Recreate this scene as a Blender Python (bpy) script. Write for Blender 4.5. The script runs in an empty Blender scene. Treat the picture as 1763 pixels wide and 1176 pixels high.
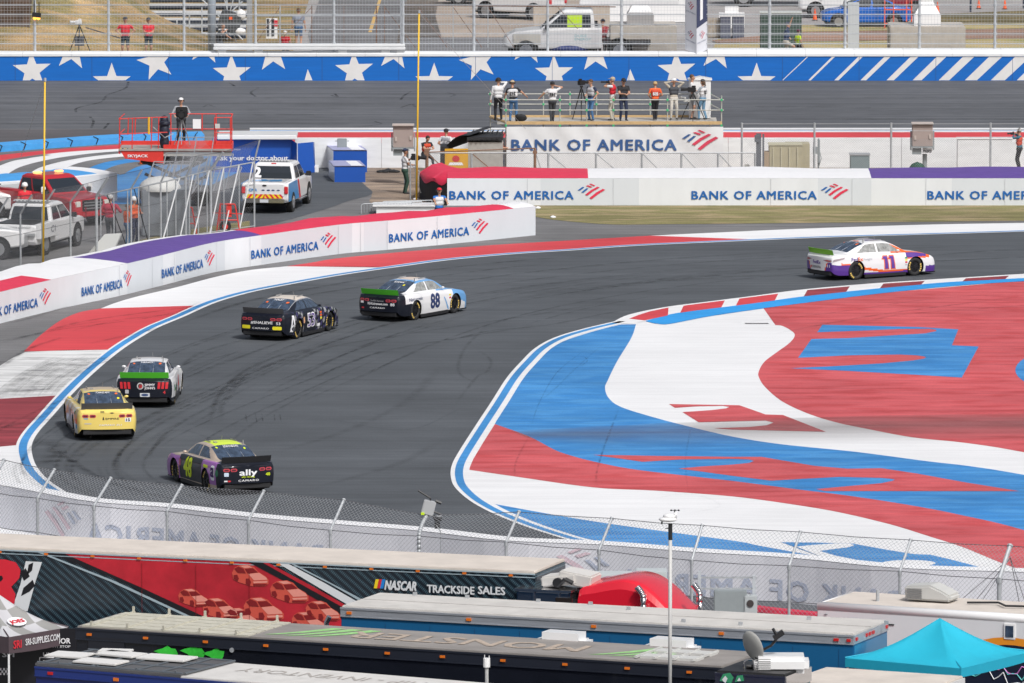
import bpy,bmesh,math,random
from mathutils import Vector,Matrix
from mathutils.bvhtree import BVHTree
from mathutils.geometry import tessellate_polygon
random.seed(7)
sc=bpy.context.scene
COL=sc.collection
PI=math.pi
FP,HC,HZ=15500.0,36.4,1738.0
PITCH=math.atan(HZ/FP)
cam_d=bpy.data.cameras.new('camera'); cam=bpy.data.objects.new('camera',cam_d); COL.objects.link(cam)
cam_d.sensor_width=36; cam_d.lens=36*FP/1763.0
cam.location=(0,0,HC); cam.rotation_euler=(PI/2-PITCH,0,0)
cam_d.clip_start=1; cam_d.clip_end=3000
sc.camera=cam
SUN_EL,SUN_AZ=math.radians(50),math.radians(150)
w=bpy.data.worlds.new('World'); sc.world=w; w.use_nodes=True
nt=w.node_tree; bg=nt.nodes['Background']
sky=nt.nodes.new('ShaderNodeTexSky'); sky.sky_type='NISHITA'; sky.sun_disc=False
sky.sun_elevation=SUN_EL; sky.sun_rotation=SUN_AZ; sky.dust_density=6; sky.air_density=1.0; sky.ozone_density=1
hs=nt.nodes.new('ShaderNodeHueSaturation'); hs.inputs['Saturation'].default_value=.6
nt.links.new(sky.outputs[0],hs.inputs['Color']); nt.links.new(hs.outputs[0],bg.inputs[0])
bg.inputs[1].default_value=0.105
sl=bpy.data.lights.new('sun','SUN'); sl.energy=2.5; sl.angle=math.radians(7); sl.color=(.98,.99,1)
so=bpy.data.objects.new('sun',sl); COL.objects.link(so)
sd=Vector((math.sin(SUN_AZ)*math.cos(SUN_EL),math.cos(SUN_AZ)*math.cos(SUN_EL),math.sin(SUN_EL)))
so.rotation_euler=sd.to_track_quat('Z','Y').to_euler(); so.location=(0,200,80)
sc.view_settings.view_transform='Standard'; sc.view_settings.look='None'
sc.view_settings.exposure=0.0; sc.view_settings.gamma=1
sc.render.resolution_x=1024; sc.render.resolution_y=683
sc.render.engine='CYCLES'
try:sc.cycles.transparent_max_bounces=24; sc.cycles.max_bounces=6
except Exception:pass
SP,CP=math.sin(PITCH),math.cos(PITCH)
def P(u,v,h=0.0):
 """ground position (at height h) of a point surveyed on the photograph"""
 yd=v-588.0; t=(HC-h)/(FP*SP+yd*CP)
 return Vector(((u-881.5)*t,(FP*CP-yd*SP)*t,h))
def K(v,h=0.0):return(FP*SP+(v-588.0)*CP)/(HC-h)
def PY(u,v,Y):
 """point on the plane y=Y"""
 yd=v-588.0; t=Y/(FP*CP-yd*SP)
 return Vector(((u-881.5)*t,Y,HC-t*(FP*SP+yd*CP)))
def smooth_path(pts,n=8,closed=False):
 pts=[Vector(p)for p in pts]; out=[]; N=len(pts)
 rng=range(N if closed else N-1)
 for i in rng:
  p1,p2=pts[i],pts[(i+1)%N]
  p0=pts[i-1]if(i>0 or closed)else p1*2-p2
  p3=pts[(i+2)%N]if(i+2<N or closed)else p2*2-p1
  for k in range(n):
   t=k/n; t2=t*t; t3=t2*t
   out.append(.5*((2*p1)+(p2-p0)*t+(2*p0-5*p1+4*p2-p3)*t2+(3*p1-p0-3*p2+p3)*t3))
 if not closed:out.append(pts[-1])
 return out
def offset_path(path,d):
 out=[]
 for i,p in enumerate(path):
  a=path[max(0,i-1)]; b=path[min(len(path)-1,i+1)]
  t=(b-a); t.z=0
  if t.length<1e-6:t=Vector((1,0,0))
  t.normalize(); out.append(p+Vector((-t.y,t.x,0))*d)
 return out
MATS={}
def mat(name,col,rough=.6,metal=0.,var=0.,scale=3.,bump=0.,spec=None,emit=None,alpha=None,stretch=None,coat=0.):
 if name in MATS:return MATS[name]
 m=bpy.data.materials.new(name); m.use_nodes=True; n=m.node_tree.nodes; L=m.node_tree.links
 b=n['Principled BSDF']; c=tuple(col)+(1,)
 b.inputs['Base Color'].default_value=c; b.inputs['Roughness'].default_value=rough; b.inputs['Metallic'].default_value=metal
 if spec is not None:b.inputs['Specular IOR Level'].default_value=spec
 if coat:b.inputs['Coat Weight'].default_value=coat; b.inputs['Coat Roughness'].default_value=.06
 if emit:b.inputs['Emission Color'].default_value=tuple(emit[:3])+(1,); b.inputs['Emission Strength'].default_value=emit[3]
 if alpha is not None:b.inputs['Alpha'].default_value=alpha
 if var or bump:
  tc=n.new('ShaderNodeTexCoord'); mp=n.new('ShaderNodeMapping'); L.new(tc.outputs['Object'],mp.inputs[0])
  if stretch:mp.inputs['Scale'].default_value=stretch
  nz=n.new('ShaderNodeTexNoise'); nz.inputs['Scale'].default_value=scale; nz.inputs['Detail'].default_value=6; nz.inputs['Roughness'].default_value=.62
  L.new(mp.outputs[0],nz.inputs['Vector'])
  if var:
   r=n.new('ShaderNodeMapRange'); r.inputs[1].default_value=.3; r.inputs[2].default_value=.7
   r.inputs[3].default_value=1-var; r.inputs[4].default_value=1+var*.6
   L.new(nz.outputs[0],r.inputs[0])
   mx=n.new('ShaderNodeVectorMath'); mx.operation='SCALE'; mx.inputs[0].default_value=col
   L.new(r.outputs[0],mx.inputs['Scale']); L.new(mx.outputs[0],b.inputs['Base Color'])
  if bump:
   bp=n.new('ShaderNodeBump'); bp.inputs['Strength'].default_value=bump; bp.inputs['Distance'].default_value=.05
   L.new(nz.outputs[0],bp.inputs['Height']); L.new(bp.outputs[0],b.inputs['Normal'])
 MATS[name]=m; return m
def ground_mat(name,col,streak=.15,blot=.15,fine=.1,ang=0.,rough=.75,col2=None,thr=.6,tone2=.35,wear=None,spec=.3):
 """painted or bare paving: blotches + long streaks + fine grain, optional second colour / worn through patches"""
 m=bpy.data.materials.new(name); m.use_nodes=True; n=m.node_tree.nodes; L=m.node_tree.links
 b=n['Principled BSDF']; b.inputs['Roughness'].default_value=rough; b.inputs['Specular IOR Level'].default_value=spec
 g=n.new('ShaderNodeNewGeometry')
 def noise(sc,detail,rot=0,s=(1,1,1),dist=0):
  mp=n.new('ShaderNodeMapping'); mp.inputs['Rotation'].default_value=(0,0,rot); mp.inputs['Scale'].default_value=s
  mp.vector_type='TEXTURE' if False else 'POINT'
  L.new(g.outputs['Position'],mp.inputs[0]); z=n.new('ShaderNodeTexNoise'); z.inputs['Scale'].default_value=sc
  z.inputs['Detail'].default_value=detail; z.inputs['Distortion'].default_value=dist; L.new(mp.outputs[0],z.inputs['Vector']); return z.outputs[0]
 def rng(x,a,c,lo=.3,hi=.7):
  r=n.new('ShaderNodeMapRange'); r.inputs[1].default_value=lo; r.inputs[2].default_value=hi; r.inputs[3].default_value=a; r.inputs[4].default_value=c
  L.new(x,r.inputs[0]); return r.outputs[0]
 def mul(a,c):
  q=n.new('ShaderNodeMath'); q.operation='MULTIPLY'; L.new(a,q.inputs[0]); L.new(c,q.inputs[1]); return q.outputs[0]
 f1=rng(noise(.16,5),1-blot,1+blot)
 f2=rng(noise(1.1,7,ang,(.035,1.6,1),.3),1-streak,1+streak*.6)
 f3=rng(noise(22,3),1-fine,1+fine)
 f4=rng(noise(3.2,6,ang,(.25,1.2,1)),1-streak*.5,1+streak*.5)
 f=mul(mul(f1,f2),mul(f3,f4))
 base=n.new('ShaderNodeMix'); base.data_type='RGBA'
 base.inputs[6].default_value=tuple(col)+(1,); base.inputs[7].default_value=tuple(col2 or col)+(1,)
 if col2:L.new(rng(noise(.9,8,0,(.5,1.2,1),.4),0,1,thr-.08,thr+.08),base.inputs[0])
 else:base.inputs[0].default_value=0
 mx=n.new('ShaderNodeVectorMath'); mx.operation='SCALE'; L.new(base.outputs[2],mx.inputs[0]); L.new(f,mx.inputs['Scale'])
 L.new(mx.outputs[0],b.inputs['Base Color'])
 bp=n.new('ShaderNodeBump'); bp.inputs['Strength'].default_value=.25; bp.inputs['Distance'].default_value=.01
 L.new(noise(40,3),bp.inputs['Height']); L.new(bp.outputs[0],b.inputs['Normal'])
 MATS[name]=m; return m
def film_mat(name,col,a=.5,sc=2.,s=(1,1,1),lo=.32,hi=.68):
 """thin rubber or dirt deposit: a broken, see-through film"""
 m=bpy.data.materials.new(name); m.use_nodes=True; n=m.node_tree.nodes; L=m.node_tree.links
 b=n['Principled BSDF']; b.inputs['Base Color'].default_value=tuple(col)+(1,); b.inputs['Roughness'].default_value=.8
 tc=n.new('ShaderNodeTexCoord'); mp=n.new('ShaderNodeMapping'); mp.inputs['Scale'].default_value=s
 L.new(tc.outputs['Object'],mp.inputs[0]); z=n.new('ShaderNodeTexNoise'); z.inputs['Scale'].default_value=sc; z.inputs['Detail'].default_value=5
 L.new(mp.outputs[0],z.inputs['Vector'])
 r=n.new('ShaderNodeMapRange'); r.inputs[1].default_value=lo; r.inputs[2].default_value=hi; r.inputs[3].default_value=0; r.inputs[4].default_value=a
 uv=n.new('ShaderNodeAttribute'); uv.attribute_name='fade'
 q=n.new('ShaderNodeMath'); q.operation='MULTIPLY'
 L.new(z.outputs[0],r.inputs[0]); L.new(r.outputs[0],q.inputs[0]); L.new(uv.outputs['Fac'],q.inputs[1]); L.new(q.outputs[0],b.inputs['Alpha'])
 MATS[name]=m; return m
class MB:
 def __init__(s):s.v=[]; s.f=[]; s.m=[]
 def add(s,vs,fs,m=0):
  o=len(s.v); s.v+=[Vector(x)for x in vs]; s.f+=[tuple(i+o for i in f)for f in fs]; s.m+=[m]*len(fs); return s
 def box(s,c,d,m=0,rz=0.,M=None):
  x,y,z=d[0]/2,d[1]/2,d[2]/2; R=Matrix.Rotation(rz,3,'Z'); c=Vector(c)
  vs=[Vector((a*x,b*y,e*z))for e in(-1,1)for a,b in((-1,-1),(1,-1),(1,1),(-1,1))]
  vs=[(M@q if M else R@q)+c for q in vs]
  return s.add(vs,[(3,2,1,0),(4,5,6,7),(0,1,5,4),(1,2,6,5),(2,3,7,6),(3,0,4,7)],m)
 def tube(s,p0,p1,r,r1=None,n=6,m=0,caps=True):
  p0,p1=Vector(p0),Vector(p1); r1=r if r1 is None else r1; d=p1-p0
  if d.length<1e-6:return s
  q=d.to_track_quat('Z','Y'); vs=[]
  for p,rr in((p0,r),(p1,r1)):
   for i in range(n):
    a=2*PI*i/n; vs.append(p+q@Vector((rr*math.cos(a),rr*math.sin(a),0)))
  fs=[(i,(i+1)%n,n+(i+1)%n,n+i)for i in range(n)]
  if caps:fs+=[tuple(reversed(range(n))),tuple(range(n,2*n))]
  return s.add(vs,fs,m)
 def line(s,pts,r,n=5,m=0):
  for a,b in zip(pts,pts[1:]):s.tube(a,b,r,n=n,m=m)
  return s
 def poly(s,pts,m=0):
  pts=[Vector(p)for p in pts]
  tri=tessellate_polygon([pts]); return s.add(pts,tri,m)
 def prism(s,pts,ext,m=0):
  """polygon extruded by vector ext"""
  pts=[Vector(p)for p in pts]; ext=Vector(ext); N=len(pts)
  s.add(pts,[tuple(reversed(t))for t in tessellate_polygon([pts])],m)
  s.add([p+ext for p in pts],tessellate_polygon([pts]),m)
  return s.add(pts+[p+ext for p in pts],[(i,(i+1)%N,N+(i+1)%N,N+i)for i in range(N)],m)
 def strip(s,A,B,m=0):
  n=len(A); return s.add(list(A)+list(B),[(i,i+1,n+i+1,n+i)for i in range(n-1)],m)
 def ell(s,c,r,nu=12,nv=8,m=0,M=None,top=1.,bot=-1.):
  c=Vector(c); vs=[]; fs=[]
  for j in range(nv+1):
   zz=bot+(top-bot)*j/nv; a=math.asin(max(-1,min(1,zz)))
   for i in range(nu):
    b=2*PI*i/nu; q=Vector((r[0]*math.cos(a)*math.cos(b),r[1]*math.cos(a)*math.sin(b),r[2]*math.sin(a)))
    vs.append(c+(M@q if M else q))
  for j in range(nv):
   for i in range(nu):fs.append((j*nu+i,j*nu+(i+1)%nu,(j+1)*nu+(i+1)%nu,(j+1)*nu+i))
  return s.add(vs,fs,m)
 def xf(s,M):
  s.v=[M@q for q in s.v]; return s
 def build(s,name,mats,parent=None,smooth=False,origin=None,bevel=0.,fade=None):
  me=bpy.data.meshes.new(name); o3=Vector(origin)if origin is not None else Vector((0,0,0))
  me.from_pydata([q-o3 for q in s.v],[],s.f)
  if not isinstance(mats,(list,tuple)):mats=[mats]
  for x in mats:me.materials.append(x)
  me.polygons.foreach_set('material_index',s.m)
  if smooth:me.polygons.foreach_set('use_smooth',[True]*len(s.f))
  if fade is not None:
   at=me.attributes.new('fade','FLOAT','POINT'); at.data.foreach_set('value',fade)
  bm=bmesh.new(); bm.from_mesh(me)
  if not fade:bmesh.ops.remove_doubles(bm,verts=bm.verts,dist=1e-5)
  bmesh.ops.recalc_face_normals(bm,faces=bm.faces)if not getattr(s,'keepn',False)else None
  if bevel:
   es=[e for e in bm.edges if len(e.link_faces)==2 and e.calc_face_angle(0)>.5]
   bmesh.ops.bevel(bm,geom=es,offset=bevel,segments=2,affect='EDGES',clamp_overlap=True)
  bm.to_mesh(me); bm.free()
  ob=bpy.data.objects.new(name,me); COL.objects.link(ob); ob.location=o3
  if parent is not None:ob.parent=parent
  return ob
def thing(name,label,cat,loc=(0,0,0),rz=0.,group=None):
 o=bpy.data.objects.new(name,None); COL.objects.link(o); o.empty_display_size=.3
 o.location=loc; o.rotation_euler=(0,0,rz); o['label']=label; o['category']=cat
 if group:o['group']=group
 return o
def tag(o,label,cat,group=None):
 o['label']=label; o['category']=cat
 if group:o['group']=group
 return o
def struct(o,label=None,kind='structure'):
 o['kind']=kind
 if label:o['label']=label
 return o
_tc={}
def text_geo(s,bold=.02,sp=1.):
 """flat lettering as (verts2d, faces, width, capheight), baseline at 0"""
 k=(s,bold,sp)
 if k in _tc:return _tc[k]
 cu=bpy.data.curves.new('t','FONT'); cu.body=s; cu.size=1; cu.offset=bold; cu.resolution_u=2; cu.space_character=sp
 ob=bpy.data.objects.new('t',cu); COL.objects.link(ob); dg=bpy.context.evaluated_depsgraph_get()
 me=bpy.data.meshes.new_from_object(ob.evaluated_get(dg))
 vs=[(q.co.x,q.co.y)for q in me.vertices]; fs=[tuple(p.vertices)for p in me.polygons]
 bpy.data.objects.remove(ob); bpy.data.curves.remove(cu); bpy.data.meshes.remove(me)
 x0=min(q[0]for q in vs); x1=max(q[0]for q in vs); y1=max(q[1]for q in vs)
 vs=[(a-x0,b)for a,b in vs]
 _tc[k]=(vs,fs,x1-x0,y1); return _tc[k]
def text_on(mb,s,fn,x,y,h,w=None,m=0,bold=.02,sp=1.,shear=0.,maxe=9.):
 """add lettering through fn(s,t)->point; h = cap height, w = total width (None keeps proportions).
    heavier weights are two or three coats, each a hair further out, slightly shifted"""
 vs,fs,W,H=text_geo(s,0,sp); ky=h/H; kx=(w/W)if w else ky
 coats=[(0,0)]if bold<=0 else[(-bold*.5,-bold*.3),(bold*.5,bold*.3)]if bold<.03 else[(-bold*.5,-bold*.4),(bold*.5,bold*.4),(bold*.5,-bold*.4),(-bold*.5,bold*.4)]
 tris=[]
 for f in fs:
  for i in range(1,len(f)-1):tris.append((vs[f[0]],vs[f[i]],vs[f[i+1]]))
 me=maxe/max(kx,ky)
 out=[]
 while tris:
  t=tris.pop(); L=[math.hypot(t[i][0]-t[(i+1)%3][0],t[i][1]-t[(i+1)%3][1])for i in range(3)]; k=L.index(max(L))
  if L[k]>me:
   a,b,c=t[k],t[(k+1)%3],t[(k+2)%3]; q=((a[0]+b[0])/2,(a[1]+b[1])/2); tris+=[(a,q,c),(q,b,c)]
  else:out.append(t)
 o=fn(x,y); n=(fn(x+.05,y)-o).cross(fn(x,y+.05)-o)
 n=n.normalized()if n.length>1e-9 else Vector((0,0,0))
 for ci,(dx,dy)in enumerate(coats):
  idx={}; V=[]; F=[]
  for t in out:
   f=[]
   for q in t:
    if q not in idx:idx[q]=len(V); V.append(fn(x+(q[0]+dx)*kx+shear*q[1]*ky,y+(q[1]+dy)*ky)+n*.0022*ci)
    f.append(idx[q])
   F.append(tuple(f))
  mb.add(V,F,m)
 return W*kx
LOGO=[(1,[(1418,506),(1463,476),(1483,478),(1440,508)]),(1,[(1452,524),(1500,487),(1518,490),(1472,528)]),(2,[(1525,450),(1542,447),(1582,464),(1568,469)]),(2,[(1493,466),(1512,461),(1556,475),(1540,483)]),(2,[(1487,545),(1540,505),(1600,474),(1622,480),(1560,515),(1508,553)]),(2,[(1527,575),(1590,525),(1650,493),(1672,502),(1610,538),(1548,585)])]
def bank_sign(mb,fn,x,y,W,mblue=1,mred=2,ch=.33):
 """bank name and flag mark, W wide, cap height ch; y = baseline"""
 k=W/1427.0; kv=ch/72.; text_on(mb,'BANK OF AMERICA',fn,x,y,ch,1135*k,mblue,.05,1.12,maxe=.5)
 for c,q in LOGO:
  mb.add([fn(x+(a-245)*k,y+(586-b)*kv)for a,b in q],[tuple(range(len(q)))],mblue if c==1 else mred)
def plane_fn(o,ux,uz):
 o=Vector(o); ux=Vector(ux).normalized(); uz=Vector(uz).normalized(); return lambda a,b:o+ux*a+uz*b
def path_fn(path,h0,off,flip=False):
 """map (s,t) to a vertical wall following path, pushed out by off"""
 pp=offset_path(path,off); L=[0]
 for a,b in zip(pp,pp[1:]):L.append(L[-1]+(b-a).length)
 def fn(s,t):
  s=max(0,min(L[-1]-1e-4,s)); i=0
  while L[i+1]<s:i+=1
  q=pp[i].lerp(pp[i+1],(s-L[i])/(L[i+1]-L[i])); return Vector((q.x,q.y,h0+t))
 fn.length=L[-1]; return fn
WHITE,RED,BLUE=(.80,.80,.80),(.62,.075,.085),(.075,.29,.66)
m_asph=ground_mat('track_asphalt',(.086,.094,.104),streak=.18,blot=.17,fine=.2,ang=.25)
m_asph2=ground_mat('old_asphalt',(.165,.163,.165),streak=.2,blot=.2,fine=.2,ang=.1)
m_oval=ground_mat('oval_asphalt',(.108,.113,.124),streak=.26,blot=.1,fine=.08,ang=0)
m_apron=ground_mat('apron_asphalt',(.10,.095,.10),streak=.2,blot=.15,fine=.1)
m_pw=ground_mat('white_paint',(.76,.76,.765),streak=.06,blot=.05,fine=.05,ang=.15,rough=.6)
m_pwd=ground_mat('scuffed_white_paint',(.70,.70,.69),streak=.2,blot=.1,fine=.05,ang=.5,rough=.6,col2=(.42,.42,.42),thr=.60)
m_pr=ground_mat('red_paint',(.60,.055,.065),streak=.10,blot=.10,fine=.05,ang=.1,rough=.6)
m_prf=ground_mat('faded_red_paint',(.56,.10,.11),streak=.16,blot=.13,fine=.12,ang=.12,rough=.65,col2=(.48,.065,.07),thr=.55)
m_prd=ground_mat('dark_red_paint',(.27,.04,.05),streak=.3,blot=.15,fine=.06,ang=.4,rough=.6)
m_pb=ground_mat('blue_paint',(.038,.215,.52),streak=.15,blot=.13,fine=.12,ang=.15,rough=.6,col2=(.065,.27,.58),thr=.52)
m_pbl=ground_mat('blue_line_paint',(.05,.25,.56),streak=.1,blot=.2,fine=.05,rough=.6)
m_grass=ground_mat('dry_grass',(.22,.20,.085),streak=.25,blot=.2,fine=.3,rough=.9,col2=(.34,.27,.15),thr=.55)
m_dirt=ground_mat('bare_dirt',(.30,.23,.175),streak=.3,blot=.25,fine=.3,rough=.95,col2=(.20,.16,.13),thr=.55)
m_lot=ground_mat('pale_lot_paving',(.34,.32,.31),streak=.18,blot=.14,fine=.12,rough=.85)
m_mulch=ground_mat('mulch',(.30,.19,.14),streak=.3,blot=.2,fine=.35,rough=.95)
NL=[0]
def sheet(name,pts,m,z,smooth=0,label=None,kind='structure',world=False):
 W=[q if world else P(q[0],q[1],z)for q in pts]
 if smooth:W=smooth_path(W,smooth,closed=True)
 W=[Vector((q[0],q[1],z))for q in W]
 mb=MB(); mb.poly(W); mb.keepn=True
 n=sum(((mb.v[f[1]]-mb.v[f[0]]).cross(mb.v[f[2]]-mb.v[f[0]])).z for f in mb.f)
 if n<0:mb.f=[tuple(reversed(f))for f in mb.f]
 return struct(mb.build(name,m),label)
def mixed(name,segs,m,z):
 """polygon from lists of (smooth?, pts) runs"""
 W=[]
 for sm,pts in segs:
  w_=[P(a,b,z)for a,b in pts]; W+=smooth_path(w_,6)if sm else w_
 return sheet(name,W,m,z,world=True)
def band(name,path,d0,d1,m,z):
 A=[Vector((q.x,q.y,z))for q in offset_path(path,d0)]; B=[Vector((q.x,q.y,z))for q in offset_path(path,d1)]
 mb=MB(); mb.strip(A,B); mb.keepn=True
 if(mb.v[mb.f[0][1]]-mb.v[mb.f[0][0]]).cross(mb.v[mb.f[0][2]]-mb.v[mb.f[0][0]]).z<0:mb.f=[tuple(reversed(f))for f in mb.f]
 return struct(mb.build(name,m))
sheet('ground',[(-900,20,0),(900,20,0),(900,1500,0),(-900,1500,0)],m_grass,-.06,world=True)
YB=P(881,222,0).y
sheet('infield_asphalt',[(-90,100,0),(90,100,0),(90,YB,0),(-90,YB,0)],m_asph2,0,world=True)
BZ=.9
YW=P(881,139,BZ).y
mb=MB(); mb.keepn=True
N=24
A=[Vector((-90+180*i/N,YB,.001))for i in range(N+1)]; B=[Vector((-90+180*i/N,YW+.05,BZ))for i in range(N+1)]
mb.strip(A,B); struct(mb.build('oval_track',m_oval))
AE=[(-160,266),(0,247),(100,240),(205,233),(330,226),(430,222.5)]
mixed('apron',[(0,[(-160,223),(430,222.1)]),(1,AE[::-1])],m_apron,.004)
OUT=[(2000,389),(1763,397),(1585,402.5),(1430,407),(1291,412.6),(1096,421.4),(980,429.5),(877,436),(763,446.5),(678,457.8),(579,472),(500,486),(425,500.5),(374,514),(340,526),(299,544.6),(255,563),(221,582),(190.5,602),(160,626),(129,653.5),(98.6,684),(68,718),(44,745),(33,766),(34,786),(42.5,806.5),(61,827),(85,844),(112,860),(160,884),(230,910),(330,935),(470,960)]
INN=[(2000,1063),(1700,1030),(1400,997),(1180,966),(1060,946),(989,932),(956,923),(907,907),(854,886),(813,864),(786.5,841),(778.5,823),(779.6,803),(791,780),(821,733),(848,692),(874,651.5),(899,623),(923,600),(956,582),(1005,567),(1052,556.5),(1081,542.5),(1145,529),(1223,519),(1291,510.5),(1389,498),(1512,487.5),(1649,478.7),(1763,471.8),(2000,460)]
out_w=smooth_path([P(*q)for q in OUT],6); inn_w=smooth_path([P(*q)for q in INN],6)
TZ=.004
circ=[Vector((q.x,q.y,TZ))for q in out_w]+[P(700,985,TZ),P(1100,1040,TZ),P(1700,1110,TZ),P(2000,1150,TZ)]+[Vector((q.x,q.y,TZ))for q in inn_w]
sheet('race_track',circ,m_asph,TZ,world=True)
z1=.004
linL=[(102,680.7),(68,716),(44,744),(33,766)]
mixed('painted_runoff_white',[(1,[(33,766),(34,786),(42.5,806.5),(61,827),(85,844),(112,860),(200,900)]),(0,[(200,960),(-200,930),(-200,772),(0,769)])],m_pw,z1)
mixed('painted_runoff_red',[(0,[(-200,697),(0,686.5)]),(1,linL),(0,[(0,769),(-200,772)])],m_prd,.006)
mixed('painted_runoff_white',[(0,[(-200,740),(-60,664)]),(1,[(0,629.7),(22,616),(44,606)]),(0,[(120,602.5),(190.5,602)]),(1,[(190,602.4),(160,626),(129,653.5),(102,680.7)]),(0,[(0,686.5),(-200,697)])],m_pwd,z1)
mixed('painted_runoff_red',[(1,[(41,605),(68,578.6),(102,553),(136,538),(173.5,531)]),(0,[(340,526)]),(1,[(340,526),(299,544.6),(255,563),(221,582),(190.5,602)])],m_pr,z1)
mixed('painted_runoff_white',[(1,[(173.5,531),(200,521),(238,510),(306,494),(370,477),(430,465),(494,458.5)]),(0,[(656,459.5)]),(1,[(656,461),(579,472),(500,486),(425,500.5),(374,514),(340,526)])],m_pw,z1)
mixed('painted_runoff_red',[(1,[(494,458.4),(537,452),(579,445),(678,435),(763,428),(877,420),(980,414),(1120,405.7)]),(0,[(1306,412.4)]),(1,[(1291,412.6),(1096,421.4),(980,429.5),(877,436),(763,446.5),(656,460.5)])],m_pr,z1)
mixed('painted_runoff_white',[(1,[(1120,405.7),(1242,400),(1389,393.5),(1585,387),(1763,383.7),(2000,380)]),(1,[(2000,389.5),(1763,397),(1585,402.5),(1430,407),(1306,412.4)])],m_pw,z1)
s_out=1
band('edge_line_white',out_w,-.10,.42,m_pw,.008)
band('edge_line_blue',out_w,.00,.27,m_pbl,.012)
zi=.005
isl=[Vector((q.x,q.y,zi))for q in inn_w]
sheet('painted_island_white',isl,m_pw,.008,world=True)
z2,z3=.012,.016
blue_top=[(1095,558.4),(1086.7,582),(1062,623),(1046,655.6),(1041.7,667.8),(1048,685.4),(1070,701),(1127.5,719),(1189,735),(1263,752),(1346.7,765),(1474,778),(1596,794),(1671,802.7),(1763,817.5),(2000,862)]
redtop=[(852,730),(911,751.5),(956,775),(988.7,786),(1021,794.4),(1070,804.6),(1127.5,812.8),(1263,828.3),(1374,842.7),(1465,854),(1574,871),(1659,887.7),(1763,912.6),(2000,985)]
redbot=[(807,808.7),(882.5,819.7),(1021,839),(1127.5,844.6),(1263,854.8),(1374,869.8),(1448,882.6),(1534,903),(1602,924),(1659,942.5),(1763,983),(2000,1055)]
edgeL=[(807,808.7),(815,790),(833,760),(852,730)]
edgeU=[(852,730),(862,710),(880,680),(905,643),(930,615),(965,590),(1010,574),(1050,563),(1070,558.5)]
mixed('painted_island_blue',[(1,edgeU),(0,[(1095,558.4)]),(1,blue_top),(1,redtop[::-1])],m_pb,z2)
mixed('painted_island_red',[(1,redtop),(1,redbot[::-1]),(0,edgeL)],m_prf,z2)
mixed('painted_island_blue',[(1,[(841.7,865.9),(964,888),(1070,904.7),(1263,931),(1305,939),(1419.8,960),(1480,970)]),(0,[(1480,985),(1300,985)]),(1,[(1180,963),(1060,943),(989,926),(940,911),(890,893),(841.7,866)])],m_pb,z2)
mixed('painted_island_red',[(0,[(1313.5,529.4),(1335,559.7)]),(1,[(1335,559.7),(1346.7,561),(1361,568.4),(1368.4,577),(1359.7,590),(1338,606),(1316,623),(1306,640.7),(1307.7,652),(1319,668),(1346.7,691),(1390,711.5),(1439,727),(1491,738),(1572,753),(1659,762),(1763,778.6),(2000,828)]),(0,[(2000,470),(1763,483),(1512,505),(1389,520.5)])],m_prf,z2)
def glyph(nm,m,pts):return sheet(nm,pts,m,z3)
glyph('painted_lettering_blue',m_pb,[(1416,559),(1500,561),(1581,563),(1650,567),(1639,594.4),(1685,596.5),(1670,624),(1656,650),(1572,645),(1462,638.7),(1361,634),(1462,629),(1520,625.4),(1572,620.5),(1590,617.5),(1595,615.5),(1590,613.5),(1578,611.8),(1549,610.3),(1462,611.8),(1374,616),(1397,583.7),(1462,582),(1549,576.5),(1592.5,574),(1612.7,569.9),(1611,567.5),(1601,566),(1549,566.4),(1491,569),(1407,572)])
glyph('painted_lettering_red',m_prf,[(1021,783),(1140,785),(1260,786.5),(1311,786.5),(1402,802),(1460,807),(1517,806),(1580,815.5),(1659,830),(1755,845.5),(1420,845.4),(1405,842),(1460,837),(1517,832),(1536,828),(1541,825.5),(1532,824),(1517,822.7),(1445,821),(1374,824.7),(1328,827.5),(1260,819),(1209,812),(1168,806.7),(1209,803),(1260,800),(1290,797),(1298,793.5),(1290,791),(1260,790),(1172,791),(1107,795)])
glyph('painted_lettering_red',m_prf,[(1152,695.6),(1273,697.6),(1318,713.5),(1348,714.4),(1422,743.3),(1260,739.5),(1229,737),(1290,735),(1320,732),(1332,727.5),(1318,724),(1260,725.5),(1203,727),(1175,709.5),(1225,706),(1250,703),(1256,700.5),(1245,698.6),(1200,699.5),(1162,702)])
glyph('painted_lettering_blue',m_pb,[(1345,933.4),(1400,934),(1470,936),(1491,940),(1530,947),(1574,954),(1602,955),(1640,964),(1690,977),(1730,988),(1610,984),(1520,973),(1440,966),(1412,958)])
glyph('painted_lettering_white',m_pw,[(1565+46*math.cos(a),969+5.5*math.sin(a))for a in[2*PI*i/28 for i in range(28)]])if False else None
sheet('painted_lettering_white',[(1565+46*math.cos(2*PI*i/28),969.5+5.5*math.sin(2*PI*i/28))for i in range(28)],m_pw,.020)
sheet('painted_lettering_white',[(1371,941),(1400,938),(1440,935.5),(1463,936),(1471,938.5),(1462,942),(1437,945),(1411,948.5),(1440,957),(1474,963.5),(1420,961)],m_pw,.020)
sheet('painted_lettering_blue',[(1830+82*math.cos(2*PI*i/40),637+34*math.sin(2*PI*i/40))for i in range(40)],m_pb,z3)
i0=0
hair=[q for q in inn_w if q.y<P(1052,556).y]
hp=smooth_path([P(*q)for q in INN[:21]]+[P(1062,553.5)],6)
band('edge_line_white',hp,.04,-.56,m_pw,.016)
band('edge_line_blue',hp,-.10,-.36,m_pbl,.020)
KT=[(1052,556),(1081,542.5),(1145,529),(1223,519),(1291,510.5),(1389,498),(1512,487.5),(1649,478.7),(1763,471.8),(2000,460)]
KB=[(1090,557.5),(1112,552),(1154,541),(1194,535),(1291,523),(1389,509.5),(1512,496.5),(1634,485.6),(1763,478.7),(2000,468)]
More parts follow.
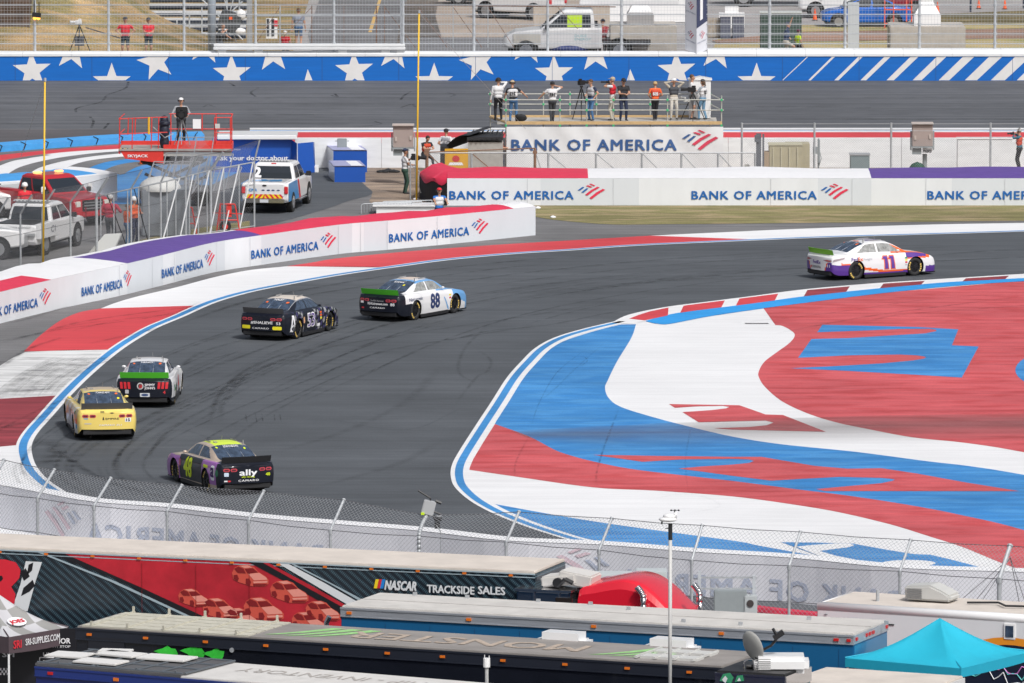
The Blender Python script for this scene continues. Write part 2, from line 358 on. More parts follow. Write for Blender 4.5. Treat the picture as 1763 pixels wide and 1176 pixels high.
BB=[(1112,553),(1130,557),(1154,557.3),(1218,545),(1316,530.5),(1389,521),(1512,505.6),(1634,493),(1763,484),(2000,472)]
def yint(T,x):
 for a,b in zip(T,T[1:]):
  if a[0]<=x<=b[0]:return a[1]+(b[1]-a[1])*(x-a[0])/(b[0]-a[0])
 return T[-1][1]
mixed('painted_kerb_white',[(1,KT),(1,KB[::-1])],m_pw,.020)
KR=[(1081,1152),(1163,1238),(1259,1330),(1376,1453),(1507,1582),(1649,1727),(1790,1860)]
for i,(a,b)in enumerate(KR):
 lo=max(a,1090)
 top=[(x,yint(KT,x)+1.3)for x in[a+14+(b-a-4)*k/6 for k in range(7)]]
 bot=[(x,yint(KB,x))for x in[a+8+(b-a-4)*k/6 for k in range(7)]]
 if i==0:top=[(1100,yint(KT,1100)+3.5),(1120,yint(KT,1120)+1.5),(1151,yint(KT,1151)+1.2)]; bot=[(1083,548.5),(1110,551.5),(1150,543)]
 sheet('painted_kerb_red',top+bot[::-1],m_pr if i<3 else m_prd,.024)
mixed('painted_band_blue',[(1,KB[1:]),(1,BB[::-1])],ground_mat('kerb_blue',(.03,.30,.70),streak=.1,blot=.1,fine=.05),.022)
mixed('grass_strip',[(0,[(905,345),(2000,340)]),(1,[(2000,378),(1763,380),(1389,383.7),(1145,386),(1047,386),(960,379),(915,372)])],m_grass,.010)
mixed('dirt_ground',[(1,[(560,290),(640,277),(760,274),(1400,272),(2000,272)]),(1,[(2000,345),(1200,345),(740,352),(700,362),(640,350),(640,335),(628,322),(600,300)])],m_dirt,.006)
mixed('access_road',[(1,[(380,330),(470,300),(560,284),(592,290),(630,320),(640,334),(600,346),(560,360),(470,385),(380,400)])],m_asph,.008)
mixed('grass_strip',[(1,[(100,475),(190,440),(280,418),(430,395)]),(1,[(430,380),(300,400),(180,430),(60,470)])],m_grass,.010)
mixed('painted_runoff_red',[(1,[(-200,290),(0,267),(100,257),(208,249),(330,243),(420,240)]),(1,[(420,246),(330,249),(208,256),(100,263),(0,278),(-200,310)])],m_pr,.006)
mixed('painted_runoff_white',[(1,[(-200,310),(0,278),(100,263),(208,256),(330,249),(420,247)]),(1,[(420,262),(330,264),(248,269),(184,275),(149,282.7),(126,292),(90,312),(40,350),(-200,420)])],m_pw,.006)
mixed('painted_runoff_blue',[(1,[(126,292),(149,282.7),(184,275),(248,269),(330,264),(420,262)]),(1,[(420,292),(360,320),(300,345),(180,352),(60,350)])],m_pb,.010)
m_rub=film_mat('tyre_rubber',(.02,.02,.022),.62,1.6,(1,1,1))
def px_of0(q):
 d=q-Vector((0,0,HC)); f=d.y*CP-d.z*SP; u=d.y*SP+d.z*CP
 return 881.5+FP*d.x/f,588-FP*u/f
def skid(pts,w=.22,z=.028,a=1.,name='tyre_mark',sm=6,hard=None):
 W=smooth_path([P(x,y,z)for x,y in pts],sm); mb=MB(); mb.keepn=True
 A=offset_path(W,w/2); B=offset_path(W,-w/2); n=len(W)
 rows=[[Vector((q.x,q.y,z))for q in r]for r in(A,W,B)]
 vs=rows[0]+rows[1]+rows[2]; fs=[]
 for r in range(2):
  for i in range(n-1):fs.append((r*n+i,r*n+i+1,(r+1)*n+i+1,(r+1)*n+i))
 mb.add(vs,fs)
 c=(mb.v[fs[0][1]]-mb.v[fs[0][0]]).cross(mb.v[fs[0][2]]-mb.v[fs[0][0]]).z
 if c<0:mb.f=[tuple(reversed(f))for f in mb.f]
 def fd(i):t=i/(n-1); return a*min(1,t*6,(1-t)*6)
 e=0 if hard is None else hard
 return struct(mb.build(name,m_rub,fade=[fd(i)*e for i in range(n)]+[fd(i)for i in range(n)]+[fd(i)*e for i in range(n)]),kind='structure')
for w_,pts in[(.5,[(-80,318),(0,281),(40,272),(80,266)]),(.9,[(20,309),(38,295),(57,286),(92,277),(138,269),(207,262),(300,258)]),(1.0,[(120,296),(149,282.7),(184,275),(248,269),(300,266)]),(1.1,[(190,300),(218,286),(259,279),(330,275)])]:
 mb=MB(); W=smooth_path([P(x,y,.014)for x,y in pts],8); mb.strip(offset_path(W,w_/2),offset_path(W,-w_/2)); struct(mb.build('asphalt_seam_band',m_asph2))
for pts,w_,a in[([(0,560),(60,545),(140,520),(240,498)],.35,.8),([(-20,590),(60,575),(150,552),(300,532),(370,524)],.3,.7),([(0,632),(50,600),(110,580)],.3,.8),([(120,570),(200,552),(300,540),(400,520)],.25,.5),([(150,592),(230,575),(290,560)],.4,.6),([(300,560),(420,520),(560,492),(700,470),(900,448),(1050,440)],.35,.9),([(420,530),(560,503),(720,480),(860,462),(940,455)],.3,.8),([(300,640),(340,610),(400,590),(480,575)],.3,.5),([(360,730),(372,690),(400,655),(440,628),(500,607),(560,598)],.3,.8),([(378,730),(385,690),(412,655),(450,632),(520,610)],.28,.6),([(250,700),(300,650),(360,620),(430,600)],.25,.4),([(310,740),(380,700),(430,640),(500,600)],.22,.4),([(480,640),(560,600),(700,575),(900,545),(1050,520)],.3,.55),([(520,660),(640,610),(800,580),(950,556)],.3,.6),([(840,560),(800,600),(790,640),(820,660)],.2,.45),([(760,590),(840,570),(940,560),(1040,540),(1080,534)],.22,.8),([(780,700),(820,650),(838,640),(845,620),(820,600)],.18,.5),([(75,800),(90,790),(98,770),(80,758)],.9,.8),([(60,764),(100,766)],.15,.9),([(85,766),(120,790),(160,815),(200,830)],.3,.7),([(100,770),(150,812),(260,850),(420,880)],.4,.6),([(75,812),(100,850),(200,885),(330,905)],.7,.7),([(300,540),(330,526),(345,520)],.2,.5),([(900,470),(1100,450),(1300,436),(1500,425)],.5,.4),([(1000,500),(1200,472),(1400,455)],.5,.35),([(640,520),(660,505),(700,497),(900,470)],.2,.4),([(860,520),(1000,495),(1200,480),(1390,470)],.6,.35),([(1600,440),(1700,432),(1800,428)],.5,.5),([(560,720),(700,740),(800,700)],.15,.3),([(470,780),(600,740),(700,690),(760,630)],.5,.3),([(540,840),(680,800),(760,760)],.5,.3),([(230,780),(300,740),(380,760)],.2,.3)]:
 skid(pts,w_,.030,a)
random.seed(21)
RL=[(1900,428),(1600,442),(1300,458),(1000,490),(760,532),(560,592),(410,655),(260,722),(185,770),(165,812),(240,856),(420,890),(640,925)]
rlw=smooth_path([P(a,b)for a,b in RL],6)
for i in range(46):
 a=random.randint(0,len(rlw)-22); n_=random.randint(12,34); d=random.gauss(0,1.9); sl_=random.uniform(-.06,.06); seg=rlw[a:a+n_]
 seg=[q+(r-q)*(d+sl_*k)for k,(q,r)in enumerate(zip(seg,offset_path(seg,1.)))]
 if len(seg)>4:skid([px_of0(q)for q in seg[::3]],random.uniform(.12,.3),.029+i*.00005,random.uniform(.25,.75),sm=4)
for x in(423,440,451,472,482):skid([(x,711),(x+1,720),(x+2,727)],.07,.03,.9,sm=2)
random.seed(3)
for i in range(34):
 b=i/33; xo=4+b*86
 skid([(xo-20+b*22,688-b*6),(xo+2+b*26,664-b*8),(xo+44+b*34,636-b*9),(xo+100+b*42+random.uniform(-8,14),611+b*2)],random.uniform(.05,.16),.032,random.uniform(.35,.95),'scuff_mark')
for pts,w_,a in[([(60,730),(100,715),(115,700),(118,690)],.5,.6),([(-30,740),(30,730),(80,712),(98,688)],.5,.5),([(70,572),(140,558),(220,548),(300,540)],.12,.6),([(0,590),(50,578),(110,566),(250,548),(330,530)],.2,.6)]:
 skid(pts,w_,.032,a,'scuff_mark')
for pts,w_,a in[([(1010,600),(960,640),(930,690),(915,730)],.06,.5),([(1040,590),(985,640),(960,665),(930,690)],.1,.35),([(912,645),(960,640),(990,634),(1010,623),(1008,616),(1000,613)],.05,.7),([(1066,703),(1052,738),(1040,770),(1028,810),(1026,835)],.10,.7),([(911,751),(895,780),(887,800),(886,820)],.1,.5),([(1190,735),(1183,770),(1180,800),(1185,850)],.08,.3),([(1330,575),(1480,547),(1600,530),(1763,510)],.35,.5),([(1270,555),(1420,540),(1600,515),(1763,505)],.25,.4),([(1480,560),(1540,543),(1700,530),(1800,524)],.4,.4),([(1050,640),(1130,625),(1200,620)],.05,.3),([(980,620),(1100,617),(1200,612)],.04,.3),([(1080,870),(1180,850),(1240,870),(1180,885)],.2,.12)]:
 skid(pts,w_,.034,a,'rubber_smear')
mb=MB(); mb.keepn=True
m_groove=film_mat('groove_rubber',(.17,.14,.14),.62,.35,(.06,.25,1),-.1,.8)
TT=[(880,742),(1010,735),(1150,728),(1300,722),(1480,716),(1650,713),(1800,711),(1990,706)]
BT=[(930,762),(1050,768),(1180,772),(1330,770),(1480,766),(1650,762),(1800,762),(1990,760)]
T_=[P(a,b,.036)for a,b in TT]; B_=[P(a,b,.036)for a,b in BT]; Mi=[a.lerp(b,.35)for a,b in zip(T_,B_)]; n=len(T_)
mb.add(T_+Mi+B_,[(r*n+i+1,r*n+i,(r+1)*n+i,(r+1)*n+i+1)for r in range(2)for i in range(n-1)])
struct(mb.build('rubber_groove',m_groove,fade=[0.35]*n+[.8]+[1]*(n-1)+[0]*n))
mb=MB()
for i in range(14):mb.box(P(1284+i*2.9,556.8,.024)+Vector((0,0,0)),(.035,.22,.008),rz=.2)
struct(mb.build('drain_slots',mat('slot_black',(.02,.02,.02))))
def ovz(Y):return BZ*(Y-YB)/(YW-YB)
def oval_mark(pts,w_,a,hard=None):
 out=[]
 for u,v in pts:
  Y=YB+(YW-YB)*(222-v)/(222-139.); q=PY(u,v,Y); z=ovz(Y)+.02; q=P(u,v,z); q.z=ovz(q.y)+.012; out.append(q)
 W=smooth_path(out,4); n=len(W); mb=MB(); mb.keepn=True
 rows=[offset_path(W,w_/2),W,offset_path(W,-w_/2)]
 mb.add(rows[0]+rows[1]+rows[2],[(r*n+i+1,r*n+i,(r+1)*n+i,(r+1)*n+i+1)for r in range(2)for i in range(n-1)])
 if(mb.v[mb.f[0][1]]-mb.v[mb.f[0][0]]).cross(mb.v[mb.f[0][2]]-mb.v[mb.f[0][0]]).z<0:mb.f=[tuple(reversed(f))for f in mb.f]
 e=hard or 0
 struct(mb.build('tyre_mark',m_rub,fade=[e*a]*n+[a]*n+[e*a]*n))
for x0,x1,y,w_,a in[(-50,235,167.5,.22,1),(455,760,167.5,.2,.9),(600,900,161,.2,.5),(1262,1330,166,.15,.6),(1487,1800,166.5,.2,.9),(-50,540,195.5,.2,.9),(440,860,197,.2,.8),(1490,1800,195.5,.2,1),(1240,1500,184,.3,.8),(1300,1800,182,.3,.7),(1240,1800,190,.4,.6),(0,800,178,.25,.5),(200,1100,189,.3,.5),(300,1200,173,.25,.45),(600,1763,204,.4,.4),(1400,1800,204,.2,.8),(0,600,212,.5,.4),(900,1763,151,.25,.4),(0,700,150,.3,.35),(1240,1460,160,.2,.5)]:
 oval_mark([(x0,y),((x0+x1)/2,y-.5),(x1,y+.3)],w_,a)
for pts in([(221,140),(217,150),(200,157),(185,162),(176,173),(160,178),(132,185),(131,192)],[(155,200),(161,208),(157,219)],[(187,211),(179,221)],[(576,160),(582,166),(570,163)],[(690,170),(696,163),(708,156)],[(770,158),(784,162),(775,165)],[(715,183),(709,178),(690,184)],[(645,208),(656,213),(605,218)],[(396,142),(404,147),(400,145)],[(350,183),(358,179),(370,183)],[(445,150),(432,158),(440,165)]):
 oval_mark(pts,.13,1,.8)
M_white=mat('white_painted_concrete',(.73,.745,.755),.6,var=.10,scale=1.4,bump=.2,stretch=(.5,1,2.5))
M_vinyl=mat('white_vinyl',(.73,.755,.785),.42,var=.06,scale=.7,bump=.4,stretch=(1,1,.35))
M_vinylt=mat('white_tarp',(.80,.80,.81),.5,var=.03,scale=2,bump=.7)
M_redt=mat('red_tarp',(.68,.028,.075),.5,var=.08,scale=1.5,bump=.7)
M_purt=mat('purple_tarp',(.115,.06,.29),.5,var=.10,scale=1.5,bump=.8)
M_blut=mat('blue_tarp',(.06,.33,.72),.5,var=.12,scale=1.5,bump=.8)
M_navy=mat('navy_ink',(.022,.075,.24),.5)
M_bblue=mat('blue_ink',(.01,.12,.40),.5)
M_mark=mat('red_ink',(.70,.03,.08),.5)
M_wire=mat('mesh_wire',(.33,.34,.36),.5,.2)
M_steel=mat('galvanised_steel',(.42,.44,.46),.45,.15,var=.18,scale=8)
M_steelw=mat('painted_grey_steel',(.50,.53,.56),.5,.1,var=.1,scale=6)
M_rust=mat('rusty_steel',(.26,.15,.10),.8,.1,var=.4,scale=14)
M_black=mat('black_plastic',(.018,.018,.02),.5)
M_rubber=mat('black_rubber',(.022,.022,.024),.8,var=.2,scale=5)
M_conc=mat('concrete',(.46,.42,.37),.9,var=.14,scale=2.5,bump=.3)
M_starb=mat('star_wall_blue',(.002,.135,.51),.5,var=.1,scale=1.5,bump=.1,stretch=(.3,1,5))
M_yel=mat('yellow_pole_paint',(.80,.50,.03),.5)
M_wood=mat('raw_timber',(.58,.40,.20),.8,var=.2,scale=5,stretch=(1,6,6))
M_wpaint=mat('white_gloss',(.80,.80,.80),.3,coat=.3)
def px_of(q):
 d=q-Vector((0,0,HC)); f=d.y*CP-d.z*SP; u=d.y*SP+d.z*CP
 return 881.5+FP*d.x/f,588-FP*u/f
def s_at(path,upx):
 L=0
 for a,b in zip(path,path[1:]):
  ua,ub=px_of(a)[0],px_of(b)[0]
  if(ua-upx)*(ub-upx)<=0 and ua!=ub:return L+(b-a).length*(upx-ua)/(ub-ua)
  L+=(b-a).length
 return L
HW=1.18
wall=thing('star_wall','long straight concrete wall painted blue with white stars and slanted stripes, with white cap','wall',(0,YW,BZ))
wl=MB(); wl.box((0,.35,HW/2),(140,.7,HW)); wl.build('wall_body',M_starb,wall)
cp=MB(); NC=60
prof=[(-.04,HW-.012),(-.04,HW+.10),(.10,HW+.16),(.62,HW+.20),(.72,HW+.02)]
for i in range(NC):
 x0,x1=-70+i*140/NC,-70+(i+1)*140/NC-.012
 if x1>9.6:pr=[(a,b+.0)for a,b in prof[:2]]+[(.10,HW+.27),(.7,HW+.34),(.75,HW)]
 else:pr=prof
 cp.prism([(x0,a,b)for a,b in pr],(x1-x0,0,0))
cp.build('wall_cap',M_white,wall)
def wx(u,v=118):return PY(u,v,YW)
st=MB(); zb_,zt_=0.02,HW-.03
def clip(poly,z,keep):
 out=[]
 for i in range(len(poly)):
  a,b=poly[i-1],poly[i]; ia,ib=keep(a[1],z),keep(b[1],z)
  if ia!=ib:
   t=(z-a[1])/(b[1]-a[1]); out.append((a[0]+(b[0]-a[0])*t,z))
  if ib:out.append(b)
 return out
def star(u,v,R,rot):
 c=wx(u,v); X,Z=c.x,c.z-BZ; pts=[]
 for i in range(10):
  r=R if i%2==0 else R*.40; a=rot+PI/2+i*PI/5; pts.append((X+r*math.cos(a),Z+r*math.sin(a)))
 for i in range(0,10,2):
  q=[(X,Z),pts[i-1],pts[i],pts[(i+1)%10]]
  q=clip(q,zt_,lambda z,l:z<=l); q=clip(q,zb_,lambda z,l:z>=l)if q else q
  if len(q)>=3:st.add([(a,-.006,b)for a,b in q],[tuple(range(len(q)))])
RR=33/K(118,BZ)
for k in range(-2,4):
 for(u,v,rot)in[(55,121.5,.04),(124,88,-.10),(192.5,142,.0),(269,106,.23),(354,78,-.12),(399,127,.02),(470,92,.03),(532,153,.06)]:
  star(u+555*k if u+555*k<1345 else 9999,v,RR*1.02,rot)
for i in range(14):
 xb=1347+45.7*i; wd=1.5+i*2.15+max(0,i-7)*.6; sl_=41 if i else 43
 a,b=wx(xb-wd*.35,138),wx(xb+wd*.9,138); c,d=wx(xb+sl_+wd*1.05,97),wx(xb+sl_-wd*.3,97)
 st.add([(a.x,-.006,zb_),(b.x,-.006,zb_),(c.x,-.006,zt_),(d.x,-.006,zt_)],[(0,1,2,3)])
st.build('star_pattern',mat('star_white_paint',(.72,.71,.70),.6,var=.06,scale=2),wall)
jl=MB()
for i in range(24):jl.box((-42+i*3.66,-.008,HW/2),(.018,.006,HW-.05))
jl.build('wall_joint',mat('joint_blue',(.03,.09,.25),.7),wall)
bm_=thing('guard_beam','long white box beam lying on short blocks along the top of the star wall','guard rail',PY(533,88,YW))
x0,x1=PY(367,80,YW).x-bm_.location.x,PY(698,80,YW).x-bm_.location.x
mb=MB(); mb.box(((x0+x1)/2,.1,.12),(x1-x0,.3,.13)); mb.box(((x0+x1)/2,.14,.27),(x1-x0-.04,.24,.13)); mb.build('beam',M_white,bm_,bevel=.02)
for u in(382,445,590,664,690):
 mb=MB(); mb.box((PY(u,80,YW).x-bm_.location.x,.2,-.02),(.4,.25,.15)); mb.build('block',M_white,bm_)
HO=1.55
YO=YW+.72
def hill(x,y):
 e=px_of(Vector((x,y,HO)))[0]
 h1=min(5.2,2.1*max(0.,375-e)/135); s=max(0.,min(1.,(y-YO-1)/11))**2.2
 bk_=max(0.,min(1.,(y-YO-13)/9))*max(0.,min(1.,(e-205)/60)); n=math.sin(x*.9+y*.5)*.05+math.sin(x*.35-y*.8)*.08
 return HO+(h1*s*(1-bk_)+n*s*(1 if e<370 else 0)+.02*max(0,y-YO-12)*(1 if e<230 else 0))
mb=MB(); nx,ny=90,90; mb.keepn=True
X0,X1=-45,P(520,40,HO).x
for j in range(ny+1):
 for i in range(nx+1):
  x=X0+(X1-X0)*i/nx; y=YO+130*(j/ny)**1.8; mb.v.append(Vector((x,y,hill(x,y))))
for j in range(ny):
 for i in range(nx):a=j*(nx+1)+i; mb.f.append((a,a+1,a+nx+2,a+nx+1)); mb.m.append(0)
m_hg=ground_mat('hill_grass',(.34,.235,.12),streak=.25,blot=.3,fine=.5,rough=.95,col2=(.19,.155,.065),thr=.50)
struct(mb.build('grass_hill',m_hg,smooth=True))
mb=MB(); mb.keepn=True; XR=80
mb.strip([Vector((X1+i*(XR-X1)/4,YO,HO))for i in range(5)],[Vector((X1+i*(XR-X1)/4,YO+600,HO+.5))for i in range(5)]); mb.f=[tuple(reversed(f))if False else f for f in mb.f]
struct(mb.build('parking_lot',m_lot))
def osheet(name,pts,m,z=.02):
 W=[P(a,b,HO)for a,b in pts]; mb=MB(); mb.keepn=True; mb.poly([Vector((q.x,max(q.y,YO+.01),HO+z+.5*(q.y-YO)/600))for q in W])
 n=sum(((mb.v[f[1]]-mb.v[f[0]]).cross(mb.v[f[2]]-mb.v[f[0]])).z for f in mb.f)
 if n<0:mb.f=[tuple(reversed(f))for f in mb.f]
 return struct(mb.build(name,m))
osheet('service_road',[(540,100),(530,60),(560,-30),(760,-30),(750,30),(770,100)],m_asph2)
osheet('gravel_strip',[(680,100),(690,20),(720,-30),(1000,-30),(1000,20),(910,60),(900,100)],ground_mat('tan_gravel',(.36,.30,.25),streak=.15,blot=.15,fine=.2,rough=.9))
osheet('dark_paving',[(700,66),(900,66),(900,110),(690,110)],ground_mat('grey_paving',(.17,.17,.175),streak=.15,blot=.15),.035)
osheet('grass_verge',[(1235,69),(1900,64),(1900,110),(1215,110)],ground_mat('verge_grass',(.42,.33,.17),streak=.15,blot=.15,fine=.3,rough=.95,col2=(.27,.26,.10),thr=.55),.04)
osheet('mulch_strip',[(1225,72),(1390,57),(1900,50),(1900,66),(1235,76)],m_mulch,.06)
osheet('dark_ditch',[(1600,27),(1900,16),(1900,49),(1610,50)],ground_mat('ditch_grass',(.13,.11,.05),streak=.3,blot=.3,fine=.3,rough=1,col2=(.24,.19,.10),thr=.55),.05)
osheet('grass_verge',[(1380,45),(1560,44),(1640,46),(1900,40),(1900,50),(1380,58)],MATS['verge_grass'],.08)
osheet('road_edge_line',[(655,-10),(660,-10),(640,57),(634,57)],mat('yellow_road_paint',(.6,.38,.12),.7),.03)
cf=thing('catch_fence','tall grey steel catch fence of posts, rails and wire grid behind the star wall','fence',(0,YW+.5,BZ+HW+.1))
FZ=4.6
posts=[-68,60,187,317,440,575,694,816,943,1070,1197,1325,1455,1583,1713,1842]
for u in posts:
 x=PY(u,60,YW+.5).x; mb=MB(); mb.tube((x,0,0),(x,0,FZ),.065,n=8)
 for k in range(9):mb.tube((x,0,.42+k*.46),(x,0,.52+k*.46),.09,n=8)
 mb.build('post',M_steelw,cf,smooth=False)
gap0,gap1=PY(367,60,YW+.5).x,PY(694,60,YW+.5).x
mb=MB(); XA,XB=PY(-68,60,YW+.5).x,PY(1842,60,YW+.5).x
for k in range(9):
 z=.46+k*.46; mb.tube((XA,0,z),(XB,0,z),.024,n=5)
mb.build('rail',M_steelw,cf)
mb=MB(); x=XA
while x<XB:
 mb.tube((x,-.03,0),(x,-.03,FZ),.0048,n=3,caps=False); x+=.15
z=.1
while z<FZ:mb.tube((XA,-.03,z),(XB,-.03,z),.0048,n=3,caps=False); z+=.15
mb.build('wire_mesh',M_steelw,cf)
Yp=P(900,289,0).y
def barrier_box(x0,x1,y,d,h,name,label,m=M_white):
 mb=MB(); n=max(1,int((x1-x0)/3.6))
 for i in range(n):
  a=x0+(x1-x0)*i/n; b=x0+(x1-x0)*(i+1)/n-.015
  mb.prism([(a,y,0),(a,y+d,0),(a,y+d*.85,h),(a,y+.06,h)],(b-a,0,0))
 return tag(mb.build(name,m,origin=((x0+x1)/2,y,0)),label,'wall')
barrier_box(P(508,289).x,P(2000,289).x,Yp,.45,1.30,'pit_wall','low white concrete wall between the red edge strip and the dirt behind the platform')
def gnd_strip(name,x0,x1,v0,v1,m,z):
 return sheet(name,[(x0,v0),(x1,v0),(x1,v1),(x0,v1)],m,z)
gnd_strip('edge_strip_red',430,2050,227.5,246,m_pr,.010)
gnd_strip('edge_strip_white',430,2050,223.2,227.5,m_pw,.014)
gnd_strip('edge_line_blue',430,2050,224.4,225.4,m_pbl,.018)
gnd_strip('edge_line_white',430,2050,219.8,222.5,m_pw,.020)
def banner_wall(name,label,path_px,H,thick,cover,signs,ch=.33,base=.27,seams=(),world=None):
 path=world or[P(a,b)for a,b in path_px]; sub=smooth_path(path,4)
 back=[]; L=[0]
 for a,b in zip(sub,sub[1:]):L.append(L[-1]+(b-a).length)
 ux=[px_of(q)[0]for q in sub]
 def th(u):
  for(u0,t0),(u1,t1)in zip(thick,thick[1:]):
   if u<=u1:return t0+(t1-t0)*max(0,(u-u0)/(u1-u0))
  return thick[-1][1]
 nrm=offset_path(sub,1.); back=[p+(q-p)*th(u)for p,q,u in zip(sub,nrm,ux)]
 o=sub[len(sub)//2].copy(); o.z=0
 root=thing(name,label,'barrier',o)
 up=Vector((0,0,H)); random.seed(len(name)+len(sub))
 body=MB(); M_v2=mat('white_vinyl_b',(.64,.675,.715),.42,var=.03,scale=.7,bump=.35,stretch=(1,1,.35))
 for i in range(len(sub)-1):body.strip(sub[i:i+2],[q+up for q in sub[i:i+2]],sum(1 for q in seams if q<ux[i])%2)
 body.strip([q+up*1.0 for q in back],back)
 body.strip([sub[0],sub[0]+up],[back[0],back[0]+up]); body.strip([sub[-1],sub[-1]+up],[back[-1],back[-1]+up])
 body.build('banner_face',[M_vinyl,M_v2],root,origin=None).location=-o
 top={}
 lift=[H+.004+0*random.uniform(0,.05)for _ in sub]; lb=[H+.10+random.uniform(-.04,.07)for _ in sub]
 for i in range(len(sub)-1):
  u=(ux[i]+ux[i+1])/2
  for ci,(u0,u1,mm,f0,f1)in enumerate(cover):
   if u0<=u<u1:
    t=top.setdefault(ci,(MB(),mm)); mb=t[0]
    def pt(j,f):q=sub[j].lerp(back[j],f); return Vector((q.x,q.y,lift[j]+(lb[j]-lift[j])*f+.05*math.sin(f*PI)))
    g=4
    for k in range(g):
     fa,fb=f0+(f1-f0)*k/g,f0+(f1-f0)*(k+1)/g
     mb.add([pt(i,fa),pt(i+1,fa),pt(i+1,fb),pt(i,fb)],[(0,1,2,3)])
 for nm,(mb,mm)in top.items():setattr(mb,'keepn',True); mb.build('cover_sheet',mm,root).location=-o
 fn=path_fn(sub,0,-.025)
 for a,b in signs:
  sa,sb=s_at(sub,a),s_at(sub,b)if b<5000 else fn.length
  if px_of(sub[-1])[0]<b:sb=sa+(sb-sa)
  mb=MB(); bank_sign(mb,fn,sa,base,sb-sa,0,1,ch=ch); mb.build('lettering',[M_bblue,M_mark],root).location=-o
 if seams:
  mb=MB(); f2=path_fn(sub,0,-.018)
  for u in seams:
   s=s_at(sub,u); mb.add([f2(s-.012,.02),f2(s+.012,.02),f2(s+.012,H-.02),f2(s-.012,H-.02)],[(0,1,2,3)])
  mb.build('seam',mat('seam_grey',(.55,.57,.6),.6),root).location=-o
 return root,sub,back
LW=[(-120,590),(0,557),(115,529),(199,511),(281,491),(367.5,469),(450,456),(582,437.5),(668,430),(775,420),(922,405)]
lw_root,lw_path,lw_back=banner_wall('banner_barrier','curving white banner barrier with red and purple top sheets along the outside of the corner',LW,1.17,[(-120,3.0),(0,2.8),(199,2.7),(330,2.5),(450,1.4),(582,1.5),(668,1.5),(775,1.4),(922,1.1)],[(-200,88,M_redt,0,.45),(-200,88,M_vinylt,.45,1),(88,212,M_vinylt,0,1),(212,440,M_purt,0,.86),(212,440,M_vinylt,.86,1),(440,868,M_redt,0,1),(868,1000,M_vinylt,0,1)],[(-22,87),(140,226),(278,369),(432,578),(669,840)],ch=.32,base=.30,seams=(205,262,300,372,430,582,620,666,752))
rw_root,rw_path,rw_back=banner_wall('banner_barrier','straight white banner barrier standing on the grass strip, with red and purple top sheets',[(770,354),(1100,354),(1500,354),(1763,354),(2050,354)],1.15,[(700,3.6),(2050,3.6)],[(700,990,M_redt,0,1),(990,1530,M_vinylt,0,1),(1530,2100,M_purt,0,1)],[(774,1042),(1191,1461),(1597,1867)],ch=.34,base=.27,seams=(908,1056,1327,1467,1594,1730))
e0=P(770,354); mb=MB(); pts=[P(x,y)for x,y in[(770,354),(752,352),(735,348),(722,342)]]
pts=smooth_path(pts,4); up=Vector((0,0,1.02)); mb.strip(pts,[q+up for q in pts]); bk=[q+Vector((.9,3.0,0))for q in pts]
mb.strip([q+up for q in pts],[q+up for q in bk]); mb.strip(bk,[q+up for q in bk]); mb.build('end_rubber',M_rubber,rw_root).location=-rw_root.location
mb=MB(); A=[q+Vector((-.02,-.03,.98-.10*math.sin(i*.9)-.12*math.sin(PI*i/len(pts))))for i,q in enumerate(pts)]; B=[q+Vector((-.02,-.03,1.10))for q in pts]
C_=[q+Vector((.5,2.0,1.26))for q in pts]; D_=[q+Vector((.9,3.6,1.2))for q in pts]
mb.strip(A,B); mb.strip(B,C_); mb.strip(C_,D_); mb.build('end_sheet',M_redt,rw_root,smooth=True).location=-rw_root.location
banner_wall('short_banner_barrier','short white banner barrier with a crumpled blue top sheet behind the parked rescue trucks',[(-120,372),(0,364),(80,359),(150,352),(202,346)],1.18,[(-120,2.0),(202,2.6)],[(-200,176,M_blut,0.12,1),(-200,176,M_vinylt,0,.12),(176,300,M_vinylt,0,1)],[])
TB=[(-120,272),(0,262),(100,254.5),(208,247),(300,243),(352,242)]
path=smooth_path([P(a,b)for a,b in TB],5); bk=offset_path(path,.9)
mb=MB(); mb.strip(path,[q+Vector((0,0,.26))for q in path]); mb.strip([q+Vector((0,0,.26))for q in path],[q+Vector((0,0,.34))for q in bk]); mb.strip([q+Vector((0,0,.34))for q in bk],bk)
o=path[len(path)//2]; root=thing('foam_barrier','low bright blue foam barrier strapped with dark ties beside the oval','barrier',o)
mb.build('foam_blocks',M_blut,root).location=-Vector(o); mb=MB()
for i in range(3,len(path)-2,2):
 a,b=path[i],path[i].lerp(bk[i],.7)+Vector((.25,0,0)); mb.tube(a+Vector((0,-.02,.04)),a+Vector((.1,-.02,.28)),.02,n=4); mb.tube(a+Vector((.1,-.02,.28)),b+Vector((0,0,.34)),.02,n=4)
mb.build('strap',M_black,root).location=-Vector(o)
FW=[(-150,815),(0,836),(65,848),(162,865),(287,874),(428,890.6),(569,902.5),(722,914.7),(871,931.7),(1031,938.5),(1191,951),(1359,961),(1549,979),(1763,986),(2000,996)]
FH=1.30
fw=[]
for a,b in FW:q=P(a,b,FH); q.z=0; fw.append(q)
fw=smooth_path(fw,4)
root=thing('mesh_banner_barrier','pale banner barrier behind the foreground fence, its lettering showing reversed through the sheet','barrier',fw[len(fw)//2])
o=root.location.copy(); mb=MB(); up=Vector((0,0,FH)); bk=offset_path(fw,.5)
mb.strip(fw,[q+up for q in fw]); mb.strip([q+up for q in fw],[q+up+Vector((0,0,.02))for q in bk]); mb.strip([q+up for q in bk],bk)
M_mesh=mat('banner_mesh_white',(.73,.73,.78),.5,var=.05,scale=.8,bump=.4,stretch=(1,1,.4))
mb.build('banner_back',M_mesh,root).location=-o
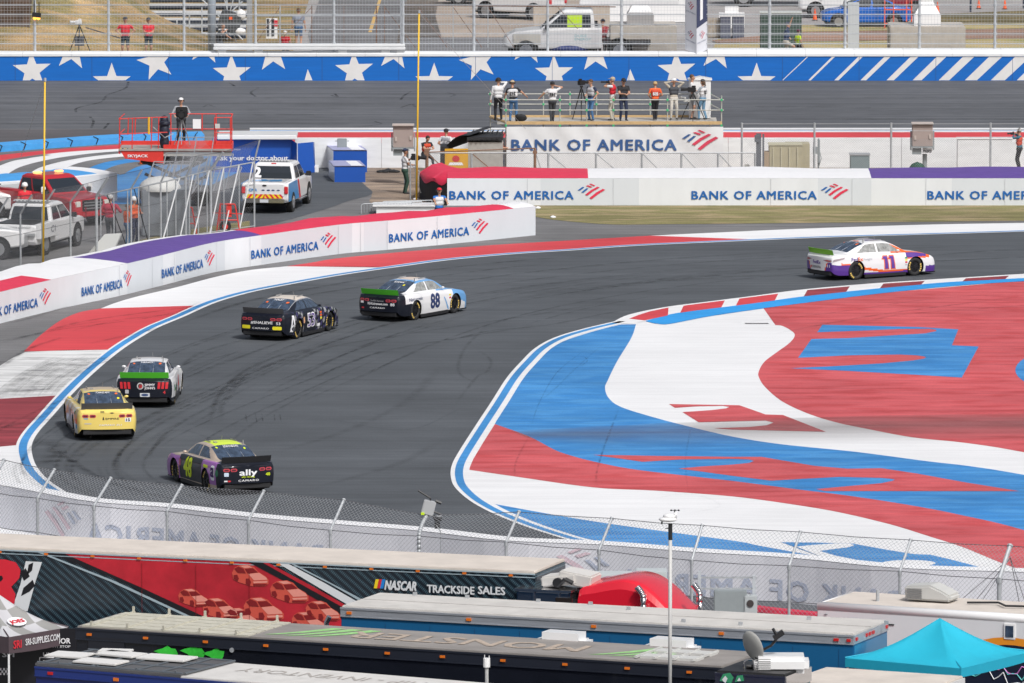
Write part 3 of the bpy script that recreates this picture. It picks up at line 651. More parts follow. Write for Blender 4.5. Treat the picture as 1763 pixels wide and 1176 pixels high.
mb=MB(); B2=[q+Vector((0,0,.02))for q in bk]; mb.strip([q+up+Vector((0,-.01,.02))for q in fw],[q+up+Vector((0,.02,.06))for q in bk]); mb.build('top_roll',M_vinylt,root,smooth=True).location=-o
fnm=path_fn(fw,0,-.02); M_gn=mat('ghost_navy',(.44,.48,.59),.6); M_gr=mat('ghost_red',(.68,.52,.58),.6)
for(ul,ur)in[(78,556),(935,1550)]:
 sl_,sr=s_at(fw,ul),s_at(fw,ur); Wd=sr-sl_
 mb=MB(); bank_sign(mb,(lambda s,t,a=sl_,b=sr:fnm(b-(s-a),t)),sl_,.07,Wd,0,1,ch=.58)
 mb.build('reversed_lettering',[M_gn,M_gr],root).location=-o
mb=MB(); pa=[P(x,y,.2)for x,y in[(1290,1050),(1340,1056),(1410,1063),(1480,1066)]]; mb.line(pa,.16,n=8); tag(mb.build('rolled_sheet',M_redt,origin=pa[0]),'red rolled sheet lying at the foot of the near chain-link fence','sheet')
FB=1.78
FP_=[(-90,842,-62,796),(-22,846,7,792),(64.7,857.6,93.6,809),(161.7,871,190.6,823.6),(287.6,880.4,313,836),(428,895.7,454,846),(569,913,592,860.7),(721.7,923,735,887),(871.4,933.4,893.6,881.3),(1031.4,947,1053.5,892.5),(1191,964.7,1209,904.5),(1358.7,974,1378,915.8),(1549.4,983.5,1568,929.7),(1720.5,996.7,1739,940),(1900,1008,1918,950)]
nf=thing('chain_link_fence','long galvanised chain-link fence with angled tops in the foreground, between track and trailers','fence',P(871,1030)); o=nf.location.copy()
def chain(mb,rows,cell=.10,r=.004):
 """diamond wire over a ladder of polylines rows[k][i]"""
 n=len(rows[0]); S=[0]
 for i in range(n-1):S.append(S[-1]+(rows[0][i+1]-rows[0][i]).length)
 T=[0]
 for k in range(len(rows)-1):T.append(T[-1]+(rows[k+1][0]-rows[k][0]).length)
 def at(s,t):
  i=0
  while i<n-2 and S[i+1]<s:i+=1
  f=(s-S[i])/(S[i+1]-S[i]); k=0
  while k<len(rows)-2 and T[k+1]<t:k+=1
  g=(t-T[k])/(T[k+1]-T[k]); return rows[k][i].lerp(rows[k][i+1],f).lerp(rows[k+1][i].lerp(rows[k+1][i+1],f),g)
 HT,WD=T[-1],S[-1]; s=-HT
 while s<WD:
  for sg in(1,-1):
   ts=[0]+T[1:]; pts=[]
   st_=10;
   brk=sorted(set([0,HT]+T[1:-1]+[HT*j/4 for j in range(1,4)]))
   for t in brk:
    q=s+t if sg>0 else s+HT-t
    if 0<=q<=WD:pts.append(at(q,t))
   if len(pts)>1:
    for a,b in zip(pts,pts[1:]):mb.tube(a,b,r,n=3,caps=False)
  s+=cell
 return mb
bends,tips,bases=[],[],[]
for a,b,c,d in FP_:
 q=P(a,b,FB); bends.append(q); bases.append(Vector((q.x,q.y,0)))
 dz=.78; tq=PY(c,d,q.y+.75); tips.append(tq)
for i in range(len(FP_)):
 if i==7:continue
 mb=MB(); r=.065 if i==13 else .042
 mb.tube(bases[i]-o,bends[i]-o,r,n=8); mb.tube(bends[i]-o,tips[i]-o,r,n=8); mb.tube(bends[i]-o-Vector((0,0,.12)),bends[i]-o+Vector((0,0,.02)),r*1.35,n=8)
 mb.tube(tips[i]-o-(tips[i]-bends[i])*.02,tips[i]-o+(tips[i]-bends[i])*.02,r*1.4,n=8); mb.build('post',M_steel,nf,smooth=False)
mb=MB()
for A_ in(tips,bends,[b.lerp(c,.42)for b,c in zip(bases,bends)]):
 for a,b in zip(A_,A_[1:]):
  m_=a.lerp(b,.5)-Vector((0,0,.03)); mb.line([a-o,m_-o,b-o],.010,n=4)
mb.build('tension_wire',mat('dark_wire',(.10,.10,.11),.6,.3),nf)
mb=MB(); chain(mb,[[q-o for q in bases],[q-o for q in bends],[q-o for q in tips]],.135,.0044); mb.build('wire_mesh',M_wire,nf)
mb=MB()
for dx,dy,z0 in[(-1.5,-.4,.2),(-1.25,-.4,1.1),(-.9,-.4,.6),(1.1,-.3,0),(.7,-.3,.4)]:mb.tube(tips[13]-o-Vector((0,0,.3 if dx>0 else .35)),bases[13]-o+Vector((dx,dy,z0)),.012,n=4)
mb.build('guy_wire',mat('dark_wire',(.1,.1,.11)),nf)
cp_=thing('camera_pole','curved galvanised pole carrying a grey box and small cameras over the near fence','camera pole',bases[7]); b7=bases[7]
mb=MB(); L7=bends[7]-b7; T7=tips[7]-b7; mb.line(smooth_path([Vector((0,0,0)),L7*.6,L7,L7.lerp(T7,.5)+Vector((-.03,0,.03)),T7],5),.06,n=8); mb.build('pole',M_steel,cp_,smooth=True)
mb=MB(); mb.box(T7+Vector((.05,0,.22)),(.36,.22,.42),rz=.3,M=Matrix.Rotation(.25,3,'Y')); mb.build('box',mat('box_grey',(.42,.43,.44),.5),cp_,bevel=.02)
mb=MB(); mb.box(T7+Vector((-.12,-.13,.06)),(.1,.04,.07)); mb.build('sticker',mat('lime',(.55,.75,.02),.6),cp_)
mb=MB(); mb.tube(T7+Vector((-.25,0,.72)),T7+Vector((.1,0,.5)),.03); mb.tube(T7+Vector((.1,0,.5)),T7+Vector((.1,0,.3)),.02); mb.tube(T7+Vector((.2,0,.1)),T7+Vector((.42,0,.02)),.03)
mb.box(T7+Vector((.32,0,-.1)),(.22,.2,.12)); mb.box(T7+Vector((.3,-.05,-.28)),(.16,.16,.2)); mb.tube(T7+Vector((.42,0,.35)),T7+Vector((.25,0,.42)),.05); mb.tube(T7+Vector((.1,0,.1)),T7+Vector((.35,0,-.35)),.018)
mb.build('camera',M_black,cp_)
mb=MB(); mb.tube(T7+Vector((.32,0,-.04)),T7+Vector((.32,0,0)),.1,n=10); mb.tube((.62,0,.3),(.62,0,1.95),.012,n=4); mb.tube((.62,0,1.9),(.5,0,2.1),.012,n=4); mb.build('bracket',M_steel,cp_)
M_glass=mat('tinted_glass',(.05,.075,.12),.1,var=.6,scale=5,spec=.9)
M_glassl=mat('side_net_glass',(.30,.31,.30),.25,var=.5,scale=7)
M_well=mat('wheel_well_black',(.006,.006,.006),.9)
M_tyre=mat('tyre',(.02,.02,.021),.75)
M_rim=mat('dark_rim',(.035,.036,.04),.35,.6)
M_tyel=mat('tyre_yellow',(.75,.52,.12),.7)
def hermite(xs,ys,x):
 n=len(xs)
 if x<=xs[0]:return ys[0]
 if x>=xs[-1]:return ys[-1]
 i=max(k for k in range(n-1)if xs[k]<=x); h=xs[i+1]-xs[i]; t=(x-xs[i])/h
 def dlt(k):return(ys[k+1]-ys[k])/(xs[k+1]-xs[k])
 def m(k):
  if k<=0:return dlt(0)
  if k>=n-1:return dlt(n-2)
  a,b=dlt(k-1),dlt(k)
  return 0 if a*b<=0 else 2*a*b/(a+b)
 m0,m1=m(i),m(i+1)
 return(2*t**3-3*t*t+1)*ys[i]+(t**3-2*t*t+t)*h*m0+(-2*t**3+3*t*t)*ys[i+1]+(t**3-t*t)*h*m1
ST=[(-2.46,.84,.36,.86,.70,.60,.90),(-2.38,.90,.27,.93,.71,.60,.965),(-2.15,.945,.20,.945,.72,.62,.985),(-1.85,.965,.19,.95,.73,.62,.995),(-1.62,.97,.19,.945,.74,.62,1.02),(-1.2,.965,.19,.93,.76,.60,1.19),(-.80,.95,.18,.92,.78,.58,1.315),(-.35,.945,.17,.91,.79,.585,1.355),(.05,.945,.16,.90,.79,.58,1.35),(.36,.945,.16,.895,.785,.575,1.31),(.75,.95,.16,.89,.77,.61,1.14),(1.12,.96,.16,.88,.74,.64,.955),(1.42,.97,.16,.865,.70,.52,.90),(1.8,.965,.15,.82,.66,.48,.855),(2.15,.93,.13,.74,.58,.42,.775),(2.38,.86,.12,.62,.5,.36,.65),(2.47,.78,.12,.50,.4,.3,.52)]
SX=[s[0]for s in ST]
def sect(x):
 w,zs,zb,gb,gt,zt=[hermite(SX,[s[k]for s in ST],x)for k in range(1,7)]
 fl=0
 for wc in(-1.37,1.42):
  d=abs(x-wc)
  if d<.55:fl=max(fl,.02*math.cos(d/.55*PI/2))
 w+=fl
 return[(w*.955,zs),(w*.985,zs+(zb-zs)*.22),(w,zs+(zb-zs)*.5),(w*.985,zs+(zb-zs)*.82),(w*.93,zb-.005),(gb,zb+.012),(gb+(gt-gb)*.5,zb+.01+(zt-zb)*.50),(gt,zt-(zt-zb)*.10-.006),(gt*.62,zt-.004),(0,zt+.006)]
def crv(pts,u):
 """position on the section control polygon, mildly rounded"""
 n=len(pts); i=min(int(u),n-2); f=u-i
 return(pts[i][0]*(1-f)+pts[i+1][0]*f,pts[i][1]*(1-f)+pts[i+1][1]*f)
def car_grid():
 xs=[]
 x=-2.46
 while x<2.47:xs.append(x); x+=.042
 xs.append(2.47)
 for s in(-1.60,-.80,.38,1.10):xs.append(s)
 xs=sorted(set(round(q,4)for q in xs)); us=[i*.2 for i in range(46)]
 return xs,us
WR=.345
def race_car(label,loc,rz,paintfn,mats,tail,spoiler,rimcol=None,glass_side=M_glassl,decals=None,roofm=None):
 """paintfn(x,y,z,part)->material index; part in side/deck/roof/rear/hood/front"""
 root=thing('race_car',label,'race car',loc,rz)
 xs,us=car_grid(); nu=len(us)
 groups={'body':MB(),'rear_window':MB(),'windshield':MB(),'side_window':MB()}
 V={}
 for i,x in enumerate(xs):
  sc_=sect(x)
  for j,u in enumerate(us):
   y,z=crv(sc_,u); X=x
   V[(i,j)]=(X,y,z)
 def wheelc(x):return-1.37 if x<0 else 1.42
 inside=set()
 for(i,j),(x,y,z)in list(V.items()):
  if us[j]<=3.6:
   wc=wheelc(x); dx,dz=x-wc,z-.345; d=math.hypot(dx,dz)
   if .30<d<.385:V[(i,j)]=(wc+dx/d*.385,y,.345+dz/d*.385)
 for sgn in(1,-1):
  for i in range(len(xs)-1):
   for j in range(nu-1):
    ks=[(i,j),(i+1,j),(i+1,j+1),(i,j+1)]
    pts=[V[k]for k in ks]
    cx=sum(p[0]for p in pts)/4; cy=sum(p[1]for p in pts)/4; cz=sum(p[2]for p in pts)/4; uc=(us[j]+us[j+1])/2
    if uc<=3.7 and min(math.hypot(p[0]-wheelc(cx),p[2]-.345)for p in pts)<.384:continue
    g='body'
    if-1.60<cx<-.80 and uc>7.0:g='rear_window'
    elif .38<cx<1.10 and uc>7.0:g='windshield'
    elif 5.25<uc<6.75:
     zt=(cx+1.22)/.45 if cx<-.3 else(.92-cx)/.5
     h=(uc-5.25)/1.5
     if zt>h and not(-.30<cx<-.22)and-1.2<cx<.92:g='side_window'
    part='side' if uc<4.6 else('green' if uc<7 else('deck' if cx<-1.6 else('roof' if cx<.4 else 'hood')))
    if cx<-1.95 and part=='green':part='deck'
    mi=paintfn(cx,sgn,cz,part,uc)if g=='body' else 0
    q=[(p[0],sgn*p[1],p[2])for p in pts]
    groups[g].add(q,[(0,1,2,3)if sgn<0 else(3,2,1,0)],mi)
 B=groups['body']
 for end in(0,-1):
  x=xs[end]; sc_=sect(x); ny=14
  prof=[crv(sc_,u)for u in us[:26]]
  def fp(y,z,w_):return(x+(-.10 if end==0 else .12)*(1-(abs(y)/w_)**2.4),y,z)
  for j in range(len(prof)-1):
   (y0,z0),(y1,z1)=prof[j],prof[j+1]
   for k in range(-ny,ny):
    a,b=k/ny,(k+1)/ny
    q=[fp(y0*a,z0,y0),fp(y0*b,z0,y0),fp(y1*b,z1,y1),fp(y1*a,z1,y1)]
    if end==0:q=[q[3],q[2],q[1],q[0]]
    B.add(q,[(0,1,2,3)],paintfn(x,(a+b)/2*y0,(z0+z1)/2,'rear' if end==0 else 'front',0))
  w_,zt=prof[-1][0],prof[-1][1]
  top=[crv(sc_,u)for u in us[25:]]
  for j in range(len(top)-1):
   for sgn in(1,-1):
    (y0,z0),(y1,z1)=top[j],top[j+1]
    q=[(x,sgn*y0,z0),(x,sgn*y1,z1),fp(sgn*y1,zt,w_),fp(sgn*y0,zt,w_)]
    B.add(q,[(0,1,2,3)],paintfn(x,y0,zt,'deck' if end==0 else 'hood',5))
 for g in groups.values():g.keepn=False
 body=B.build('body',mats,root,smooth=True)
 bm=bmesh.new(); bm.from_mesh(body.data); bmesh.ops.smooth_vert
 bm.free()
 bvh=BVHTree.FromPolygons([q for q in B.v],[f for f in B.f])
 for nm,mm in(('rear_window',M_glass),('windshield',M_glass),('side_window',glass_side)):
  if nm=='side_window':
   for sgn in(1,-1):
    m2=MB(); G=groups[nm]
    for f in G.f:
     if G.v[f[0]].y*sgn>0:m2.add([G.v[k]for k in f],[(0,1,2,3)])
    m2.build(nm,mm,root,smooth=True)
  else:groups[nm].build(nm,mm,root,smooth=True)
 mb=MB()
 for y in(-.22,.22):mb.line([sectop(-1.58,y)+Vector((0,0,.012)),sectop(-.82,y)+Vector((0,0,.012))],.008,n=4)
 mb.build('window_brace',mat('brace_grey',(.30,.33,.38),.5),root)
 well=MB()
 for wc in(-1.37,1.42):
  for sgn in(1,-1):
   n=14; A=[]; B2=[]
   for k in range(n+1):
    a=-.35+(PI+.7)*k/n; yw=.90 if True else 0
    y_out=crv(sect(wc+.385*math.cos(a)),1.5)[0]-.012
    A.append(Vector((wc+.385*math.cos(a),sgn*y_out,.345+.385*math.sin(a)))); B2.append(Vector((wc+.385*math.cos(a),sgn*.5,.345+.385*math.sin(a))))
   well.strip(A,B2); well.add(B2,[tuple(range(n+1))])
 well.box((0,0,.2),(4.7,1.5,.06)); well.box((-2.2,0,.33),(.5,1.45,.3)); well.build('underbody',M_well,root)
 sk=MB()
 for sgn in(1,-1):sk.box((.02,sgn*.905,.12),(1.95,.03,.11))
 sk.box((2.36,0,.10),(.22,1.6,.05)); sk.box((-2.44,0,.27),(.10,1.5,.12),M=None)
 sk.prism([(-2.30,.30,.30),(-2.40,.52,.10),(-2.36,.52,.10),(-2.26,.30,.30)],(0,.02,0)); sk.build('skirt',M_black,root)
 for wc in(-1.37,1.42):
  for sgn in(1,-1):
   mb=MB(); yo=sgn*.935; yi=sgn*.63; n=26
   prof=[(yi,.2),(yi,.315),(yi+sgn*.03,WR),(yo-sgn*.03,WR),(yo,.318),(yo,.215),(yo-sgn*.03,.205)]
   for a in range(n):
    t0,t1=2*PI*a/n,2*PI*(a+1)/n
    for(y0,r0),(y1,r1)in zip(prof,prof[1:]):
     mb.add([(wc+r0*math.cos(t0),y0,WR+r0*math.sin(t0)),(wc+r1*math.cos(t0),y1,WR+r1*math.sin(t0)),(wc+r1*math.cos(t1),y1,WR+r1*math.sin(t1)),(wc+r0*math.cos(t1),y0,WR+r0*math.sin(t1))],[(0,1,2,3)])
   wh=mb.build('wheel',M_tyre,root,smooth=True)
   rm=MB(); rm.tube((wc,yo-sgn*.10,WR),(wc,yo-sgn*.05,WR),.2,n=20); rm.tube((wc,yo-sgn*.05,WR),(wc,yo-sgn*.01,WR),.05,n=10)
   for k in range(10):
    a=2*PI*k/10; rm.box((wc+.12*math.cos(a),yo-sgn*.035,WR+.12*math.sin(a)),(.15,.02,.03),M=Matrix.Rotation(-a,3,'Y'))
   rm.build('rim',M_rim,wh)
   yl=MB()
   for a0,a1 in((.25,1.25),(PI+.25,PI+1.25))if wc<0 else((-.7,.5),(PI-.7,PI+.5)):
    nn=12
    for k in range(nn):
     if k%3==2:continue
     t0,t1=a0+(a1-a0)*k/nn,a0+(a1-a0)*(k+1)/nn
     yl.add([(wc+r*math.cos(t),yo+sgn*.004,WR+r*math.sin(t))for r,t in((.245,t0),(.305,t0),(.305,t1),(.245,t1))],[(0,1,2,3)])
   yl.build('tyre_lettering',M_tyel,wh)
 mb=MB(); n=10; pts=[]
 for k in range(n+1):
  y=-.80+1.6*k/n; bx=-2.36-.05*(1-(y/.8)**2); pts.append((bx,y))
 for(xa,ya),(xb,yb)in zip(pts,pts[1:]):
  mb.add([(xa,ya,.955),(xb,yb,.955),(xb-.07,yb,1.145),(xa-.07,ya,1.145),(xa+.02,ya,.955),(xb+.02,yb,.955),(xb-.05,yb,1.145),(xa-.05,ya,1.145)],[(0,1,2,3),(7,6,5,4),(3,2,6,7),(4,5,1,0)])
 mb.build('spoiler',spoiler,root)
 mb=MB(); mb.box((-.1,.42,1.365),(.5,.012,.03)); mb.box((-.1,-.42,1.365),(.5,.012,.03)); mb.tube((.1,-.1,1.35),(.02,-.1,1.50),.006,n=4); mb.box((-.45,.3,1.365),(.12,.1,.02)); mb.box((-.75,-.5,1.36),(.03,.03,.12))
 mb.build('roof_rail',mat('rail_grey',(.3,.3,.3)),root)
 for sgn in(1,-1):
  mb=MB(); mb.ell((.62,sgn*.90,.99),(.06,.07,.045),8,5); mb.tube((.62,sgn*.80,.96),(.62,sgn*.88,.98),.012,n=4); mb.build('mirror',mats[0],root,smooth=True)
 def rayp(o,d):
  h=bvh.ray_cast(Vector(o),Vector(d)); return h[0]
 def side(sgn):
  def mk(s,t):
   q=rayp((s if sgn<0 else-s,sgn*3,t),(0,-sgn,0)); q=q or Vector((s if sgn<0 else-s,sgn*.95,t)); return q+Vector((0,sgn*.006,0))
  return mk
 def rear(s,t):q=rayp((-5,-s,t),(1,0,0)); q=q or Vector((-2.5,-s,t)); return q+Vector((-.006,0,0))
 def top(s,t):q=rayp((t,-s,4),(0,0,-1)); q=q or Vector((t,-s,1.36)); return q+Vector((0,0,.006))
 wv=groups['rear_window']; bw=BVHTree.FromPolygons(wv.v,wv.f)
 def rwin(s,t):
  q=bw.ray_cast(Vector((-5,-s,t)),Vector((1,0,0)))[0]; q=q or Vector((-1.2,-s,t)); return q+Vector((-.008,0,.008))
 def patch(nm,fn,poly,m,parent=root,n=8):
  """solid shape on the skin: polygon (s,t) cut into small cells"""
  mb=MB(); s0=min(p[0]for p in poly); s1=max(p[0]for p in poly); t0=min(p[1]for p in poly); t1=max(p[1]for p in poly)
  ns=max(2,int((s1-s0)/.05)); nt_=max(2,int((t1-t0)/.05))
  for i in range(ns):
   for j in range(nt_):
    c=[(a,b)for a,b in poly]
    for ax,lo,hi in((0,s0+(s1-s0)*i/ns,s0+(s1-s0)*(i+1)/ns),(1,t0+(t1-t0)*j/nt_,t0+(t1-t0)*(j+1)/nt_)):
     for lim,sg in((lo,1),(hi,-1)):
      o_=[]
      for k in range(len(c)):
       a,b=c[k-1],c[k]; ia,ib=sg*(a[ax]-lim)>=-1e-9,sg*(b[ax]-lim)>=-1e-9
       if ia!=ib:t=(lim-a[ax])/(b[ax]-a[ax]); o_.append((a[0]+(b[0]-a[0])*t,a[1]+(b[1]-a[1])*t))
       if ib:o_.append(b)
      c=o_
      if len(c)<3:break
     if len(c)<3:break
    if len(c)>=3:mb.add([fn(a,b)for a,b in c],[tuple(range(len(c)))])
  return mb.build(nm,m,parent)
 def txt(nm,s,fn,x,y,h,w=None,m=None,bold=.03,shear=0.,parent=root,sp=1.):
  mb=MB(); text_on(mb,s,fn,x,y,h,w,0,bold,sp,shear,maxe=.07); mb.keepn=True; return mb.build(nm,m,parent)
 M_tl=mat('tail_lamp_red',(.45,.02,.03),.3,coat=.5); M_tld=mat('tail_lamp_bezel',(.02,.02,.02),.3)
 def rrect(x0,y0,x1,y1,c):return[(x0+c,y0),(x1-c,y0),(x1,y0+c),(x1,y1-c),(x1-c,y1),(x0+c,y1),(x0,y1-c),(x0,y0+c)]
 for sgn in(1,-1):
  if tail=='camaro':
   for a,b in((.36,.56),(.585,.785)):
    x0,x1=(a,b)if sgn>0 else(-b,-a)
    lp=patch('tail_lamp',rear,rrect(x0,.715,x1,.81,.03),mat('lamp_pinkred',(.50,.06,.08),.3))
    patch('lamp_core',lambda s,t:rear(s,t)+Vector((-.004,0,0)),rrect(x0+.035,.74,x1-.035,.785,.015),mat('lamp_core',(.10,.02,.03),.3),lp)
  elif tail=='mustang':
   for k in range(3):
    a=.44+k*.125; sl_=.02*sgn
    x0,x1=(a,a+.085)if sgn>0 else(-a-.085,-a)
    patch('tail_lamp',rear,[(x0,.63),(x1,.63),(x1+sl_,.84),(x0+sl_,.84)],mat('lamp_bright_red',(.62,.02,.03),.35))
  else:
   pl=[(.36,.76),(.60,.70),(.80,.69),(.84,.74),(.82,.80),(.60,.79)]
   lp=patch('tail_lamp',rear,[(a*sgn,b)for a,b in(pl if sgn>0 else pl)],mat('lamp_silver',(.35,.30,.32),.3))
   lq=[(.45,.745),(.78,.715),(.79,.74),(.62,.765)]
   patch('lamp_core',lambda s,t:rear(s,t)+Vector((-.004,0,0)),[(a*sgn,b)for a,b in lq],mat('lamp_bright_red',(.6,.02,.03)),lp)
   sg_=side(-1)if sgn>0 else side(1)
   pl2=[(-2.43,.70),(-1.95,.80),(-1.90,.86),(-2.40,.80)]
   patch('tail_lamp',sg_,[(a if sgn>0 else-a,b)for a,b in pl2],mat('lamp_silver',(.35,.3,.32)))
 root.scale=(1,1,1.05)
 if decals:decals(dict(side=side,rear=rear,top=top,rwin=rwin,patch=patch,txt=txt,root=root,rrect=rrect))
 return root
def sectop(x,y):
 s=sect(x); pts=s[7:]
 for(y0,z0),(y1,z1)in zip(pts,pts[1:]):
  if y1<=abs(y)<=y0:return Vector((x,y,z0+(z1-z0)*(y0-abs(y))/(y0-y1)))
 return Vector((x,y,s[-1][1]))
def car_at(u,v,u2,v2):
 """centre and heading from the ground points under the rear and front axles"""
 a,b=P(u,v),P(u2,v2); d=b-a; rz=math.atan2(d.y,d.x); c=a+d.normalized()*1.37; return c,rz
def heading(u,v,deg):
 """deg: 0 = driving straight away from the camera, positive = turned to the right"""
 return P(u,v),PI/2-math.radians(deg)
cw,cwd=mat('car_white',(.78,.78,.79),.3,coat=.6),None
ck=mat('car_black',(.008,.010,.018),.35,coat=.25,spec=.3)
cg=mat('playoff_green',(.09,.52,.03),.45); cg2=mat('playoff_lime',(.22,.55,.03),.45)
cpur=mat('car_purple',(.10,.035,.28),.35,coat=.4); cor=mat('car_orange',(.85,.13,.02),.35)
W_ink=mat('white_ink',(.82,.82,.84),.5); M_spk=mat('spoiler_black',(.02,.02,.022),.5); M_spg=mat('spoiler_smoke',(.08,.08,.085),.35)
oring=mat('car_orange2',(.85,.16,.03),.5); limeink=mat('lime_ink',(.66,.80,.02),.5); M_dn=mat('dark_navy',(.015,.025,.08),.4,coat=.3); yelink=mat('yellow_ink',(.80,.70,.02),.5)
def win_head(D,name='',c=W_ink):
 if name:D['txt']('window_lettering',name,D['rwin'],-.20,1.275,.032,.40,c,.03)
 D['patch']('window_sticker',D['rwin'],D['rrect'](.38,1.24,.46,1.275,.01),oring); D['patch']('window_sticker',D['rwin'],D['rrect'](-.47,1.24,-.40,1.27,.01),oring)
def f11(x,y,z,part,u):
 s=-y
 if part=='side':
  e=.66+(x+2.46)*-.08
  if x<-1.30:
   if z<.60-(x+2.4)*.02:return 1
   if z<.68-(x+2.4)*.10 and x>-2.1:return 2
  if-1.1<x<1.1 and z<.24:return 1
  if-1.0<x<.2 and .24<z<.46-(x+1.0)*.17:return 2 if z>.36-(x+1)*.16 else 0
  if-.2<x<1.05 and .24<=z<.275:return 2
  if x>1.0:
   if z>.72 and x<1.95:return 1
   if z>.66 and x<2.1:return 2
   if z<.36 and x>1.9:return 1
  return 0
 if part=='rear':return 1 if(abs(y)>.50+(z-.4)*.5 and z<.68)else(2 if abs(y)>.45+(z-.4)*.5 and z<.68 else 0)
 if part=='green':return 2 if(x>.35 and u<6.8)else 0
 if part=='hood':return 1 if u<7.3 and x>1.2 else 0
 if part=='front':return 1
 return 0
def d11(D):
 R=D['side'](-1); L=D['side'](1)
 for fn,xo in((R,0),(L,0)):
  g_=-1 if fn is R else 1; x0=-.10 if fn is R else-.55
  for k in range(2):
   X=x0+k*.30; ol=[(X+.06,.31),(X+.30,.31),(X+.20,.84),(X-.02,.84),(X-.09,.70),(X+.03,.68)]; il=[(X+.10,.34),(X+.26,.34),(X+.17,.81),(X+.01,.81),(X-.045,.725),(X+.065,.71)]
   D['patch']('door_number',fn,ol,oring); D['patch']('door_number',(lambda s,t,f=fn,g=g_:f(s,t)+Vector((0,g*.005,0))),il,mat('num_purple',(.12,.05,.32)))
  D['txt']('fender_lettering','FedEx',fn,-1.62 if fn is R else 1.0,.70,.13,.52,mat('num_purple',(.12,.05,.32)),.03)
  D['patch']('lettering_patch',(lambda s,t,f=fn,g=(-1 if fn is R else 1):f(s,t)+Vector((0,g*.006,0))),[(-1.32,.695),(-1.08,.695),(-1.08,.84),(-1.32,.84)],cw)if fn is R else None
  if fn is R:D['txt']('fender_lettering','Ex',(lambda s,t,f=fn:f(s,t)+Vector((0,-.010,0))),-1.31,.70,.13,.22,oring,.03)
  if fn is R:D['txt']('fender_lettering','Freight',fn,-1.04,.70,.09,.42,mat('grey_ink',(.45,.45,.5)),.01)
  if fn is R:
   for k,(c,z)in enumerate([(mat('sponsor_green',(.05,.3,.12)),.72),(yelink,.64),(mat('sponsor_red',(.6,.03,.04)),.56),(mat('sponsor_grey',(.5,.5,.52)),.47)]):
    D['patch']('sponsor_sticker',fn,D['rrect'](.93,z-.05,1.03,z+.01,.01),c)
 D['txt']('tail_lettering','FedEx',D['rear'],-.27,.60,.12,.50,mat('num_purple',(.12,.05,.32)),.03)
 D['txt']('tail_lettering','TOYOTA',D['rear'],-.32,.44,.08,.56,mat('sponsor_darkgrey',(.1,.1,.1)),.03)
 D['patch']('tail_badge',D['rear'],[(-.42,.44),(-.35,.44),(-.35,.52),(-.42,.52)],mat('sponsor_red',(.6,.03,.04)))
 D['txt']('tail_number','11',D['rear'],.62,.50,.10,.12,W_ink,.03)
 D['txt']('roof_number','11',lambda s,t:D['top'](t*0+(s),t),-.33,-.45,.62,.60,cpur,.05)
 D['txt']('header_lettering','FedEx',D['top'],-.2,-.77,.10,.4,cor,.03); win_head(D)
c_,h_=heading(1500,475,57)
race_car('white race car with purple tail, orange trim and purple number 11, ahead of all others',c_,h_,f11,[cw,cpur,cor],'camry',cg2,decals=d11)
cblu=mat('car_blue',(.14,.36,.68),.3,coat=.5)
def f88(x,y,z,part,u):
 if part=='rear':return 1
 if part=='side':
  if x<-2.1:return 1
  if x<-1.6 and z<.6:return 1
  if(x>1.25 and z>.62-(x-1.25)*.3)or x>2.2:return 2
  return 0
 if part=='green':return 2 if(x>-.9 and(u>6.75 or x>.3))else 0
 if part=='deck':return 1
 if part=='roof':return 2 if(u<7.35 or x>.1 or x<-.66)else 0
 if part in('hood','front'):return 2
 return 0
def d88(D):
 R=D['side'](-1); nv=mat('num_navy',(.02,.04,.13))
 D['txt']('door_number','88',R,-.30,.33,.50,.62,nv,.06); D['txt']('door_number','88',D['side'](1),-.55,.33,.50,.62,nv,.06)
 D['txt']('fender_lettering','Nationwide',R,-1.85,.70,.11,.95,nv,.02)
 D['patch']('fender_stripe',R,[(.62,.66),(.68,.66),(1.0,.20),(.92,.20)],cblu)
 for z,c in((.72,yelink),(.62,mat('sponsor_red',(.6,.03,.04)))):D['patch']('sponsor_sticker',R,D['rrect'](.98,z-.05,1.10,z+.01,.01),c)
 D['txt']('tail_lettering','REALtirement.com',D['rear'],-.42,.60,.085,.86,W_ink,.03); D['txt']('tail_lettering','The REAL Retirement',D['rear'],-.30,.72,.05,.58,mat('sponsor_grey',(.5,.5,.52)),.02)
 D['txt']('tail_lettering','CAMARO',D['rear'],-.32,.47,.055,.64,W_ink,.03,sp=1.2); D['txt']('tail_number','88',D['rear'],.55,.58,.10,.16,W_ink,.03)
 D['patch']('tail_badge',D['rear'],[(-.76,.64),(-.62,.64),(-.62,.72),(-.76,.72)],cw); D['patch']('tail_badge',D['rear'],[(-.72,.45),(-.60,.45),(-.60,.50),(-.72,.50)],mat('sponsor_red',(.6,.03,.04)))
 D['patch']('roof_patch',D['top'],[(-.3,-.6),(.3,-.6),(.25,.1),(-.25,.1)],mat('roof_tan',(.62,.52,.45)))
 D['patch']('window_sticker',D['rwin'],D['rrect'](.28,1.17,.36,1.21,.01),yelink); D['txt']('window_lettering','BOWMAN',D['rwin'],-.2,1.25,.03,.4,W_ink)
c_,h_=heading(712,543,31)
race_car('white and blue race car number 88 with bright green spoiler and black tail',c_,h_,f88,[cw,ck,cblu],'camaro',cg,decals=d88)
def f53(x,y,z,part,u):
 if part=='side':
  if x<-1.85:return 0
  q=math.sin(x*9+z*14)+math.sin(x*21-z*9)
  if-.9<x<.1:return 0
  return 1 if q>.7 else(2 if q<-1.2 else 0)
 if part=='green':return 1 if u>6.8 else 0
 if part=='roof':return 3
 return 0
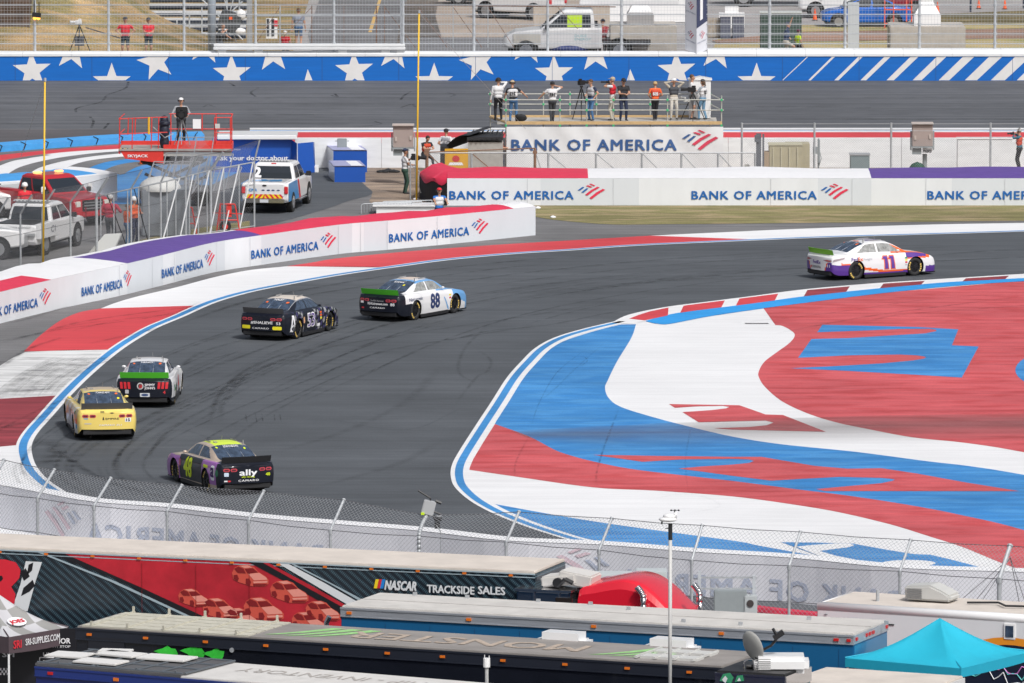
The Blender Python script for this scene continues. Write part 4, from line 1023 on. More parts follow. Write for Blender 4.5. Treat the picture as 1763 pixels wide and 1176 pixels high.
def d53(D):
 R=D['side'](-1)
 D['txt']('door_number','53',R,-.55,.34,.46,.62,W_ink,.09); D['txt']('door_number','53',lambda s,t:R(s,t)+Vector((0,-.005,0)),-.53,.35,.44,.58,cpur,.02)
 D['patch']('quarter_mark',R,[(-2.10,.30),(-1.93,.86),(-1.80,.86),(-1.70,.45),(-1.78,.45),(-1.87,.74),(-2.0,.30)],W_ink)
 D['patch']('quarter_mark',R,[(-2.1,.42),(-1.85,.55),(-1.85,.48),(-2.0,.40),(-1.85,.30),(-1.95,.28)],W_ink)
 for z,c in((.78,cor),(.68,cor),(.58,yelink)):D['patch']('sponsor_sticker',R,D['rrect'](.55,z-.06,.70,z,.01),c)
 D['patch']('sponsor_sticker',R,D['rrect'](-.95,.5,-.80,.72,.02),mat('sponsor_peach',(.65,.38,.2))); D['patch']('sponsor_sticker',R,D['rrect'](.3,.28,.55,.38,.01),W_ink)
 D['txt']('tail_lettering','#SHALIEVE',D['rear'],-.42,.60,.09,.86,W_ink,.04,.15); D['txt']('tail_lettering','CAMARO',D['rear'],-.36,.42,.055,.66,W_ink,.03,sp=1.2)
 D['patch']('tail_patch',D['rear'],D['rrect'](-.80,.42,-.45,.54,.02),yelink); D['patch']('tail_patch',D['rear'],D['rrect'](.44,.40,.78,.52,.02),yelink); D['txt']('tail_number','53',D['rear'],.58,.58,.09,.15,W_ink,.03)
 D['txt']('window_lettering','HALEY',D['rwin'],-.17,1.26,.04,.36,W_ink,.03)
 for a in(.36,-.46):D['patch']('window_sticker',D['rwin'],D['rrect'](a,1.19,a+.1,1.23,.01),oring);
c_,h_=heading(500,575,23)
race_car('black race car number 53 with silver flank graphics and yellow patches on its tail',c_,h_,f53,[ck,mat('car_silver',(.50,.50,.52),.25,.5),mat('car_darkpurple',(.05,.04,.14),.3),mat('roof_tan2',(.62,.55,.48),.4)],'camaro',M_spg,glass_side=M_glass,decals=d53)
def f4(x,y,z,part,u):
 if part=='rear':return 1
 if part=='deck':return 1
 if part=='side':return 1 if(x<-2.35 or(z<.33 and x<1))else 0
 return 0
def d4(D):
 D['txt']('tail_lettering','JIMMY',D['rear'],.02,.72,.075,.34,W_ink,.04); D['txt']('tail_lettering',"JOHN'S",D['rear'],.02,.62,.075,.34,W_ink,.04)
 D['patch']('tail_logo',D['rear'],[(-.12+.11*math.cos(a),.72+.11*math.sin(a))for a in[2*PI*k/16 for k in range(16)]],mat('logo_grey',(.5,.5,.5)))
 D['patch']('tail_logo',lambda s,t:D['rear'](s,t)+Vector((-.004,0,0)),[(-.12+.075*math.cos(a),.72+.075*math.sin(a))for a in[2*PI*k/12 for k in range(12)]],mat('logo_dark',(.08,.03,.03)))
 D['txt']('tail_logo','JJ',lambda s,t:D['rear'](s,t)+Vector((-.008,0,0)),-.17,.68,.08,.1,mat('sponsor_red',(.6,.03,.04)),.04)
 D['patch']('tail_plate',D['rear'],D['rrect'](-.13,.38,.19,.50,.01),mat('plate_silver',(.6,.62,.65)))
 D['patch']('tail_plate',lambda s,t:D['rear'](s,t)+Vector((-.004,0,0)),[(.03+.12*math.cos(a),.44+.04*math.sin(a))for a in[2*PI*k/16 for k in range(16)]],mat('navy_oval',(.03,.06,.16)))
 D['patch']('tail_badge',D['rear'],D['rrect'](-.62,.48,-.50,.60,.01),mat('sponsor_grey',(.5,.5,.52))); D['txt']('tail_number','4',D['rear'],.62,.47,.10,.08,mat('sponsor_red',(.6,.03,.04)),.04)
 D['txt']('roof_lettering','BUSCH',D['top'],-.34,-.2,.12,.68,mat('roof_grey_ink',(.5,.42,.4)),.0); win_head(D,'HARVICK')
 R=D['side'](-1); D['txt']('door_number','4',R,-.2,.34,.46,.34,mat('sponsor_red',(.6,.03,.04)),.05); D['patch']('sponsor_sticker',R,D['rrect'](-1.95,.5,-1.75,.7,.02),mat('sponsor_darkgreen',(.03,.16,.08)))
 L=D['side'](1); D['patch']('sponsor_sticker',L,D['rrect'](1.9,.62,2.2,.82,.02),mat('sponsor_darkgreen',(.03,.16,.08))); D['txt']('door_number','4',L,0,.34,.46,.34,mat('sponsor_red',(.6,.03,.04)),.05)
c_,h_=heading(258,688,2)
race_car('white race car with bright green spoiler and black tail with three red bars each side',c_,h_,f4,[cw,ck],'mustang',cg,decals=d4,glass_side=M_glass).scale=(1.04,1.04,1.08)
cyl=mat('car_yellow',(.80,.62,.16),.3,coat=.5)
def f15(x,y,z,part,u):
 if part=='side':
  q=math.sin(x*7+z*5)
  if x<-2.2:return 0
  if z<.5:return 1
  return 2 if q>.6 else(1 if q<-.5 else 0)
 if part=='roof':return 2 if(u>7.2 and x>-.6)else 0
 return 0
def d15(D):
 bk=mat('car_ink_black',(.03,.03,.03),.5)
 D['txt']('tail_lettering','EMPIRE',D['rear'],-.06,.655,.055,.42,bk,.02); D['txt']('tail_lettering','15',D['rear'],.58,.60,.08,.13,bk,.03); D['txt']('tail_lettering','CAMARO ZL1',D['rear'],-.26,.47,.05,.70,W_ink,.03,sp=1.1)
 D['patch']('tail_patch',D['rear'],D['rrect'](.55,.58,.74,.70,.01),W_ink); D['txt']('tail_number','15',lambda s,t:D['rear'](s,t)+Vector((-.004,0,0)),.59,.605,.075,.11,bk,.03)
 D['patch']('tail_badge',D['rear'],[(-.16,.65),(-.10,.65),(-.12,.74),(-.14,.74)],bk); D['patch']('tail_badge',D['rear'],D['rrect'](-.22,.86,-.10,.90,.005),bk); D['patch']('tail_badge',D['rear'],[(.06,.855),(.14,.875),(.22,.855),(.14,.835)],bk)
 D['patch']('tail_badge',D['rear'],D['rrect'](-.74,.67,-.60,.70,.01),mat('badge_blue',(.1,.35,.6))); D['patch']('tail_badge',D['rear'],D['rrect'](-.72,.52,-.50,.55,.01),mat('sponsor_grey',(.5,.5,.52)))
 L=D['side'](1); D['patch']('sponsor_sticker',L,D['rrect'](2.05,.5,2.25,.66,.02),cor); D['patch']('sponsor_sticker',L,D['rrect'](2.05,.36,2.25,.49,.02),mat('badge_blue',(.1,.35,.6)))
 D['txt']('door_number','15',L,-.3,.35,.46,.6,W_ink,.05); D['patch']('sponsor_sticker',L,D['rrect'](1.8,.75,1.95,.86,.02),mat('sponsor_darkgreen',(.03,.16,.08))); win_head(D,'CHASTAIN'); D['patch']('window_sticker',D['rwin'],D['rrect'](.42,1.13,.50,1.17,.01),yelink)
c_,h_=heading(172,743,-8)
race_car('pale yellow race car number 15 with dark spoiler, running nearest the outside edge line',c_,h_,f15,[cyl,mat('car_offwhite',(.72,.70,.66),.3,coat=.4),mat('car_tan',(.50,.40,.28),.35)],'camaro',M_spg,decals=d15,glass_side=M_glass).scale=(1.06,1.06,1.10)
def f48(x,y,z,part,u):
 if part=='rear':return 1
 if part=='deck':return 1
 if part=='side':
  if x<-2.2:return 1
  if x<-1.0:
   return 2 if z>.5 else(0 if z<.3 else 2)
  if x<1.0:return 1 if z>.40 else(0 if z<.2 else 1)
  return 2 if z<.82 else 0
 if part=='green':return 0
 if part=='roof':return 3 if u>7.6 else 0
 if part=='hood':return 0 if u<7.5 else 1
 return 0
def d48(D):
 L=D['side'](1)
 D['txt']('door_number','48',L,-.62,.30,.56,.66,limeink,.07,.12)
 D['txt']('tail_lettering','ally',D['rear'],-.28,.60,.17,.56,W_ink,.05); D['txt']('tail_lettering','ally racing',D['rear'],-.22,.535,.045,.42,limeink,.03)
 D['txt']('tail_lettering','CAMARO',D['rear'],-.32,.42,.055,.66,W_ink,.04,sp=1.2); D['txt']('tail_number','48',D['rear'],.58,.56,.09,.15,limeink,.04)
 D['patch']('tail_badge',D['rear'],D['rrect'](-.76,.58,-.62,.69,.01),mat('badge_pale',(.55,.65,.78))); D['patch']('tail_badge',D['rear'],D['rrect'](-.76,.42,-.66,.46,.005),W_ink); D['patch']('tail_badge',D['rear'],D['rrect'](-.65,.42,-.56,.46,.005),mat('sponsor_red',(.6,.03,.04)))
 D['patch']('quarter_panel_patch',L,D['rrect'](1.84,.42,2.12,.86,.05),W_ink)
 D['txt']('quarter_panel_letter','a',lambda s,t:L(s,t)+Vector((0,.006,0)),1.86,.53,.26,.22,mat('ink_darkpurple',(.06,.02,.12)),.06)
 D['patch']('sponsor_sticker',L,[(2.26+.09*math.cos(a),.66+.11*math.sin(a))for a in[2*PI*k/14 for k in range(14)]],mat('sponsor_darkgreen',(.03,.16,.08)))
 D['patch']('sponsor_sticker',L,D['rrect'](1.20,.74,1.60,.83,.02),limeink); D['patch']('sponsor_sticker',L,D['rrect'](-1.0,.55,-.88,.75,.01),mat('sponsor_red2',(.5,.1,.2)))
 D['txt']('window_lettering','JOHNSON',D['rwin'],-.24,1.26,.04,.48,W_ink,.03); D['patch']('window_sticker',D['rwin'],D['rrect'](-.48,1.24,-.42,1.27,.01),limeink); D['patch']('window_sticker',D['rwin'],D['rrect'](.38,1.2,.45,1.24,.01),limeink)
c_,h_=heading(378,836,-22)
race_car('black and purple race car number 48 with lime roof and lime number, nearest the camera',c_,h_,f48,[mat('car_gold',(.58,.46,.36),.3,.2,coat=.4),ck,mat('car_violet',(.34,.11,.42),.3,coat=.4),mat('roof_lime',(.62,.78,.06),.4)],'camaro',M_spk,decals=d48,glass_side=M_glass).scale=(1.03,1.03,1.07)
def ray_dir(u,v):return Vector(((u-881.5),FP*CP-(v-588)*SP,-(FP*SP+(v-588)*CP)))
class Trailer:
 def __init__(s,name,label,cat,a,b,h,W,L=None,anchor='b',z0=1.05,body=None,roof=None,rail=None,roofth=.08,wheels=True,railh=.22):
  A,B=P(a[0],a[1],h),P(b[0],b[1],h); d=(B-A); s.L=L or d.length; d.normalize()
  if L:A=B-d*L if anchor=='b' else A
  s.h,s.W=h,W; s.A=Vector((A.x,A.y,0)); s.d=d; s.rz=math.atan2(d.y,d.x)
  s.root=thing(name,label,cat,s.A,s.rz); s.M=Matrix.Translation(s.A)@Matrix.Rotation(s.rz,4,'Z'); s.Mi=s.M.inverted()
  L=s.L
  mb=MB(); mb.box((L/2,W/2,(z0+h)/2-.02),(L,W,h-z0-.04)); mb.build('body',body,s.root,bevel=.02)
  mb=MB(); n=max(2,int(L/1.22))
  mb.box((L/2,W/2,h+roofth/2-.03),(L-.04,W-.04,roofth)); mb.build('roof',roof,s.root,bevel=.015)
  if rail:
   mb=MB(); mb.box((L/2,-.012,h-railh/2),(L+.01,.03,railh)); mb.box((L+.012,W/2,h-railh/2),(.03,W,railh)); mb.box((L/2,-.018,h-.015),(L+.02,.05,.05)); mb.box((L/2,-.018,h-railh),(L+.02,.04,.025))
   mb.build('top_rail',rail,s.root)
  if wheels:
   for x in(2.0,3.3):
    for y in(.18,W-.18):
     mb=MB(); mb.tube((x,y-.14,.5),(x,y+.14,.5),.5,n=18); mb.build('wheel',M_tyre,s.root)
   mb=MB(); mb.box((L/2,W/2,.95),(L-1,.9,.18)); mb.box((1.6,W/2,.7),(2.6,1.2,.3)); mb.box((L-3,.4,.55),(.12,.12,.9)); mb.box((L-3,W-.4,.55),(.12,.12,.9)); mb.build('chassis',M_black,s.root)
 def side(s,u,v,off=.02):
  """photo point -> local point on the near side"""
  d=ray_dir(u,v); o=Vector((0,0,HC)); n=Vector((-s.d.y,s.d.x,0)); t=(s.A-o).dot(n)/d.dot(n); q=s.Mi@(o+d*t); return Vector((q.x,-off,q.z))
 def top(s,u,v,off=.06):q=s.Mi@P(u,v,s.h+.02); return Vector((q.x,q.y,s.h+off))
 def end(s,u,v,off=.02):
  d=ray_dir(u,v); o=Vector((0,0,HC)); e=s.M@Vector((s.L,0,0)); t=(e-o).dot(s.d)/d.dot(s.d); q=s.Mi@(o+d*t); return Vector((s.L+off,q.y,q.z))
 def art(s,name,polys,m,off=.02,f=None):
  f=f or s.side; mb=MB()
  for p in polys:mb.poly([f(u,v,off)for u,v in p])
  return mb.build(name,m,s.root)
 def txt(s,name,t,u,v,h,w,m,off=.03,bold=.05,shear=0):
  q=s.side(u,v,off); mb=MB(); q2=s.side(u+w,v,off)
  text_on(mb,t,lambda a,b:Vector((q.x+a,-off,q.z+b)),0,0,h,(q2.x-q.x),0,bold,1,shear); return mb.build(name,m,s.root)
def carbon(name,base,c2,sc=9.,ang=.9):
 m=bpy.data.materials.new(name); m.use_nodes=True; n=m.node_tree.nodes; L=m.node_tree.links; b=n['Principled BSDF']
 b.inputs['Roughness'].default_value=.25; b.inputs['Coat Weight'].default_value=.4
 tc=n.new('ShaderNodeTexCoord'); mp=n.new('ShaderNodeMapping'); mp.inputs['Rotation'].default_value=(0,ang,0); L.new(tc.outputs['Object'],mp.inputs[0])
 wv=n.new('ShaderNodeTexWave'); wv.inputs['Scale'].default_value=sc*.35; wv.bands_direction='X'; L.new(mp.outputs[0],wv.inputs[0])
 w2=n.new('ShaderNodeTexWave'); w2.inputs['Scale'].default_value=sc*1.2; w2.bands_direction='Z'; L.new(mp.outputs[0],w2.inputs[0])
 q=n.new('ShaderNodeMath'); q.operation='MULTIPLY'; L.new(wv.outputs[1],q.inputs[0]); L.new(w2.outputs[1],q.inputs[1])
 p=n.new('ShaderNodeMath'); p.operation='POWER'; L.new(q.outputs[0],p.inputs[0]); p.inputs[1].default_value=1.6
 mx=n.new('ShaderNodeMix'); mx.data_type='RGBA'; mx.inputs[6].default_value=base+(1,); mx.inputs[7].default_value=c2+(1,); L.new(p.outputs[0],mx.inputs[0]); L.new(mx.outputs[2],b.inputs['Base Color'])
 return m
R_dirt=mat('dusty_white_roof',(.62,.56,.50),.8,var=.12,scale=1.3,bump=.1)
R_grey=mat('dusty_grey_roof',(.27,.25,.235),.85,var=.2,scale=1.6,bump=.15,stretch=(.5,1,1))
R_pale=mat('pale_roof',(.56,.54,.51),.8,var=.14,scale=1.5)
ART_W=mat('art_white',(.70,.72,.74),.35); ART_R=mat('art_red',(.50,.02,.035),.35,var=.35,scale=.7); ART_K=mat('art_black',(.012,.012,.016),.3)
ART_S=mat('art_silverblue',(.36,.45,.50),.35)
amber=mat('amber_lens',(.75,.18,.02),.3); redlens=mat('red_lens',(.55,.02,.02),.3)
T1=Trailer('race_hauler_trailer','long carbon-patterned race trailer with a red swoosh of racing cars and NASCAR TRACKSIDE SALES lettering','trailer',(0,945),(921,987),4.05,2.6,L=17.2,body=carbon('carbon_wrap',(.010,.016,.024),(.085,.16,.20),5.5),roof=R_dirt,z0=1.0)
T1.art('red_swoosh',[[(108,951.5),(434,967),(500,1002),(586,1050),(604,1100),(420,1100),(357,1064),(240,1010)]],ART_R,.012)
T1.art('black_band',[[(76,949),(108,951.5),(240,1010),(357,1064),(420,1100),(380,1100),(330,1063),(200,996)]],ART_K,.016)
T1.art('silver_line',[[(58,948),(66,948.3),(200,1001),(331,1062),(390,1100),(380,1100),(322,1062),(190,1001)]],ART_S,.020)
T1.art('black_band',[[(426,966.5),(452,968),(520,1004),(596,1046),(640,1100),(610,1100),(580,1052),(500,1006)]],ART_K,.020)
T1.art('red_line',[[(452,968),(462,968.5),(540,1010),(610,1050),(610,1056),(530,1012)]],ART_R,.024)
T1.art('white_stripe',[[(478,969),(496,970),(560,1004),(632,1045),(640,1062),(604,1044),(540,1006)]],ART_W,.020)
T1.art('silver_line',[[(500,970),(506,970.3),(575,1006),(640,1040),(640,1046),(570,1006)]],ART_S,.020)
T1.art('big_letter_red',[[(-60,962),(10,963),(28,968),(36,981),(34,995),(26,1004),(20,1010),(27,1022),(26,1042),(-60,1042)]],mat('letter_red',(.70,.02,.04),.25,coat=.5),.026)
T1.art('big_letter_eye',[[(-20,991),(4,991),(6,996),(2,1001),(-20,1001)]],ART_K,.032)
T1.art('big_letter_white',[[(45,966),(73,967.5),(62,1000),(48,1052),(20,1052),(36,1005)]],ART_W,.026)
T1.art('chequer',[[(36,986),(45,978),(52,992),(42,1000)],[(48,1006),(57,998),(61,1008),(52,1018),(37,1026),(41,1012)],[(50,972),(58,968),(56,982),(47,990)]],ART_K,.032)
ca,cb2,ck2=mat('print_car_light',(.80,.30,.24),.35),mat('print_car_mid',(.62,.09,.06),.35),mat('print_car_dark',(.22,.012,.015),.35)
for(x,y,k)in[(430,992,1.0),(497,1020,1.05),(333,1030,.85),(379,1049,1.0),(453,1050,1.1),(555,1053,.95),(415,1064,.9),(531,1072,.95)]:
 def S(pts,k=k,x=x,y=y):return[(x+a*k,y+b*k)for a,b in pts]
 T1.art('printed_car',[S([(-30,-6),(-26,-14),(-18,-19),(-2,-20),(8,-16),(16,-7),(28,0),(33,6),(33,13),(26,17),(4,17),(-16,11),(-28,5)])],cb2,.024)
 T1.art('printed_car',[S([(-17,-18),(-3,-19),(5,-15),(-8,-14)]),S([(-2,-4),(17,-6),(29,2),(31,6),(8,7)]),S([(6,9),(31,8),(31,11),(8,12)])],ca,.028)
 T1.art('printed_car',[S([(-8,-13),(6,-14),(15,-7),(-3,-5)]),S([(-26,-13),(-19,-17),(-10,-13),(-6,-5),(-20,-6)]),S([(-27,-2),(-21,-3),(-18,4),(-20,8),(-27,4)]),S([(-6,4),(0,4),(3,10),(1,16),(-6,13)]),S([(6,13),(31,13),(26,16),(7,16)])],ck2,.032)
x=647
for c in((.85,.62,.02),(.62,.03,.04),(.02,.22,.62)):
 T1.art('logo_bar',[[(x-3,1012.5),(x+2.5,1012.8),(x+6,997.2),(x+.5,997)]],mat('bar_%.2f'%c[0],c,.4),.03); x+=5.4
T1.art('logo_bar',[[(655,1013),(660.5,1013.2),(664,997.6),(658.5,997.4)]],mat('bar_0.02',(.02,.22,.62)),.032)
T1.txt('side_lettering','NASCAR',663,1014.5,.235,54,ART_W,shear=.18,bold=.09)
T1.txt('side_lettering','TRACKSIDE',736,1019.5,.20,81,ART_W,bold=.06); T1.txt('side_lettering','SALES',824,1022,.20,46,ART_W,bold=.06)
mb=MB()
for u in range(-80,900,80):q=T1.side(u,948+u*.0455,.03); mb.box((q.x,-.03,3.97),(.10,.04,.05))
mb.build('marker_light',amber,T1.root)
mb=MB(); mb.box((T1.L/2,-.008,3.93),(T1.L,.02,.02)); mb.box((T1.L/2,-.01,4.02),(T1.L,.03,.03)); mb.build('seam_rail',ART_S,T1.root)
for u in(245,430,338):
 q=T1.side(u,1000,.02); mb=MB(); mb.box((q.x,-.036,2.5),(.008,.004,2.7)); mb.build('panel_joint',ck2,T1.root)
tr=thing('red_truck_cab','glossy red sleeper truck cab with chrome exhaust stacks in front of the carbon-patterned trailer','truck',T1.M@Vector((T1.L+.85,-.3,0)),T1.rz); tr.scale=(1,1,.985)
def lx(u):return(T1.Mi@P(u,1230,0)).x-T1.L-.3
Mred=mat('truck_red',(.68,.012,.03),.25,coat=.6)
prof=[(1012,1.2),(1012,3.3),(1013,3.78),(1040,3.90),(1075,4.02),(1098,4.05),(1125,3.96),(1150,3.72),(1175,3.38),(1192,3.15),(1222,2.25),(1300,2.0),(1345,1.85),(1362,1.4),(1362,.6),(1012,.6)]
pr=smooth_path([Vector((lx(u),0,z))for u,z in prof[1:10]],4); pr=[Vector((lx(1012),0,.6))]+pr+[Vector((lx(u),0,z))for u,z in prof[10:15]]
mb=MB(); rows=[]
for y,s_ in((.12,.93),(.20,.985),(.45,1.0),(1.25,1.01),(2.05,1.0),(2.28,.98),(2.38,.93)):
 rows.append([Vector((q.x if q.z<2.6 else q.x,y,.6+(q.z-.6)*(s_ if q.z>2.4 else 1)-(0)))for q in pr])
for a,b in zip(rows,rows[1:]):mb.strip(a,b)
mb.add(rows[0],tessellate_polygon([rows[0]])); mb.add(rows[-1],tessellate_polygon([rows[-1]])); cab=mb.build('cab',Mred,tr,smooth=False)
for p in cab.data.polygons:p.use_smooth=abs(p.normal.y)<.6
mb=MB(); a,b=Vector((lx(1194),.35,3.08)),Vector((lx(1221),.35,2.32)); mb.add([a,b,b+Vector((0,1.7,0)),a+Vector((0,1.7,0))],[(0,1,2,3)]); mb.xf(Matrix.Translation((.03,0,.03))); mb.build('windshield',M_glass,tr)
mb=MB(); mb.add([(lx(1165),.10,2.4),(lx(1212),.10,2.4),(lx(1190),.10,3.0),(lx(1165),.10,3.0)],[(0,1,2,3)]); mb.build('side_window',M_glass,tr)
chrome=mat('chrome',(.62,.62,.64),.12,.95)
for uu,yy in((1136,-.02),(1222,.9)):
 mb=MB(); x=lx(uu); mb.line(smooth_path([Vector((x+.02,yy,1.2)),Vector((x+.02,yy,3.45)),Vector((x-.03,yy,3.75)),Vector((x-.16,yy,3.92))],5),.085,n=10); mb.build('exhaust_stack',chrome,tr,smooth=True)
for xx in(lx(1040),lx(1080),lx(1330)):
 for y in(.2,2.3):mb=MB(); mb.tube((xx,y-.15,.5),(xx,y+.15,.5),.5,n=18); mb.build('wheel',M_tyre,tr)
cbn=thing('chrome_cabinet','mirror-polished cabinet with white air units on top, behind the red truck cab','cabinet',T1.M@Vector((lx(893)+T1.L+.95,-.45,0)),T1.rz)
mb=MB(); w1=lx(994)-lx(893); mb.box((w1/2-.0,.9,2.15),(w1,1.7,3.0)); mb.build('cabinet_body',mat('mirror_steel',(.42,.45,.50),.10,.95),cbn,bevel=.05)
mb=MB(); mb.box((w1*.33,.03,2.15),(.05,.04,3.0)); mb.box((w1*.80,.03,2.15),(.05,.04,3.0)); mb.box((w1/2,.9,3.66),(w1+.1,1.8,.06)); mb.build('cabinet_trim',chrome,cbn)
mb=MB(); mb.box((w1*.9,.02,3.1),(.45,.06,.8)); mb.build('cabinet_panel',mat('dark_bronze',(.06,.045,.04),.2,.6),cbn)
mb=MB(); mb.box((w1*.70,.8,3.88),(.95,.8,.28),M=Matrix.Rotation(-.12,3,'Y')); mb.box((w1*1.0,.9,3.92),(.9,.9,.35),M=Matrix.Rotation(.15,3,'Y')); mb.tube((w1*.5,.5,3.55),(w1*.85,.5,3.62),.10,n=8); mb.build('air_unit',mat('offwhite_plastic',(.62,.60,.57),.5),cbn,bevel=.05)
mb=MB(); mb.tube((w1*.72,.3,3.75),(w1*.86,.3,3.95),.06); mb.tube((w1*.86,.3,3.95),(w1*1.0,.3,3.86),.06); mb.tube((w1*.72,.33,3.85),(w1*.72,.25,3.85),.13,n=12); mb.build('hose',M_black,cbn)
mb=MB(); mb.box((lx(1008)-lx(893),1.2,2.9),(.4,1.6,1.0)); mb.build('rear_panel',M_black,cbn)
MB_blue=mat('trailer_blue',(.012,.115,.27),.35,var=.06,scale=.8,coat=.3)
rail_m=mat('brushed_rail',(.50,.53,.58),.35,.5,var=.15,scale=5,stretch=(.3,1,3))
T2=Trailer('box_trailer','plain blue box trailer with bright metal top rail and pale roof','trailer',(587,1046),(1470,1094.5),4.1,2.6,body=MB_blue,roof=R_pale,rail=rail_m)
mb=MB()
for u in(602,808,1023,1243):q=T2.side(u,1060,.03); mb.box((q.x,-.045,3.98),(.13,.03,.07))
mb.build('marker_light',amber,T2.root)
mb=MB()
for y in(.12,.9,1.15,1.4,2.45):mb.box((T2.L+.04,y,4.0),(.03,.13,.08))
mb.box((T2.L-.45,-.045,3.98),(.13,.03,.07)); mb.box((T2.L-.12,-.045,3.98),(.1,.03,.07)); mb.build('marker_light',redlens,T2.root)
mb=MB(); random.seed(5)
for k in range(9):x=1+k*1.6+random.uniform(-.3,.3); mb.box((x,random.choice((.35,1.9,2.4)),4.19),(.1,.06,.09))
mb.build('roof_fitting',M_steel,T2.root)
for k in range(1,12):mb=MB(); mb.box((k*1.22,-.004,2.45),(.012,.004,2.6)); mb.build('panel_joint',mat('joint_dark',(.01,.06,.16),.5),T2.root)
mb=MB(); mb.box((T2.L+.004,1.3,2.43),(.006,2.5,2.8)); mb.build('end_panel',mat('end_blue',(.015,.17,.34),.3,coat=.3),T2.root)
mb=MB(); mb.box((T2.L/2,1.3,4.152),(T2.L,.012,.012)); mb.build('roof_seam',R_grey,T2.root)
tk=thing('black_truck_cab','black truck cab with an upright exhaust at the left end of the blue trailer','truck',T2.M@Vector((-2.6,.1,0)),T2.rz)
mb=MB(); mb.box((1.0,1.2,1.9),(2.4,2.3,2.3)); mb.box((2.28,.4,3.0),(.5,.9,.75)); mb.build('cab',M_black,tk,bevel=.08)
mb=MB(); mb.line([Vector((2.2,-.1,1)),Vector((2.2,-.1,3.7)),Vector((2.28,-.1,3.85))],.07,n=8); mb.build('exhaust_stack',chrome,tk)
mb=MB(); mb.box((2.5,-.02,2.95),(.28,.1,.5)); mb.build('mirror_panel',ART_W,tk)
for x in(0,2.2):mb=MB(); mb.tube((x,0,.5),(x,.3,.5),.5,n=16); mb.build('wheel',M_tyre,tk)
T3=Trailer('team_trailer','black team trailer with torn green shapes on its side and faint lettering along the roof','trailer',(131,1081),(1243,1150.5),4.1,2.6,body=mat('trailer_black',(.010,.012,.018),.25,var=.2,scale=1.2,coat=.4),roof=R_grey,rail=mat('black_rail',(.03,.035,.05),.3,.3),railh=.28)
mb=MB()
for u,v in((155,0),(252,0),(355,0),(459,0),(562,0),(668,0),(763,0),(867,0),(974,0),(1081,0),(1188,0)):q=T3.side(u,1100,.03); mb.box((q.x,-.05,3.96),(.13,.03,.06))
mb.build('marker_light',amber,T3.root)
gr=mat('slime_green',(.05,.62,.06),.35,var=.5,scale=2.2)
for dx,w_,dy in((0,42,-4),(45,44,-5),(84,36,0)):
 X=265+dx; T3.art('claw_shape',[[(X,1125+dy),(X+8,1122+dy),(X+16,1120+dy),(X+24,1115+dy),(X+30,1120+dy),(X+38,1121+dy),(X+w_,1130+dy),(X+w_-4,1138+dy),(X+w_-6,1146+dy),(X+18,1146+dy),(X+20,1136+dy),(X+12,1130+dy)]],gr,.02)
mb=MB(); mb.box((.85,-.02,3.1),(1.0,.015,1.6)); mb.build('side_door',mat('door_black',(.02,.022,.03),.3),T3.root)
mb=MB(); q=T3.side(400,1119,.02); mb.tube((q.x,-.02,q.z),(q.x,-.045,q.z),.06,n=12); mb.build('port',M_steel,T3.root)
mb=MB(); q0,q1=T3.top(224,1062),T3.top(430,1088); Ld=4.6
for k in range(5):mb.box((Ld/2+.15,.25+k*.52,4.15),(Ld,.44,.05))
for k in range(5):mb.box((.4+k*1.0,1.3,4.19),(.06,2.5,.04))
for k in range(5):mb.box((.4+k*1.0,.05,4.22),(.05,.05,.14)); mb.box((.4+k*1.0,2.5,4.24),(.05,.05,.2))
mb.build('roof_deck',mat('pale_decking',(.50,.48,.40),.8,var=.15,scale=4),T3.root)
tan=mat('faded_tan_ink',(.45,.37,.30),.8,var=.3,scale=6); fgr=mat('faded_green_ink',(.30,.58,.22),.8,var=.25,scale=6)
mb=MB();
def rooftxt(s,u0,u1,v,h):
 a,b=T3.top(u0,v),T3.top(u1,v+(u1-u0)*.0625)
 text_on(mb,s,lambda p,q:Vector((b.x-p,1.8-q,4.158)),0,0,h*.8,b.x-a.x,0,.03)
rooftxt('MONSTER',585,990,1100,1.25); mb.build('roof_lettering',tan,T3.root)
for U in(440,1000):
 for k in range(3):
  u0=U+k*32; v0=1099+(U-440)*.0625+k*2; a=T3.top(u0,v0); b=T3.top(u0+88,v0-9)
  mb=MB(); mb.poly([Vector((a.x,.45+.0,4.16)),Vector((a.x+.35,.62,4.16)),Vector((a.x+.9,1.2,4.16)),Vector((a.x+1.5,2.1,4.16)),Vector((a.x+1.15,2.15,4.16)),Vector((a.x+.7,1.35,4.16)),Vector((a.x+.35,.85,4.16))]); mb.build('roof_claw_mark',fgr,T3.root)
mb=MB(); x=T3.L-1.6
for y in(.7,1.6):mb.box((x,y,4.16),(1.5,.5,.10));
for k in range(4):mb.box((x-.8+k*.5,1.15,4.2),(.05,1.7,.06))
mb.build('roof_hatch',mat('hatch_white',(.55,.55,.53),.6),T3.root)
for ua in(870,1057):
 q=T3.top(ua+42,1122+(ua-870)*.0625); mb=MB(); mb.box((q.x,2.75,4.08),(1.35,.9,.50)); tag(mb.xf(T3.M).build('air_conditioner',M_wpaint,bevel=.19,origin=T3.M@Vector((q.x,2.75,4.02))),'white humped roof air conditioner at the far edge of the black trailer roof, %s one'%('left' if ua<900 else 'right'),'air conditioner','humped roof air conditioners')
T4=Trailer('rack_trailer','dark blue trailer at the lower left corner with a roof rack and white roof','trailer',(61,1147.6),(311,1168),4.1,2.6,L=17.5,anchor='a',body=mat('deep_blue',(.012,.022,.14),.3,coat=.4),roof=mat('white_roof',(.60,.585,.56),.8,var=.1,scale=2),rail=mat('blue_rail',(.02,.04,.2),.3))
xr=(T4.Mi@P(311,1168,4.1)).x
